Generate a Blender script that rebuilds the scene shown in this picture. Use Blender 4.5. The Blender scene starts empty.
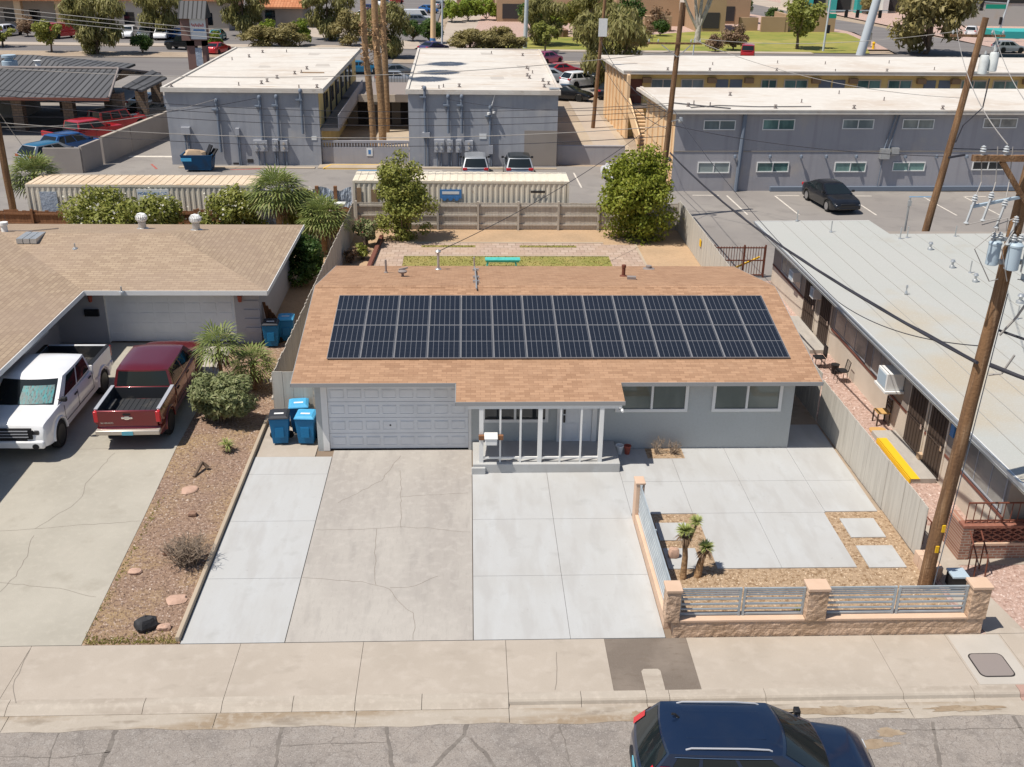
import bpy, math, random
import numpy as np
from mathutils import Vector, Matrix
random.seed(7); RNG = np.random.default_rng(7)
PI = math.pi
scene = bpy.context.scene
COL = scene.collection

# ------------------------------------------------------------------ camera
CAM = Vector((4.466, -29.999, 15.501))
RT = Vector((0.99916514, -0.03852942, 0.01358363))
UP = Vector((0.00306111, 0.40216559, 0.91556183))
FW = Vector((0.04073893, 0.91475588, -0.40194778))
FPX = 1040.0
cd = bpy.data.cameras.new('camera'); cam = bpy.data.objects.new('camera', cd); COL.objects.link(cam)
cam.matrix_world = Matrix(((RT.x, UP.x, -FW.x, CAM.x), (RT.y, UP.y, -FW.y, CAM.y), (RT.z, UP.z, -FW.z, CAM.z), (0, 0, 0, 1)))
cd.sensor_width = 36.0; cd.lens = 36.0 * FPX / 1024.0; cd.clip_end = 3000; cd.clip_start = 0.1
scene.camera = cam

def at(px, py, z=0.0):
    """surveyed spot: where the photograph's sight line meets the height z"""
    d = RT * ((px - 512) / FPX) - UP * ((py - 383.5) / FPX) + FW
    return CAM + d * ((z - CAM.z) / d.z)

# ------------------------------------------------------------------ light
SUND = Vector((0.47, 0.20, -1.0)).normalized()
w = bpy.data.worlds.new('World'); scene.world = w; w.use_nodes = True
nt = w.node_tree; bg = nt.nodes['Background']
sky = nt.nodes.new('ShaderNodeTexSky'); sky.sky_type = 'NISHITA'; sky.sun_disc = False
sky.sun_elevation = math.asin(-SUND.z); sky.sun_rotation = math.atan2(-SUND.x, -SUND.y)
sky.air_density = 1.0; sky.dust_density = 1.2; sky.ozone_density = 1.0; sky.altitude = 600
nt.links.new(sky.outputs[0], bg.inputs[0]); bg.inputs[1].default_value = 0.085
sl = bpy.data.lights.new('sun', 'SUN'); sl.energy = 4.5; sl.angle = math.radians(0.53); sl.color = (1.0, 0.94, 0.85)
so = bpy.data.objects.new('sun', sl); COL.objects.link(so)
so.rotation_euler = SUND.to_track_quat('-Z', 'Y').to_euler(); so.location = (-20, -10, 40)
vs = scene.view_settings; vs.view_transform = 'Standard'; vs.look = 'None'; vs.exposure = 0.21; vs.gamma = 1.0
scene.cycles.use_denoising = True
scene.cycles.max_bounces = 6; scene.cycles.diffuse_bounces = 3; scene.cycles.glossy_bounces = 3
scene.cycles.transparent_max_bounces = 8

# ------------------------------------------------------------------ materials
MATS = {}
def lin(c):
    if isinstance(c, str):
        c = c.lstrip('#'); v = [int(c[i:i + 2], 16) / 255 for i in (0, 2, 4)]
        return tuple(((x / 12.92) if x <= 0.04045 else ((x + 0.055) / 1.055) ** 2.4) for x in v) + (1,)
    return tuple(c)[:3] + (1,)

class NT:
    def __init__(s, name):
        s.m = bpy.data.materials.new(name); s.m.use_nodes = True; s.t = s.m.node_tree
        s.p = s.t.nodes['Principled BSDF']; MATS[name] = s.m; s._co = None
    def n(s, typ, **kw):
        x = s.t.nodes.new(typ)
        for k, v in kw.items():
            if k in x.inputs: x.inputs[k].default_value = v
            else: setattr(x, k, v)
        return x
    def l(s, a, b): s.t.links.new(a, b)
    def co(s, rot=None, scale=None):
        if s._co is None: s._co = s.n('ShaderNodeTexCoord').outputs['Object']
        if rot is None and scale is None: return s._co
        mp = s.n('ShaderNodeMapping'); s.l(s._co, mp.inputs[0])
        if rot: mp.inputs['Rotation'].default_value = rot
        if scale: mp.inputs['Scale'].default_value = scale
        return mp.outputs[0]
    def ramp(s, src, lo, hi):
        r = s.n('ShaderNodeMapRange'); r.inputs[1].default_value = lo; r.inputs[2].default_value = hi
        s.l(src, r.inputs[0]); return r.outputs[0]
    def mix(s, fac, a, b, mode='MIX'):
        x = s.n('ShaderNodeMix', data_type='RGBA', blend_type=mode)
        for i, v in ((0, fac), (6, a), (7, b)):
            if hasattr(v, 'is_output') or isinstance(v, bpy.types.NodeSocket): s.l(v, x.inputs[i])
            else: x.inputs[i].default_value = v
        return x.outputs[2]
    def mul(s, a, k):
        x = s.n('ShaderNodeMath', operation='MULTIPLY'); s.l(a, x.inputs[0])
        if isinstance(k, bpy.types.NodeSocket): s.l(k, x.inputs[1])
        else: x.inputs[1].default_value = k
        return x.outputs[0]
    def noise(s, scale, detail=4, stretch=None, rough=0.55, dist=0.0, rot=None):
        x = s.n('ShaderNodeTexNoise'); x.inputs['Scale'].default_value = scale; x.inputs['Detail'].default_value = detail
        x.inputs['Roughness'].default_value = rough; x.inputs['Distortion'].default_value = dist
        s.l(s.co(rot=rot, scale=stretch), x.inputs['Vector']); return x.outputs['Fac']
    def bump(s, h, strength, dist=0.02):
        b = s.n('ShaderNodeBump'); b.inputs['Strength'].default_value = strength; b.inputs['Distance'].default_value = dist
        s.l(h, b.inputs['Height']); s.l(b.outputs[0], s.p.inputs['Normal'])

def nmat(name, col, rough=0.85, layers=(), bump=None, metal=0.0, spec=0.3, cracks=None, coat=0.0):
    """layers: (noise scale, colour, lo, hi, strength, stretch)"""
    N = NT(name); c = lin(col); out = None
    for L in layers:
        sc, cc, lo, hi, st = L[:5]; stretch = L[5] if len(L) > 5 else None
        f = N.mul(N.ramp(N.noise(sc, 5, stretch), lo, hi), st)
        out = N.mix(f, out if out is not None else c, lin(cc))
    for ck in (cracks or ()):
        sc, wd, cc, st = ck
        v = N.n('ShaderNodeTexVoronoi', feature='DISTANCE_TO_EDGE'); v.inputs['Scale'].default_value = sc
        nz = N.n('ShaderNodeTexNoise'); nz.inputs['Scale'].default_value = 1.3; nz.inputs['Detail'].default_value = 5
        N.l(N.co(), nz.inputs['Vector'])
        va = N.n('ShaderNodeVectorMath', operation='SCALE'); N.l(nz.outputs['Color'], va.inputs[0]); va.inputs['Scale'].default_value = 0.9
        vb = N.n('ShaderNodeVectorMath', operation='ADD'); N.l(N.co(), vb.inputs[0]); N.l(va.outputs[0], vb.inputs[1])
        N.l(vb.outputs[0], v.inputs['Vector'])
        f = N.mul(N.ramp(v.outputs['Distance'], wd, wd * 0.35), st)
        out = N.mix(f, out if out is not None else c, lin(cc))
    if out is None: N.p.inputs['Base Color'].default_value = c
    else: N.l(out, N.p.inputs['Base Color'])
    N.p.inputs['Roughness'].default_value = rough; N.p.inputs['Metallic'].default_value = metal
    N.p.inputs['Specular IOR Level'].default_value = spec; N.p.inputs['Coat Weight'].default_value = coat
    if bump: N.bump(N.noise(bump[0], 6), bump[1], bump[2] if len(bump) > 2 else 0.02)
    return N.m

def brickmat(name, c1, c2, mortar, bw, bh, ms=0.01, rot=None, rough=0.9, offset=0.5, bias=0.0, patch=None, bumpk=0.25, spec=0.2, smooth=0.1):
    N = NT(name)
    b = N.n('ShaderNodeTexBrick'); b.offset = offset; b.squash = 1.0
    b.inputs['Scale'].default_value = 1.0; b.inputs['Brick Width'].default_value = bw; b.inputs['Row Height'].default_value = bh
    b.inputs['Mortar Size'].default_value = ms; b.inputs['Mortar Smooth'].default_value = smooth; b.inputs['Bias'].default_value = bias
    b.inputs['Color1'].default_value = lin(c1); b.inputs['Color2'].default_value = lin(c2); b.inputs['Mortar'].default_value = lin(mortar)
    N.l(N.co(rot=rot), b.inputs['Vector'])
    out = b.outputs['Color']
    if patch:
        for (sc, cc, lo, hi, st) in patch:
            out = N.mix(N.mul(N.ramp(N.noise(sc, 4), lo, hi), st), out, lin(cc))
    g = N.noise(14, 3); out = N.mix(N.mul(g, 0.22), out, lin(mortar))
    N.l(out, N.p.inputs['Base Color']); N.p.inputs['Roughness'].default_value = rough; N.p.inputs['Specular IOR Level'].default_value = spec
    if bumpk:
        bp = N.n('ShaderNodeBump'); bp.inputs['Strength'].default_value = bumpk; bp.inputs['Distance'].default_value = 0.015
        bp.invert = True
        N.l(b.outputs['Fac'], bp.inputs['Height']); N.l(bp.outputs[0], N.p.inputs['Normal'])
    return N.m

def leafmat(name, c1, c2, c3=None, trans=0.32):
    N = NT(name)
    g = N.n('ShaderNodeNewGeometry'); r = g.outputs['Random Per Island']
    out = N.mix(r, lin(c1), lin(c2))
    if c3: out = N.mix(N.ramp(r, 0.86, 0.9), out, lin(c3))
    big = N.noise(0.9, 2); out = N.mix(N.mul(N.ramp(big, 0.42, 0.62), 0.35), out, lin(c2))
    N.l(out, N.p.inputs['Base Color']); N.p.inputs['Roughness'].default_value = 0.55; N.p.inputs['Specular IOR Level'].default_value = 0.3
    tr = N.n('ShaderNodeBsdfTranslucent'); N.l(out, tr.inputs['Color'])
    mx = N.n('ShaderNodeMixShader'); mx.inputs[0].default_value = trans
    N.l(N.p.outputs[0], mx.inputs[1]); N.l(tr.outputs[0], mx.inputs[2])
    N.l(mx.outputs[0], N.t.nodes['Material Output'].inputs['Surface'])
    return N.m

def paint(name, col, metal=0.35, rough=0.3):
    N = NT(name); N.p.inputs['Roughness'].default_value = rough
    c = lin(col); d = tuple(x * 0.75 + 0.02 for x in c[:3]) + (1,)
    N.l(N.mix(N.mul(N.ramp(N.noise(2.2, 5), 0.45, 0.75), 0.35), c, d), N.p.inputs['Base Color'])
    N.p.inputs['Metallic'].default_value = metal; N.p.inputs['Coat Weight'].default_value = 0.8; N.p.inputs['Coat Roughness'].default_value = 0.06
    return N.m

def glassmat(name, col, rough=0.06, var=None, spec=0.7):
    N = NT(name); N.p.inputs['Base Color'].default_value = lin(col); N.p.inputs['Roughness'].default_value = rough
    N.p.inputs['Specular IOR Level'].default_value = spec; N.p.inputs['IOR'].default_value = 1.5
    if var:
        N.l(N.mix(N.ramp(N.noise(var[1], 3, var[2] if len(var) > 2 else None), 0.42, 0.6), lin(col), lin(var[0])), N.p.inputs['Base Color'])
    return N.m

M = MATS
# ground and paving
nmat('dirt', (0.33, 0.255, 0.185), 0.95, [(0.25, (0.40, 0.32, 0.24), .4, .65, .8), (3.5, (0.22, 0.165, 0.115), .5, .75, .6), (40, (0.5, 0.42, 0.34), .55, .75, .5)], (60, 0.5))
nmat('yard dirt', (0.47, 0.32, 0.195), 0.95, [(0.5, (0.38, 0.265, 0.165), .4, .65, .8), (5, (0.33, 0.22, 0.13), .5, .75, .6), (26, (0.62, 0.47, 0.33), .55, .75, .6)], (50, 0.6))
nmat('gravel brown', (0.285, 0.19, 0.135), 0.95, [(0.5, (0.36, 0.25, 0.13), .45, .62, .8), (9, (0.15, 0.095, 0.07), .5, .62, .85), (13, (0.50, 0.38, 0.31), .56, .66, .85)], (30, 0.9, 0.04))
nmat('gravel tan', (0.40, 0.285, 0.185), 0.95, [(9, (0.20, 0.12, 0.06), .5, .62, .85), (12, (0.62, 0.46, 0.31), .56, .66, .85)], (26, 0.9, 0.04))
nmat('gravel pink', (0.47, 0.33, 0.275), 0.95, [(8, (0.30, 0.19, 0.15), .5, .62, .8), (11, (0.66, 0.52, 0.46), .55, .66, .85)], (24, 0.9, 0.04))
nmat('new concrete', (0.45, 0.452, 0.445), 0.85, [(0.35, (0.41, 0.40, 0.38), .42, .68, .7), (2.2, (0.475, 0.485, 0.485), .5, .7, .6, (1, .25, 1)), (1.1, (0.33, 0.325, 0.31), .60, .74, .5), (0.8, (0.385, 0.375, 0.36), .50, .64, .55, (2.5, .6, 1)), (7, (0.30, 0.29, 0.275), .66, .74, .5), (30, (0.39, 0.39, 0.385), .5, .7, .3)], (70, 0.15))
nmat('old concrete', (0.43, 0.40, 0.36), 0.9, [(0.28, (0.345, 0.315, 0.285), .40, .62, .85, (1.3, .6, 1)), (1.2, (0.26, 0.24, 0.22), .52, .76, .5, (2.4, .5, 1)), (5, (0.29, 0.265, 0.24), .55, .75, .45, (3, .5, 1)), (4, (0.46, 0.425, 0.385), .5, .72, .6), (35, (0.32, 0.295, 0.27), .5, .7, .4)], (60, 0.2))
nmat('neighbour concrete', (0.42, 0.39, 0.33), 0.9, [(0.3, (0.33, 0.305, 0.255), .4, .66, .9), (0.9, (0.29, 0.26, 0.21), .58, .75, .6), (5, (0.45, 0.415, 0.35), .5, .72, .5), (35, (0.33, 0.30, 0.25), .5, .7, .4)], (60, 0.2))
nmat('sidewalk', (0.425, 0.37, 0.31), 0.9, [(0.5, (0.37, 0.32, 0.265), .42, .66, .8), (2.5, (0.47, 0.415, 0.355), .5, .7, .6), (1.0, (0.29, 0.25, 0.205), .58, .76, .6, (1, 1.8, 1)), (40, (0.33, 0.28, 0.23), .5, .7, .4)], (70, 0.18))
nmat('kerb', (0.42, 0.37, 0.31), 0.9, [(1.0, (0.33, 0.28, 0.23), .45, .68, .85, (.5, 3, 3)), (6, (0.52, 0.46, 0.39), .5, .7, .5), (40, (0.36, 0.31, 0.26), .5, .7, .4)], (60, 0.25))
nmat('gutter', (0.40, 0.35, 0.29), 0.9, [(0.5, (0.27, 0.20, 0.13), .47, .60, .9, (.5, 2.5, 1)), (1.7, (0.22, 0.18, 0.14), .55, .68, .7, (.5, 2, 1)), (6, (0.47, 0.42, 0.36), .5, .7, .5), (40, (0.33, 0.285, 0.235), .5, .7, .4)], (60, 0.25))
nmat('asphalt near', (0.26, 0.23, 0.205), 0.92, [(0.35, (0.325, 0.285, 0.25), .42, .62, .9), (1.6, (0.185, 0.165, 0.15), .5, .70, .7), (5, (0.34, 0.31, 0.28), .52, .68, .55), (9, (0.17, 0.15, 0.135), .56, .70, .6), (28, (0.38, 0.345, 0.315), .54, .66, .7), (38, (0.12, 0.105, 0.095), .56, .68, .7)], (60, 0.6), cracks=[(0.7, 0.007, (0.15, 0.13, 0.115), .55), (2.4, 0.016, (0.18, 0.155, 0.135), .45)])
nmat('asphalt patch', (0.165, 0.135, 0.11), 0.9, [(0.9, (0.235, 0.195, 0.16), .42, .66, .8), (3, (0.135, 0.105, 0.08), .55, .72, .6, (1, 2.5, 1)), (50, (0.25, 0.21, 0.175), .5, .7, .5)], (80, 0.3))
nmat('asphalt lot', (0.235, 0.215, 0.20), 0.92, [(0.15, (0.29, 0.265, 0.24), .4, .66, .9), (0.7, (0.17, 0.155, 0.145), .52, .74, .6), (12, (0.26, 0.24, 0.22), .5, .7, .4)], (50, 0.25))
nmat('asphalt road', (0.165, 0.15, 0.145), 0.92, [(0.1, (0.205, 0.19, 0.18), .4, .66, .9, (.3, 3, 1)), (0.6, (0.13, 0.12, 0.115), .52, .74, .6, (.2, 3, 1))])
nmat('far paving', (0.44, 0.37, 0.30), 0.9, [(0.2, (0.36, 0.30, 0.25), .42, .66, .8)])
nmat('courtyard', (0.44, 0.36, 0.27), 0.9, [(0.5, (0.36, 0.29, 0.215), .42, .66, .8)])
nmat('red kerb far', (0.45, 0.13, 0.09), 0.9, [(3, (0.42, 0.28, 0.22), .5, .7, .6)])
nmat('pale panel', (0.46, 0.425, 0.38), 0.9, [(1.2, (0.41, 0.375, 0.33), .42, .66, .6)], (60, .2))
nmat('red kerb', (0.40, 0.26, 0.215), 0.9, [(3, (0.42, 0.28, 0.22), .5, .7, .6)])
nmat('red paint', (0.36, 0.10, 0.08), 0.9, [(6, (0.4, 0.3, 0.25), .5, .65, .7)])
nmat('joint', (0.22, 0.165, 0.12), 1.0)
nmat('tar', (0.165, 0.145, 0.128), 0.9, [(5, (0.22, 0.195, 0.17), .45, .65, .8)])
nmat('gutter dirt', (0.29, 0.22, 0.15), 0.95, [(3, (0.38, 0.31, 0.23), .45, .65, .8), (12, (0.18, 0.13, 0.08), .5, .68, .6)])
nmat('crack', (0.235, 0.205, 0.175), 1.0)
nmat('marking', (0.62, 0.57, 0.50), 0.9, [(3, (0.35, 0.32, 0.29), .5, .7, .7)])
nmat('marking blue', (0.10, 0.24, 0.40), 0.9, [(3, (0.25, 0.27, 0.30), .5, .7, .5)])
nmat('yellow paint', (0.78, 0.47, 0.02), 0.75, [(3, (0.7, 0.40, 0.03), .5, .7, .4)])
nmat('grass', (0.31, 0.26, 0.09), 0.95, [(0.6, (0.24, 0.235, 0.06), .42, .6, .9), (2.5, (0.38, 0.30, 0.10), .5, .68, .7), (30, (0.12, 0.14, 0.03), .5, .7, .5)], (50, 0.6))
nmat('park grass', (0.24, 0.235, 0.05), 0.95, [(0.08, (0.36, 0.30, 0.09), .42, .62, .8), (0.3, (0.15, 0.19, 0.035), .48, .66, .8)])
brickmat('pavers', (0.40, 0.29, 0.23), (0.50, 0.39, 0.315), (0.29, 0.215, 0.165), 0.42, 0.42, 0.022, patch=[(0.5, (0.50, 0.36, 0.26), .45, .65, .6)])
# roofing
brickmat('shingles main', (0.45, 0.273, 0.168), (0.295, 0.168, 0.10), (0.24, 0.14, 0.085), 0.30, 0.125, 0.006, bias=-0.1, patch=[(0.35, (0.40, 0.25, 0.155), .42, .7, .5), (2.6, (0.46, 0.295, 0.19), .54, .72, .45), (1.1, (0.30, 0.18, 0.11), .58, .74, .4)])
brickmat('shingles neighbour', (0.42, 0.32, 0.225), (0.32, 0.235, 0.165), (0.22, 0.16, 0.115), 0.34, 0.16, 0.010, bias=-0.1, patch=[(0.3, (0.345, 0.26, 0.20), .42, .68, .6)])
brickmat('shingles neighbour side', (0.42, 0.32, 0.225), (0.32, 0.235, 0.165), (0.22, 0.16, 0.115), 0.34, 0.16, 0.010, rot=(0, 0, PI / 2), bias=-0.1, patch=[(0.3, (0.345, 0.26, 0.20), .42, .68, .6)])
nmat('white roof', (0.60, 0.56, 0.505), 0.85, [(0.16, (0.53, 0.46, 0.39), .48, .66, .8), (0.4, (0.46, 0.36, 0.27), .57, .72, .75, (.6, 2.2, 1)), (1.4, (0.67, 0.635, 0.58), .5, .7, .6), (3, (0.42, 0.36, 0.30), .62, .72, .6, (.5, 3, 1))], (8, 0.25))
nmat('grey roof', (0.41, 0.41, 0.385), 0.85, [(0.25, (0.39, 0.40, 0.375), .42, .66, .8), (0.16, (0.42, 0.35, 0.25), .55, .68, .7), (0.5, (0.36, 0.32, 0.26), .62, .72, .3), (20, (0.50, 0.515, 0.49), .5, .7, .4)], (15, 0.15))
nmat('roof seam', (0.32, 0.31, 0.285), 0.9)
brickmat('dark tile', (0.105, 0.105, 0.11), (0.135, 0.135, 0.14), (0.03, 0.03, 0.03), 0.5, 60.0, 0.07, offset=0.0, rough=0.7, bumpk=0.6)
brickmat('orange tile', (0.48, 0.19, 0.09), (0.58, 0.27, 0.14), (0.28, 0.10, 0.05), 0.5, 0.7, 0.03, offset=0.0, bumpk=0.5)
# walls
nmat('house stucco', (0.45, 0.47, 0.465), 0.92, [(0.8, (0.43, 0.445, 0.435), .42, .66, .6), (14, (0.40, 0.415, 0.405), .45, .7, .5)], (45, 0.5))
nmat('garage post', (0.46, 0.455, 0.43), 0.85)
nmat('white paint', (0.74, 0.735, 0.715), 0.6, [(3, (0.68, 0.67, 0.65), .5, .7, .5)])
nmat('door white', (0.74, 0.755, 0.77), 0.5, [(1.2, (0.62, 0.635, 0.65), .45, .7, .6)])
nmat('fascia grey', (0.30, 0.30, 0.30), 0.7)
nmat('neighbour wall', (0.43, 0.42, 0.43), 0.92, [(1, (0.39, 0.38, 0.39), .42, .66, .6)], (40, 0.4))
nmat('grey block', (0.355, 0.365, 0.395), 0.93, [(0.35, (0.30, 0.31, 0.335), .42, .66, .8), (1.2, (0.40, 0.405, 0.42), .5, .7, .6), (1.0, (0.285, 0.295, 0.325), .50, .66, .7, (2.5, 1, .12)), (0.5, (0.27, 0.28, 0.31), .58, .70, .6, (1, 1, .6)), (0.4, (0.45, 0.43, 0.41), .62, .75, .6)], (20, 0.3))
nmat('mauve block', (0.365, 0.355, 0.375), 0.93, [(0.3, (0.315, 0.31, 0.33), .42, .66, .8), (1.2, (0.40, 0.39, 0.40), .5, .7, .5), (1.0, (0.30, 0.29, 0.31), .50, .66, .65, (2.5, 1, .12)), (0.4, (0.45, 0.40, 0.36), .58, .72, .65)], (20, 0.3))
nmat('orange stucco', (0.78, 0.55, 0.33), 0.92, [(0.5, (0.70, 0.48, 0.28), .42, .66, .7)])
nmat('yellow stucco', (0.78, 0.58, 0.25), 0.92, [(0.5, (0.64, 0.46, 0.18), .42, .66, .7)])
nmat('cream stucco', (0.62, 0.545, 0.46), 0.92, [(0.6, (0.50, 0.43, 0.35), .42, .66, .7)], (30, 0.3))
nmat('brown stucco', (0.21, 0.125, 0.105), 0.92)
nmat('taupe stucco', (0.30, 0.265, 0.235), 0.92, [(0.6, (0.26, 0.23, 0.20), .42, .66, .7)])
nmat('tan stucco', (0.42, 0.29, 0.18), 0.92, [(0.2, (0.37, 0.25, 0.15), .42, .66, .7)])
nmat('pale stucco', (0.60, 0.52, 0.43), 0.92, [(0.2, (0.53, 0.45, 0.37), .42, .66, .7)])
nmat('dark recess', (0.05, 0.045, 0.045), 0.9)
nmat('brown trim', (0.18, 0.07, 0.05), 0.7)
nmat('block tan', (0.60, 0.43, 0.31), 0.95, [(1.2, (0.43, 0.29, 0.185), .42, .66, .8), (5, (0.36, 0.235, 0.15), .52, .72, .7), (14, (0.58, 0.42, 0.30), .5, .7, .5)], (9, 1.0, 0.08))
nmat('block cap', (0.62, 0.44, 0.32), 0.9, [(2, (0.56, 0.39, 0.275), .42, .66, .7)], (30, 0.3))
brickmat('red brick', (0.27, 0.11, 0.07), (0.38, 0.19, 0.13), (0.42, 0.35, 0.29), 0.22, 0.085, 0.012, rot=(PI / 2, 0, 0))
nmat('red brick screen', (0.27, 0.11, 0.075), 0.9, [(5, (0.36, 0.17, 0.12), .45, .65, .7)])
brickmat('stone veneer', (0.30, 0.21, 0.15), (0.20, 0.15, 0.12), (0.12, 0.10, 0.08), 0.4, 0.2, 0.02, rot=(PI / 2, 0, 0))
nmat('block wall grey', (0.34, 0.30, 0.27), 0.93, [(0.6, (0.29, 0.255, 0.23), .42, .66, .7)])
# timber
nmat('fence grey wood', (0.50, 0.455, 0.395), 0.92, [(1.6, (0.40, 0.36, 0.31), .42, .66, .9, (6, 6, .4)), (7, (0.50, 0.455, 0.40), .52, .72, .6, (3, 3, .3))], (30, 0.3))
nmat('fence pale board', (0.52, 0.485, 0.425), 0.9, [(1.4, (0.43, 0.40, 0.35), .42, .66, .8, (5, 5, .4))], (30, 0.25))
nmat('fence brown wood', (0.25, 0.12, 0.06), 0.92, [(2, (0.17, 0.08, 0.04), .42, .66, .9, (6, 6, .4))])
nmat('pole wood', (0.225, 0.125, 0.062), 0.92, [(1.5, (0.13, 0.072, 0.04), .42, .60, .95, (4, 4, .3)), (5, (0.36, 0.235, 0.14), .52, .70, .7, (4, 4, .2)), (2, (0.09, 0.055, 0.035), .64, .72, .9, (5, 5, .12))], (14, 0.6, 0.04))
nmat('wood seat', (0.55, 0.33, 0.12), 0.7)
nmat('turquoise paint', (0.10, 0.53, 0.47), 0.55, [(4, (0.05, 0.40, 0.35), .45, .65, .6)])
nmat('trunk bark', (0.17, 0.12, 0.085), 0.95, [(6, (0.10, 0.07, 0.05), .45, .65, .8)])
nmat('palm bark', (0.36, 0.225, 0.12), 0.95, [(3, (0.22, 0.13, 0.07), .45, .65, .8, (1, 1, 3)), (10, (0.45, 0.31, 0.18), .52, .7, .5)], (8, 1.0, 0.06))
nmat('white bark', (0.48, 0.44, 0.40), 0.95, [(3, (0.30, 0.26, 0.23), .45, .65, .8)])
# metal, plastic, rubber
nmat('metal grey', (0.42, 0.47, 0.50), 0.5, [(2, (0.29, 0.335, 0.37), .45, .65, .6)], metal=0.2)
nmat('galvanised', (0.52, 0.53, 0.53), 0.4, [(5, (0.42, 0.43, 0.43), .45, .65, .7)], metal=0.6)
nmat('transformer grey', (0.66, 0.69, 0.68), 0.5, [(3, (0.47, 0.50, 0.50), .45, .65, .6)])
nmat('transformer blue', (0.40, 0.49, 0.56), 0.5)
nmat('pole steel', (0.50, 0.54, 0.57), 0.5)
nmat('conduit', (0.16, 0.19, 0.24), 0.7)
nmat('meter box', (0.36, 0.37, 0.40), 0.6)
nmat('dark metal', (0.05, 0.045, 0.045), 0.5, metal=0.3)
nmat('rust iron', (0.16, 0.055, 0.035), 0.75)
nmat('iron brown', (0.07, 0.05, 0.04), 0.7)
nmat('ceramic', (0.42, 0.44, 0.45), 0.25, spec=0.6)
nmat('cable', (0.035, 0.035, 0.045), 0.7)
nmat('cable pale', (0.34, 0.32, 0.30), 0.6)
nmat('bin blue', (0.008, 0.15, 0.33), 0.5, [(2, (0.015, 0.11, 0.24), .45, .65, .6)])
nmat('bin lid blue', (0.07, 0.36, 0.62), 0.5, [(3, (0.10, 0.42, 0.68), .45, .65, .6)])
nmat('bin lid black', (0.035, 0.037, 0.045), 0.5)
nmat('sticker white', (0.75, 0.75, 0.74), 0.5)
nmat('sign white', (0.72, 0.73, 0.72), 0.6, [(2, (0.62, 0.63, 0.63), .5, .7, .5)])
nmat('sign blue', (0.07, 0.21, 0.46), 0.6)
nmat('sign green', (0.01, 0.30, 0.20), 0.5)
nmat('sign teal', (0.05, 0.38, 0.36), 0.6)
nmat('sign red', (0.55, 0.07, 0.06), 0.6)
nmat('container cream', (0.68, 0.625, 0.52), 0.7, [(0.5, (0.64, 0.57, 0.46), .45, .66, .8), (2, (0.42, 0.30, 0.20), .64, .74, .6)])
nmat('container top', (0.63, 0.50, 0.36), 0.75, [(0.5, (0.55, 0.40, 0.26), .45, .66, .8), (3, (0.70, 0.60, 0.47), .5, .7, .5)])
nmat('container white top', (0.70, 0.63, 0.51), 0.75, [(0.6, (0.64, 0.55, 0.42), .45, .66, .7)])
nmat('tarp blue grey', (0.38, 0.43, 0.50), 0.8, [(1.5, (0.28, 0.33, 0.40), .45, .62, .8), (4, (0.48, 0.52, 0.57), .5, .7, .5)], (6, 0.6, 0.06))
nmat('tyre', (0.018, 0.018, 0.018), 0.85)
nmat('rim', (0.45, 0.45, 0.46), 0.3, metal=0.8)
nmat('rim dark', (0.03, 0.03, 0.032), 0.4, metal=0.5)
nmat('trim black', (0.018, 0.018, 0.02), 0.5)
nmat('chrome', (0.66, 0.66, 0.66), 0.16, metal=1.0)
nmat('bumper pale', (0.50, 0.45, 0.39), 0.35, metal=0.4)
nmat('bed liner', (0.03, 0.032, 0.036), 0.7, [(2, (0.15, 0.13, 0.11), .55, .75, .8)])
nmat('tail red', (0.50, 0.012, 0.02), 0.2, spec=0.6)
nmat('lamp clear', (0.62, 0.64, 0.66), 0.12, spec=0.8)
nmat('lamp smoked', (0.06, 0.055, 0.05), 0.15, spec=0.8)
nmat('plate', (0.12, 0.38, 0.48), 0.5)
nmat('rock dark', (0.035, 0.035, 0.038), 0.8, [(4, (0.065, 0.065, 0.07), .45, .65, .6)], (8, 0.7, 0.04))
nmat('rock pink', (0.50, 0.33, 0.25), 0.9, [(4, (0.40, 0.26, 0.19), .45, .65, .7)], (10, 0.6, 0.04))
nmat('rock brown', (0.28, 0.17, 0.12), 0.9, [(4, (0.2, 0.12, 0.08), .45, .65, .7)], (10, 0.6, 0.04))
nmat('dry stems', (0.26, 0.20, 0.15), 0.95)
nmat('terracotta', (0.36, 0.09, 0.06), 0.7)
nmat('cardboard', (0.50, 0.36, 0.24), 0.9)
nmat('stain brown', (0.30, 0.20, 0.12), 0.95)
nmat('tan window blind', (0.42, 0.38, 0.33), 0.4, spec=0.6)
nmat('bird grey', (0.25, 0.215, 0.20), 0.8)
glassmat('house glass', (0.04, 0.065, 0.062), 0.05, ((0.14, 0.165, 0.15), 0.6, (1, 1, .3)))
glassmat('green glass', (0.06, 0.13, 0.125), 0.12, ((0.17, 0.30, 0.275), 0.8, (1, 1, .4)))
glassmat('teal glass', (0.15, 0.19, 0.195), 0.12, ((0.27, 0.32, 0.315), 0.8, (1, 1, .4)))
glassmat('dark glass', (0.012, 0.016, 0.02), 0.05)
glassmat('car glass', (0.012, 0.017, 0.019), 0.04, spec=0.45)
nmat('dumpster blue', (0.008, 0.075, 0.18), 0.6, [(2, (0.02, 0.05, 0.10), .45, .65, .8)])
nmat('roof line', (0.47, 0.43, 0.385), 0.9)
glassmat('blind glass', (0.30, 0.30, 0.28), 0.2, ((0.15, 0.16, 0.16), 1.2, (1, .5, 1)))
nmat('painted_reflection', (0.12, 0.17, 0.17), 0.3, [(5, (0.05, 0.26, 0.27), .45, .58, .9, (1, 3.5, .4)), (9, (0.02, 0.03, 0.03), .56, .66, .9, (1, 2.5, .4))], metal=0.0)  # teal and dark streaks imitating a reflection in windshield glass
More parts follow.
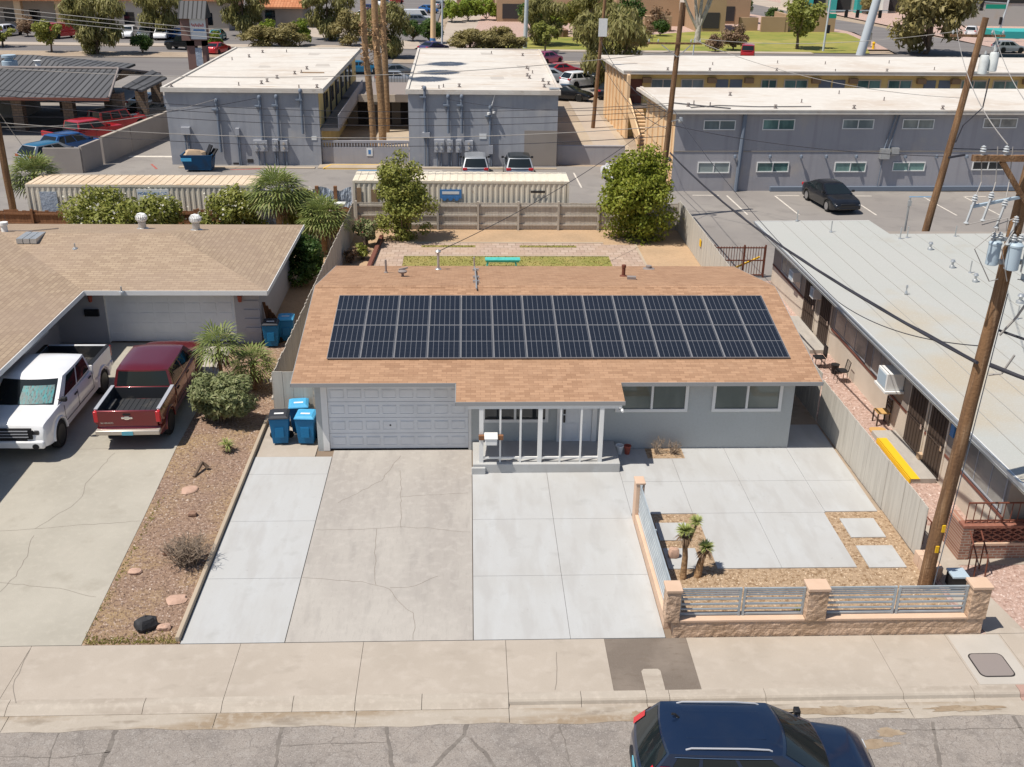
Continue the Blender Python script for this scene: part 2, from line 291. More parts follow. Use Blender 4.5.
# foliage
leafmat('leaf mid', (0.33, 0.335, 0.08), (0.22, 0.245, 0.05), (0.34, 0.32, 0.10))
leafmat('leaf bright', (0.29, 0.31, 0.04), (0.175, 0.22, 0.025), (0.36, 0.35, 0.07))
leafmat('leaf dark', (0.09, 0.15, 0.03), (0.045, 0.095, 0.02), (0.16, 0.21, 0.05))
leafmat('leaf lime', (0.27, 0.33, 0.04), (0.17, 0.24, 0.03), (0.36, 0.38, 0.07))
leafmat('leaf sage', (0.31, 0.33, 0.15), (0.19, 0.225, 0.095), (0.42, 0.41, 0.22))
leafmat('leaf olive', (0.36, 0.30, 0.12), (0.25, 0.215, 0.08), (0.36, 0.30, 0.14))
leafmat('leaf willow', (0.31, 0.285, 0.10), (0.21, 0.20, 0.07), (0.34, 0.30, 0.13))
leafmat('stone mix', (0.40, 0.27, 0.19), (0.17, 0.11, 0.075), (0.58, 0.47, 0.39), 0.0)
leafmat('stone tan', (0.48, 0.36, 0.235), (0.24, 0.155, 0.09), (0.66, 0.54, 0.40), 0.0)
leafmat('stone pink', (0.58, 0.42, 0.35), (0.32, 0.20, 0.16), (0.70, 0.60, 0.54), 0.0)
leafmat('leaf dry', (0.30, 0.20, 0.12), (0.22, 0.14, 0.085), (0.38, 0.27, 0.17))
leafmat('palm leaf', (0.27, 0.31, 0.10), (0.17, 0.22, 0.06), (0.40, 0.38, 0.16))
leafmat('yucca leaf', (0.42, 0.46, 0.16), (0.29, 0.35, 0.11), (0.55, 0.50, 0.24))
leafmat('grass blade', (0.37, 0.31, 0.11), (0.27, 0.26, 0.07), (0.48, 0.39, 0.18))
leafmat('petal white', (0.75, 0.72, 0.62), (0.65, 0.62, 0.5))
leafmat('petal pink', (0.5, 0.16, 0.14), (0.42, 0.2, 0.16))

# solar cells
def solarmat():
    N = NT('solar cells')
    def br(bw, rh, ms):
        b = N.n('ShaderNodeTexBrick'); b.offset = 0.0
        b.inputs['Scale'].default_value = 1; b.inputs['Brick Width'].default_value = bw; b.inputs['Row Height'].default_value = rh
        b.inputs['Mortar Size'].default_value = ms; b.inputs['Mortar Smooth'].default_value = 0.15
        N.l(N.co(), b.inputs['Vector']); return b.outputs['Fac']
    base = N.mix(N.noise(1.2, 2), (0.007, 0.008, 0.012, 1), (0.012, 0.014, 0.020, 1))
    a = N.mix(N.mul(br(0.1683, 0.0808, 0.003), 0.35), base, (0.16, 0.18, 0.22, 1))
    b = N.mix(N.mul(br(0.1683, 3.0, 0.007), 0.7), a, (0.22, 0.225, 0.24, 1))
    N.l(b, N.p.inputs['Base Color']); N.p.inputs['Roughness'].default_value = 0.16; N.p.inputs['Specular IOR Level'].default_value = 0.5
    N.p.inputs['Coat Weight'].default_value = 0.3; N.p.inputs['Coat Roughness'].default_value = 0.08
solarmat()
nmat('solar frame', (0.30, 0.30, 0.31), 0.45, metal=0.2)

# ------------------------------------------------------------------ mesh helpers
class MB:
    def __init__(s): s.v = []; s.f = []; s.mi = []
    def add(s, vs, fs, mi=0):
        o = len(s.v); s.v += [tuple(p) for p in vs]; s.f += [tuple(i + o for i in f) for f in fs]; s.mi += [mi] * len(fs); return s
    def box(s, x0, x1, y0, y1, z0, z1, mi=0):
        return s.add([(x0, y0, z0), (x1, y0, z0), (x1, y1, z0), (x0, y1, z0), (x0, y0, z1), (x1, y0, z1), (x1, y1, z1), (x0, y1, z1)],
                     [(0, 3, 2, 1), (4, 5, 6, 7), (0, 1, 5, 4), (1, 2, 6, 5), (2, 3, 7, 6), (3, 0, 4, 7)], mi)
    def bar(s, a, b, w, h, up=(0, 0, 1), mi=0):
        """square bar from a to b, w across, h along up"""
        a = Vector(a); b = Vector(b); d = (b - a).normalized(); u = Vector(up); x = d.cross(u)
        if x.length < 1e-4: u = Vector((1, 0, 0)); x = d.cross(u)
        x.normalize(); u = x.cross(d).normalized(); vs = []
        for p in (a, b):
            for i, j in ((-1, -1), (1, -1), (1, 1), (-1, 1)): vs.append(p + x * (w / 2 * i) + u * (h / 2 * j))
        return s.add(vs, [(0, 1, 2, 3), (7, 6, 5, 4), (0, 4, 5, 1), (1, 5, 6, 2), (2, 6, 7, 3), (3, 7, 4, 0)], mi)
    def tube(s, pts, r, n=8, mi=0, cap=True):
        pts = [Vector(p) for p in pts]; m = len(pts); rr = r if isinstance(r, (list, tuple)) else [r] * m
        vs = []; prev = None
        for i, p in enumerate(pts):
            d = (pts[min(i + 1, m - 1)] - pts[max(i - 1, 0)]).normalized()
            if prev is None:
                x = d.cross(Vector((0, 0, 1)))
                if x.length < 1e-3: x = Vector((1, 0, 0))
            else: x = prev - d * prev.dot(d)
            x.normalize(); prev = x; y = d.cross(x)
            for k in range(n):
                t = 2 * PI * k / n; vs.append(p + (x * math.cos(t) + y * math.sin(t)) * rr[i])
        fs = [(i * n + k, i * n + (k + 1) % n, (i + 1) * n + (k + 1) % n, (i + 1) * n + k) for i in range(m - 1) for k in range(n)]
        if cap: fs += [tuple(range(n - 1, -1, -1)), tuple((m - 1) * n + k for k in range(n))]
        return s.add(vs, fs, mi)
    def prism(s, poly, z0, z1, mi=0, top=None):
        n = len(poly); top = poly if top is None else top
        vs = [(p[0], p[1], z0) for p in poly] + [(p[0], p[1], z1) for p in top]
        return s.add(vs, [tuple(range(n - 1, -1, -1)), tuple(range(n, 2 * n))] + [(i, (i + 1) % n, n + (i + 1) % n, n + i) for i in range(n)], mi)
    def poly(s, pts, mi=0): return s.add(pts, [tuple(range(len(pts)))], mi)
    def slab(s, pts, t, mi=0):
        """planar polygon (seen from above, any tilt) thickened downward by t"""
        n = len(pts); vs = [tuple(p) for p in pts] + [(p[0], p[1], p[2] - t) for p in pts]
        return s.add(vs, [tuple(range(n)), tuple(range(2 * n - 1, n - 1, -1))] + [(i, n + i, n + (i + 1) % n, (i + 1) % n) for i in range(n)], mi)
    def lathe(s, prof, c=(0, 0, 0), n=14, mi=0, axis='z'):
        vs = []
        for r, h in prof:
            for k in range(n):
                t = 2 * PI * k / n; a, b = r * math.cos(t), r * math.sin(t)
                p = (a, b, h) if axis == 'z' else ((a, h, b) if axis == 'y' else (h, a, b))
                vs.append((c[0] + p[0], c[1] + p[1], c[2] + p[2]))
        m = len(prof)
        fs = [(i * n + k, i * n + (k + 1) % n, (i + 1) * n + (k + 1) % n, (i + 1) * n + k) for i in range(m - 1) for k in range(n)]
        fs += [tuple(range(n - 1, -1, -1)), tuple((m - 1) * n + k for k in range(n))]
        return s.add(vs, fs, mi)
    def ribbon(s, pts, w, z, mi=0):
        for a, b in zip(pts[:-1], pts[1:]):
            d = Vector((b[0] - a[0], b[1] - a[1], 0)); n = Vector((-d.y, d.x, 0)).normalized() * (w / 2)
            s.add([(a[0] - n.x, a[1] - n.y, z), (b[0] - n.x, b[1] - n.y, z), (b[0] + n.x, b[1] + n.y, z), (a[0] + n.x, a[1] + n.y, z)], [(0, 1, 2, 3)], mi)
        return s
    def build(s, name, mats, parent=None, smooth=None, bevel=0.0):
        me = bpy.data.meshes.new(name); me.from_pydata(s.v, [], s.f)
        mats = mats if isinstance(mats, (list, tuple)) else [mats]
        for m in mats: me.materials.append(M[m])
        if len(mats) > 1: me.polygons.foreach_set('material_index', s.mi)
        me.update()
        if smooth is not None:
            me.polygons.foreach_set('use_smooth', [True] * len(me.polygons)); me.set_sharp_from_angle(angle=math.radians(smooth))
        o = bpy.data.objects.new(name, me); COL.objects.link(o)
        if parent is not None:
            o.parent = parent
            if parent.type == 'EMPTY': o.location = -parent.location
        if bevel:
            b = o.modifiers.new('bevel', 'BEVEL'); b.width = bevel; b.segments = 2; b.limit_method = 'ANGLE'; b.angle_limit = math.radians(40)
            b.harden_normals = False
        return o

def tag(o, label=None, cat=None, group=None, kind=None):
    if label: o['label'] = label
    if cat: o['category'] = cat
    if group: o['group'] = group
    if kind: o['kind'] = kind
    return o
def thing(name, label, cat, loc=(0, 0, 0), rz=0.0, group=None):
    o = bpy.data.objects.new(name, None); COL.objects.link(o); o.location = loc; o.rotation_euler = (0, 0, rz)
    o.empty_display_size = 0.3
    return tag(o, label, cat, group)
def struct(name, mb, mats, **kw): return tag(mb.build(name, mats, **kw), kind='structure')
def stuff(name, mb, mats, label=None, **kw): return tag(mb.build(name, mats, **kw), label=label, kind='stuff')
def copy_tree(o, parent=None):
    c = o.copy(); COL.objects.link(c)
    if parent is not None: c.parent = parent
    for ch in list(o.children): copy_tree(ch, c)
    return c
def place(o, loc, rz=0.0, sc=1.0, label=None):
    o.location = loc; o.rotation_euler = (0, 0, rz); o.scale = (sc, sc, sc) if not isinstance(sc, tuple) else sc
    if label: o['label'] = label
    return o
def text(parent, name, s, mat, loc, rot, size, ax='CENTER', ext=0.004, sx=1.0):
    c = bpy.data.curves.new(name, 'FONT'); c.body = s; c.size = size; c.align_x = ax; c.align_y = 'CENTER'; c.extrude = ext; c.materials.append(M[mat])
    tmp = bpy.data.objects.new(name, c); COL.objects.link(tmp); bpy.context.view_layer.update()
    me = bpy.data.meshes.new_from_object(tmp.evaluated_get(bpy.context.evaluated_depsgraph_get())); bpy.data.objects.remove(tmp)
    o = bpy.data.objects.new(name, me); COL.objects.link(o); o.rotation_euler = rot; o.scale = (sx, 1, 1)
    o.parent = parent; l = Vector(loc)
    if parent.type == 'EMPTY': l = l - parent.location
    o.location = l; return o

# window / frame on a wall: axis 'y' = wall facing -y at y=p ; axis 'x' = wall facing -x at x=p
def face_box(mb, axis, a0, a1, z0, z1, p0, p1, mi=0):
    if axis == 'y': mb.box(a0, a1, min(p0, p1), max(p0, p1), z0, z1, mi)
    else: mb.box(min(p0, p1), max(p0, p1), a0, a1, z0, z1, mi)
def window(parent, axis, a0, a1, z0, z1, p, fw=0.06, frame='white paint', glass='house glass', mull=1, out=0.05, hbar=0):
    f = MB(); q = p - out
    face_box(f, axis, a0, a1, z1 - fw, z1, p - 0.002, q); face_box(f, axis, a0, a1, z0, z0 + fw, p - 0.002, q)
    face_box(f, axis, a0, a0 + fw, z0 + fw, z1 - fw, p - 0.002, q); face_box(f, axis, a1 - fw, a1, z0 + fw, z1 - fw, p - 0.002, q)
    for i in range(mull):
        c = a0 + (a1 - a0) * (i + 1) / (mull + 1); face_box(f, axis, c - fw * .35, c + fw * .35, z0 + fw, z1 - fw, p - 0.002, q + 0.008)
    for i in range(hbar):
        c = z0 + (z1 - z0) * (i + 1) / (hbar + 1); face_box(f, axis, a0 + fw, a1 - fw, c - fw * .3, c + fw * .3, p - 0.003, q + 0.01)
    fo = f.build('window', frame, parent)
    g = MB(); n = mull + 1; 
    for i in range(n):
        b0 = a0 + (a1 - a0) * i / n; b1 = a0 + (a1 - a0) * (i + 1) / n
        face_box(g, axis, b0 + fw * .5, b1 - fw * .5, z0 + fw * .8, z1 - fw * .8, p - 0.004, p - 0.016, 0)
    g.build('pane', glass, fo)
    return fo
# ------------------------------------------------------------------ the ground
def sheet(name, mat, x0, x1, y0, y1, z, poly=None):
    m = MB()
    if poly: m.poly([(p[0], p[1], z) for p in poly])
    else: m.poly([(x0, y0, z), (x1, y0, z), (x1, y1, z), (x0, y1, z)])
    return struct(name, m, mat)
def A2(pts, z=0.0): return [tuple(at(x, y, z))[:2] for x, y in pts]

sheet('ground', 'dirt', -900, 900, -300, 1500, -0.20)
sheet('street', 'asphalt near', -90, 95, -70, -12.50, -0.125)
sheet('block_ground', 'dirt', -75, 80, -9.95, 80, -0.05)

# sidewalk, kerb and gutter
m = MB(); js = [-60, -30, -19, -12.4, -5.75, -0.92, 1.95, 5.3, 7.65]
for a, b in zip(js[:-1], js[1:]): m.box(a + .005, b - .005, -11.70, -9.86, -0.12, 0.0)
js = [9.61, 14.1, 15.9, 17.25, 22, 27, 45]
for a, b in zip(js[:-1], js[1:]): m.box(a + .005, b - .005, -11.70, -9.86, -0.12, 0.0)
struct('sidewalk', m, 'sidewalk')
m = MB(); m.box(7.65, 9.61, -11.70, -9.86, -0.12, -0.004); struct('asphalt_patch', m, 'asphalt patch')
m = MB(); m.prism([(8.36, -11.70), (8.80, -11.70), (8.80, -11.05), (8.75, -10.98), (8.42, -10.98), (8.36, -11.05)], -0.05, 0.003); struct('kerb_patch', m, 'kerb')
sheet('joint_bed', 'joint', -60, 45, -11.72, -9.84, -0.05)
def kerb(name, xs, prof_a, prof_b, mat, x_tr=None):
    m = MB()
    for a, b in zip(xs[:-1], xs[1:]):
        pa = prof_a if (a + b) / 2 < x_tr else prof_b
        n = len(pa); vs = [(a + .006, y, z) for y, z in pa] + [(b - .006, y, z) for y, z in pa]
        m.add(vs, [(i, i + 1, n + i + 1, n + i) for i in range(n - 1)] + [tuple(range(n)), tuple(range(2 * n - 1, n - 1, -1))])
    return struct(name, m, mat)
xs = [-60, -40, -20, -8.5, -5.5, -2.6, -0.92, 0.6, 1.95, 3.4, 5.3, 6.9, 8.35, 8.86, 11, 14.1, 15.7, 16.75]
rolled = [(-11.70, -.14), (-11.70, 0), (-11.86, -.004), (-11.95, -.03), (-12.06, -.085), (-12.10, -.10), (-12.10, -.16)]
square = [(-11.70, -.14), (-11.70, 0), (-11.88, 0), (-11.92, -.012), (-11.955, -.045), (-11.985, -.118), (-12.10, -.122), (-12.10, -.16)]
kerb('kerb', xs, rolled, square, 'kerb', 5.8)
kerb('kerb_red', [16.75, 16.95], rolled, square, 'red kerb', 5.8)
kerb('kerb_far', [16.95, 22, 30, 45], rolled, square, 'kerb', 5.8)
m = MB(); gx = [-60, -30, -12, -5.4, -1.0, 2.0, 5.3, 8.35]
edge = lambda x: -12.56 + 0.035 * math.sin(x * 1.7) + 0.02 * math.sin(x * 5.1 + 1)
def gut(x0, x1):
    n = max(2, int((x1 - x0) / 0.3)); X = [x0 + .006 + (x1 - x0 - .012) * i / n for i in range(n + 1)]
    top = [(x, -12.095, -0.112) for x in X]; bot = [(x, edge(x), -0.119) for x in X]
    m.add(top + bot, [(i, n + 1 + i, n + 2 + i, i + 1) for i in range(n)])
for a, b in zip(gx[:-1], gx[1:]): gut(a, b)
for a, b in zip([8.86, 14.1, 22, 45][:-1], [8.86, 14.1, 22, 45][1:]): gut(a, b)
struct('gutter', m, 'gutter')
m = MB(); m.poly([(8.35, -12.6, -.114), (8.86, -12.6, -.114), (8.86, -12.10, -.108), (8.35, -12.10, -.108)]); struct('gutter_patch', m, 'asphalt patch')

# driveway and slabs of the house
def slabs(name, mat, rects, z0=-0.09, z1=0.0, g=0.005):
    m = MB()
    for r in rects:
        if len(r) == 4: m.box(r[0] + g, r[1] - g, r[2] + g, r[3] - g, z0, z1)
        else: m.prism(list(r), z0, z1)
    return struct(name, m, mat)
sheet('slab_joint_bed', 'joint', -2.35, 16.3, -9.84, 0.1, -0.04)
slabs('driveway_slab', 'old concrete', [(0.10, 4.53, -9.84, -0.02)])
Yb = [-9.84, -7.19, -4.36, -1.60, -0.45]
slabs('side_slab', 'new concrete', [(-2.34, 0.09, Yb[i], Yb[i + 1]) for i in range(4)])
slabs('front_slab', 'new concrete', [(a, b, Yb[i], Yb[i + 1]) for i in range(3) for a, b in ((4.54, 6.85), (6.85, 9.13))])
slabs('patio_slab', 'new concrete', [(9.13, 10.92, -2.22, -0.02), (10.92, 12.75, -2.22, -0.02), (12.75, 14.82, -2.22, -0.02), (14.82, 16.38, -2.22, 1.7),
      (9.13, 10.92, -4.12, -2.22), (10.92, 12.75, -4.12, -2.22), (12.75, 14.82, -4.12, -2.22), (14.82, 16.38, -4.07, -2.22),
      (11.02, 12.75, -6.95, -4.12), (12.75, 14.78, -6.95, -4.12)])
m = MB()
for pl in ([(303, 577), (361, 582), (376, 585), (390, 588.5), (398, 601), (413, 613), (415, 623), (413, 640)], [(390, 588), (416, 586), (438, 576)],
           [(376, 529), (375, 546), (376, 585)], [(316, 530), (345, 530), (400, 527), (425, 528), (470, 532)], [(401, 470), (401, 528)],
           [(401, 497), (446, 494), (468, 493)], [(400, 456), (381, 481), (338, 503)]):
    pts = A2(pl); q = []
    for a, b in zip(pts[:-1], pts[1:]):
        n = max(1, int(math.dist(a, b) / 0.18))
        q += [(a[0] + (b[0] - a[0]) * i / n + random.uniform(-.03, .03), a[1] + (b[1] - a[1]) * i / n + random.uniform(-.03, .03)) for i in range(n)]
    m.ribbon(q + [pts[-1]], 0.012, 0.003)
struct('driveway_cracks', m, 'crack')
# neighbour's drive on the left
m = MB(); m.prism([(-45, -9.84), (-4.62, -9.84), (-4.80, -4.0), (-4.98, 0.2), (-4.98, 9.45), (-45, 9.45)], -0.09, 0.0); struct('neighbour_driveway', m, 'neighbour concrete')
m = MB()
for pl in ([(114, 453), (86, 484), (82, 497), (72, 506), (35, 529), (0, 531)], [(35, 529), (70, 526), (140, 521)], [(75, 449.5), (110, 448.5), (176, 447.5)],
           [(33, 536), (27, 556), (16, 576), (0, 592)], [(0, 583), (60, 588), (96, 597)]):
    pts = A2(pl); q = []
    for a, b in zip(pts[:-1], pts[1:]):
        n = max(1, int(math.dist(a, b) / 0.2))
        q += [(a[0] + (b[0] - a[0]) * i / n + random.uniform(-.03, .03), a[1] + (b[1] - a[1]) * i / n + random.uniform(-.03, .03)) for i in range(n)]
    m.ribbon(q + [pts[-1]], 0.013, 0.003)
struct('neighbour_driveway_cracks', m, 'crack')
m = MB()
for pl in ([(30, 649), (12.5, 686), (16, 703)], [(556, 652), (557, 668), (555, 690)]):
    pts = A2(pl); q = []
    for a, b in zip(pts[:-1], pts[1:]):
        n = max(1, int(math.dist(a, b) / 0.2)); q += [(a[0] + (b[0] - a[0]) * i / n + random.uniform(-.02, .02), a[1] + (b[1] - a[1]) * i / n) for i in range(n)]
    m.ribbon(q + [pts[-1]], 0.016, 0.003)
struct('sidewalk_cracks', m, 'crack')

# tar seams and dirt on the street
m = MB()
for pl, wd in (([(282, 723), (279, 745), (272, 790)], .13), ([(387, 722), (389, 745), (394, 790)], .12), ([(469, 720), (464, 735), (448, 750), (420, 780)], .13), ([(470, 738), (484, 752), (505, 780)], .12), ([(118, 725), (110, 745), (92, 785)], .14), ([(62, 727), (52, 750), (44, 780)], .04), ([(560, 726), (566, 745), (574, 780)], .05), ([(932, 722), (936, 740), (945, 790)], .12), ([(1012, 716), (1030, 740), (1050, 780)], .1), ([(280, 746), (320, 744), (387, 742)], .03), ([(870, 740), (905, 730), (1024, 728)], .03), ([(0, 756), (60, 758), (110, 752)], .03)):
    pts = [tuple(at(x, y, -.122))[:2] for x, y in pl]; q = []
    for a, b in zip(pts[:-1], pts[1:]):
        n = max(1, int(math.dist(a, b) / 0.14)); q += [(a[0] + (b[0] - a[0]) * i / n + random.uniform(-.025, .025), a[1] + (b[1] - a[1]) * i / n + random.uniform(-.02, .02)) for i in range(n)]
    q.append(pts[-1])
    for a, b in zip(q[:-1], q[1:]): m.ribbon([a, b], wd * random.uniform(.35, .8), -0.121)
struct('street_seams', m, 'tar')
m = MB()
def blot(cx, cy, rx, ry, z, n=26, seed=1):
    r = random.Random(seed); pts = []
    for i in range(n):
        a = 2 * PI * i / n; k = r.uniform(.62, 1.15); pts.append((cx + rx * k * math.cos(a), cy + ry * k * math.sin(a), z))
    m.add([(cx, cy, z)] + pts, [(0, 1 + i, 1 + (i + 1) % n) for i in range(n)])
blot(12.6, -12.33, 1.5, .16, -.110, 40, 1); blot(10.9, -12.38, .9, .12, -.110, 30, 7); blot(12.9, -13.35, .55, .16, -.1205, 24, 2); blot(12.2, -13.55, .5, .12, -.1205, 24, 3); blot(13.4, -13.0, .35, .14, -.1205, 24, 4); blot(15.3, -12.32, 1.0, .10, -.110, 30, 5); blot(8.1, -12.35, .16, .14, -.110, 18, 6)
struct('street_dirt', m, 'gutter dirt')
# beds
sheet('gravel_strip', 'gravel brown', 0, 0, 0, 0, -0.012, [(-4.62, -9.84), (-2.36, -9.84), (-2.36, 9.4), (-4.98, 9.4), (-4.98, .2), (-4.80, -4)])
slabs('bin_pad', 'sidewalk', [(-2.30, -0.45, -0.45, 2.6)], -0.06, -0.003)
sheet('gravel_bed', 'gravel tan', 9.35, 16.55, -9.4, -4.0, -0.03)
slabs('stepping_slabs', 'new concrete', [(9.72, 10.62, -5.55, -4.62), (9.72, 10.62, -6.95, -5.95), (15.12, 16.12, -5.48, -4.46), (15.10, 16.12, -6.98, -5.90)], -0.05, 0.0)
sheet('house_bed', 'gravel tan', 10.15, 11.35, -0.72, -0.02, 0.004)
sheet('back_yard', 'yard dirt', -2.1, 16.2, 11.6, 26.8, -0.02)
sheet('side_yard', 'yard dirt', -4.4, -0.3, 2.6, 27, -0.016)
m = MB()
for r in ((-.35, 1.12, 18.0, 24.3), (1.12, 11.66, 21.55, 24.0), (11.66, 13.4, 18.0, 23.7)): m.poly([(r[0], r[2], 0), (r[1], r[2], 0), (r[1], r[3], 0), (r[0], r[3], 0)])
struct('paver_path', m, 'pavers')
m = MB()
for r in ((1.12, 11.66, 23.95, 24.12), (1.12, 11.66, 21.52, 21.66), (-.35, -.22, 18, 24.3), (13.3, 13.42, 18, 23.7)): m.box(*r, -0.02, 0.02)
struct('path_edging', m, 'courtyard')
sheet('lawn', 'grass', 1.14, 11.64, 17.5, 21.5, 0.004)
m = MB()
for x0, x1, y0, y1, n in ((1.16, 11.62, 18.6, 21.5, 3000), (1.95, 4.8, 23.15, 23.5, 260), (7.15, 10.15, 23.15, 23.5, 260)):
    for i in range(n):
        x = random.uniform(x0, x1); y = random.uniform(y0, y1); a = random.uniform(0, PI); h = random.uniform(.03, .07); d = random.uniform(.02, .04)
        m.add([(x - d * math.cos(a), y - d * math.sin(a), 0), (x + d * math.cos(a), y + d * math.sin(a), 0), (x + random.uniform(-.03, .03), y + random.uniform(-.03, .03), h)], [(0, 1, 2)])
sheet('lawn_strips', 'grass', 0, 0, 0, 0, 0.006, [(1.95, 23.15), (4.8, 23.15), (4.8, 23.5), (1.95, 23.5)]); sheet('lawn_strips', 'grass', 0, 0, 0, 0, 0.006, [(7.15, 23.15), (10.15, 23.15), (10.15, 23.5), (7.15, 23.5)])
stuff('grass', m, 'grass blade', 'short dry grass of the back yard lawn and strips')
m = MB()
for i in range(650):
    x = random.uniform(-4.55, -2.4); y = -9.82 + abs(random.gauss(0, .16)); 
    if random.random() < .25: x = -4.64 + abs(random.gauss(0, .06)) - 0.05 * (y + 9.8) / 10; y = random.uniform(-9.8, -3)
    a = random.uniform(0, PI); h = random.uniform(.02, .06); d = random.uniform(.012, .03)
    m.add([(x - d * math.cos(a), y - d * math.sin(a), -.01), (x + d * math.cos(a), y + d * math.sin(a), -.01), (x + random.uniform(-.05, .05), y + random.uniform(-.05, .05), h)], [(0, 1, 2)])
stuff('weeds', m, 'grass blade', 'dry weeds along the sidewalk edge of the gravel strip')
def stones(name, label, mat, n, pick, s0, s1, z):
    m = MB()
    for i in range(n):
        x, y = pick(); s = s0 + (s1 - s0) * random.random() ** 3; a = random.uniform(0, 6.28); h = s * random.uniform(.5, .9); vs = []
        for k in range(4): t = a + k * PI / 2 + random.uniform(-.4, .4); q = s * random.uniform(.7, 1.1); vs.append((x + q * math.cos(t), y + q * math.sin(t), z))
        vs.append((x + random.uniform(-.3, .3) * s, y + random.uniform(-.3, .3) * s, z + h)); m.add(vs, [(0, 1, 4), (1, 2, 4), (2, 3, 4), (3, 0, 4)])
    stuff(name, m, mat, label)
def pick_strip():
    y = random.uniform(-9.7, 8); xl = -4.62 - (y + 9.84) * .031 if y < .2 else -4.98; return random.uniform(xl + .03, -2.5), y
stones('gravel_stones', 'loose brown and pink stones of the gravel strip', 'stone mix', 9000, pick_strip, .014, .045, -.013)
def pick_bed():
    while True:
        x, y = random.uniform(9.4, 16.45), random.uniform(-9.45, -4.1)
        if y < -7.02 or x > 14.85 or x < 10.95: return x, y
stones('gravel_stones', 'loose tan stones of the front garden bed', 'stone tan', 9000, pick_bed, .014, .04, -.031)
def pick_pink():
    while True:
        x, y = random.uniform(16.7, 22), random.uniform(-9.7, 17)
        if not (16.9 < x < 18 and y < -6.9) and not (y < -4.9 and y > -6.9 and x > 17) and (x < 18.8 or y < -7): return x, y
stones('gravel_stones', 'loose pink stones beside the apartment wall', 'stone pink', 8000, pick_pink, .016, .05, -.021)
# right neighbour's strip
sheet('gravel_pink', 'gravel pink', 16.6, 40, -9.84, 18.2, -0.02)
slabs('right_walk', 'sidewalk', [((16.95, -9.84), (17.95, -9.84), (17.70, -8.0), (17.55, -6.9), (22, -6.9), (22, -4.9), (17.5, -4.9), (16.75, -5.6), (16.75, -8.4))], -0.06, -0.004)
m = MB(); m.box(18.0, 18.8, -2.42, 0.95, -0.03, 0.14); m.box(18.1, 18.8, 8.2, 12.2, -0.03, 0.14); struct('landing', m, 'old concrete')
m = MB(); m.box(17.98, 18.28, -2.44, 0.36, 0.142, 0.150); m.box(17.95, 17.998, -2.44, 0.36, 0.0, 0.15); m.box(18.1, 18.3, 11.4, 12.0, 0.142, .149); struct('yellow_edge', m, 'yellow paint')
# alley, lots, road beyond
sheet('back_alley', 'asphalt lot', -24.5, 17.3, 26.85, 43.6, -0.012)
sheet('right_lot', 'asphalt lot', 16.3, 75, 17.6, 36.4, -0.016)
sheet('left_lot', 'asphalt lot', -75, -16.3, 29, 84, -0.02)
sheet('court', 'courtyard', -5.9, 0.4, 43.9, 60, 0.0)
sheet('gap_court', 'courtyard', 10.7, 16.9, 46, 62, 0.0)
sheet('gap_walk', 'far paving', 14.2, 16.3, 44, 77, 0.004)
sheet('front_lot', 'asphalt lot', -75, 75, 79.5, 90, -0.014)
m = MB()
for r in ((-15.5, -6.2, 42.3, 42.75), (-6.0, -1.9, 42.4, 43.8), (-1.9, 0.3, 43.2, 43.8), (.4, 10.6, 42.5, 42.8)): m.box(*r, -0.03, 0.05)
struct('alley_kerb', m, 'courtyard')
m = MB()
for x in (24.0, 28.7, 33.6, 36.3, 20.9): m.ribbon([(x, 35.0), (x + .15, 30.2)], 0.11, -0.008)
for a, b in ((18.7, 20.4), (24.1, 25.6), (28.8, 30.3), (36.4, 37.8), (40, 42)): m.ribbon([(a, 35.05), (b, 35.05)], 0.14, -0.007)
for x in (11.7, 14.2): m.ribbon([(x, 41.5), (x + .1, 37)], .11, -0.006)
m.ribbon([(.9, 41.9), (2.6, 41.9)], .14, -.006); m.ribbon([(-15.2, 47.2), (-14.6, 49.0)], .5, -.006); m.ribbon([(-20, 46.2), (-16.5, 46.2)], .5, -.01)
struct('parking_lines', m, 'marking')
m = MB(); m.ribbon([(32.7, 34.9), (34.6, 34.9)], 0.22, -0.007); m.ribbon([(-3.2, 42.0), (-1.6, 42.0)], 0.35, -0.006); struct('blue_lines', m, 'marking blue')
m = MB(); m.ribbon([(-5.6, 42.2), (-5.2, 43.5)], .1, .055); m.ribbon([(-5.2, 43.5), (-1.9, 43.6)], .1, .056); m.ribbon([(-5.6, 42.3), (-1.9, 42.3)], .1, -.004); struct('yellow_lines', m, 'yellow paint')
m = MB(); m.ribbon([(-16.9, 42.0), (-17.7, 43.6)], .16, -.004); m.ribbon([(-11.9, 41.9), (-9.9, 42.2)], .2, -.003); struct('red_lines', m, 'red paint')
sheet('main_road', 'asphalt road', -400, 400, 90, 119, -0.01)
m = MB()
for x0, x1, ya, yb in ((-140, -24, 106.5, 111.5), (-4.9, 45, 102.8, 106.2)):
    m.box(x0, x1, ya, yb, -0.03, 0.12)
struct('median', m, 'dirt')
m = MB()
for x0, x1, ya, yb in ((-140, -24, 106.2, 106.5), (-4.9, 45, 102.5, 102.8), (-140, -24, 111.5, 111.8)): m.box(x0, x1, ya, yb, -0.03, 0.13)
struct('median_kerb', m, 'far paving')
m = MB(); m.box(-200, -9.5, 119, 122.5, -.03, .1); m.box(.5, 52, 117.5, 119.6, -.03, .1); struct('far_sidewalk', m, 'far paving')
m = MB(); m.box(11, 40, 77.5, 79.5, -.03, .06); struct('near_sidewalk', m, 'far paving')
m = MB(); m.box(11, 40, 76.9, 77.5, -.03, .07); struct('red_strip', m, 'red kerb far')
sheet('far_lot', 'asphalt road', -200, -1, 122.5, 260, -0.008)
sheet('far_plaza', 'far paving', -9.5, 8, 119, 135, -0.004, [(-24, 137), (-13, 132), (-11, 137), (-14, 150), (-24, 150)])
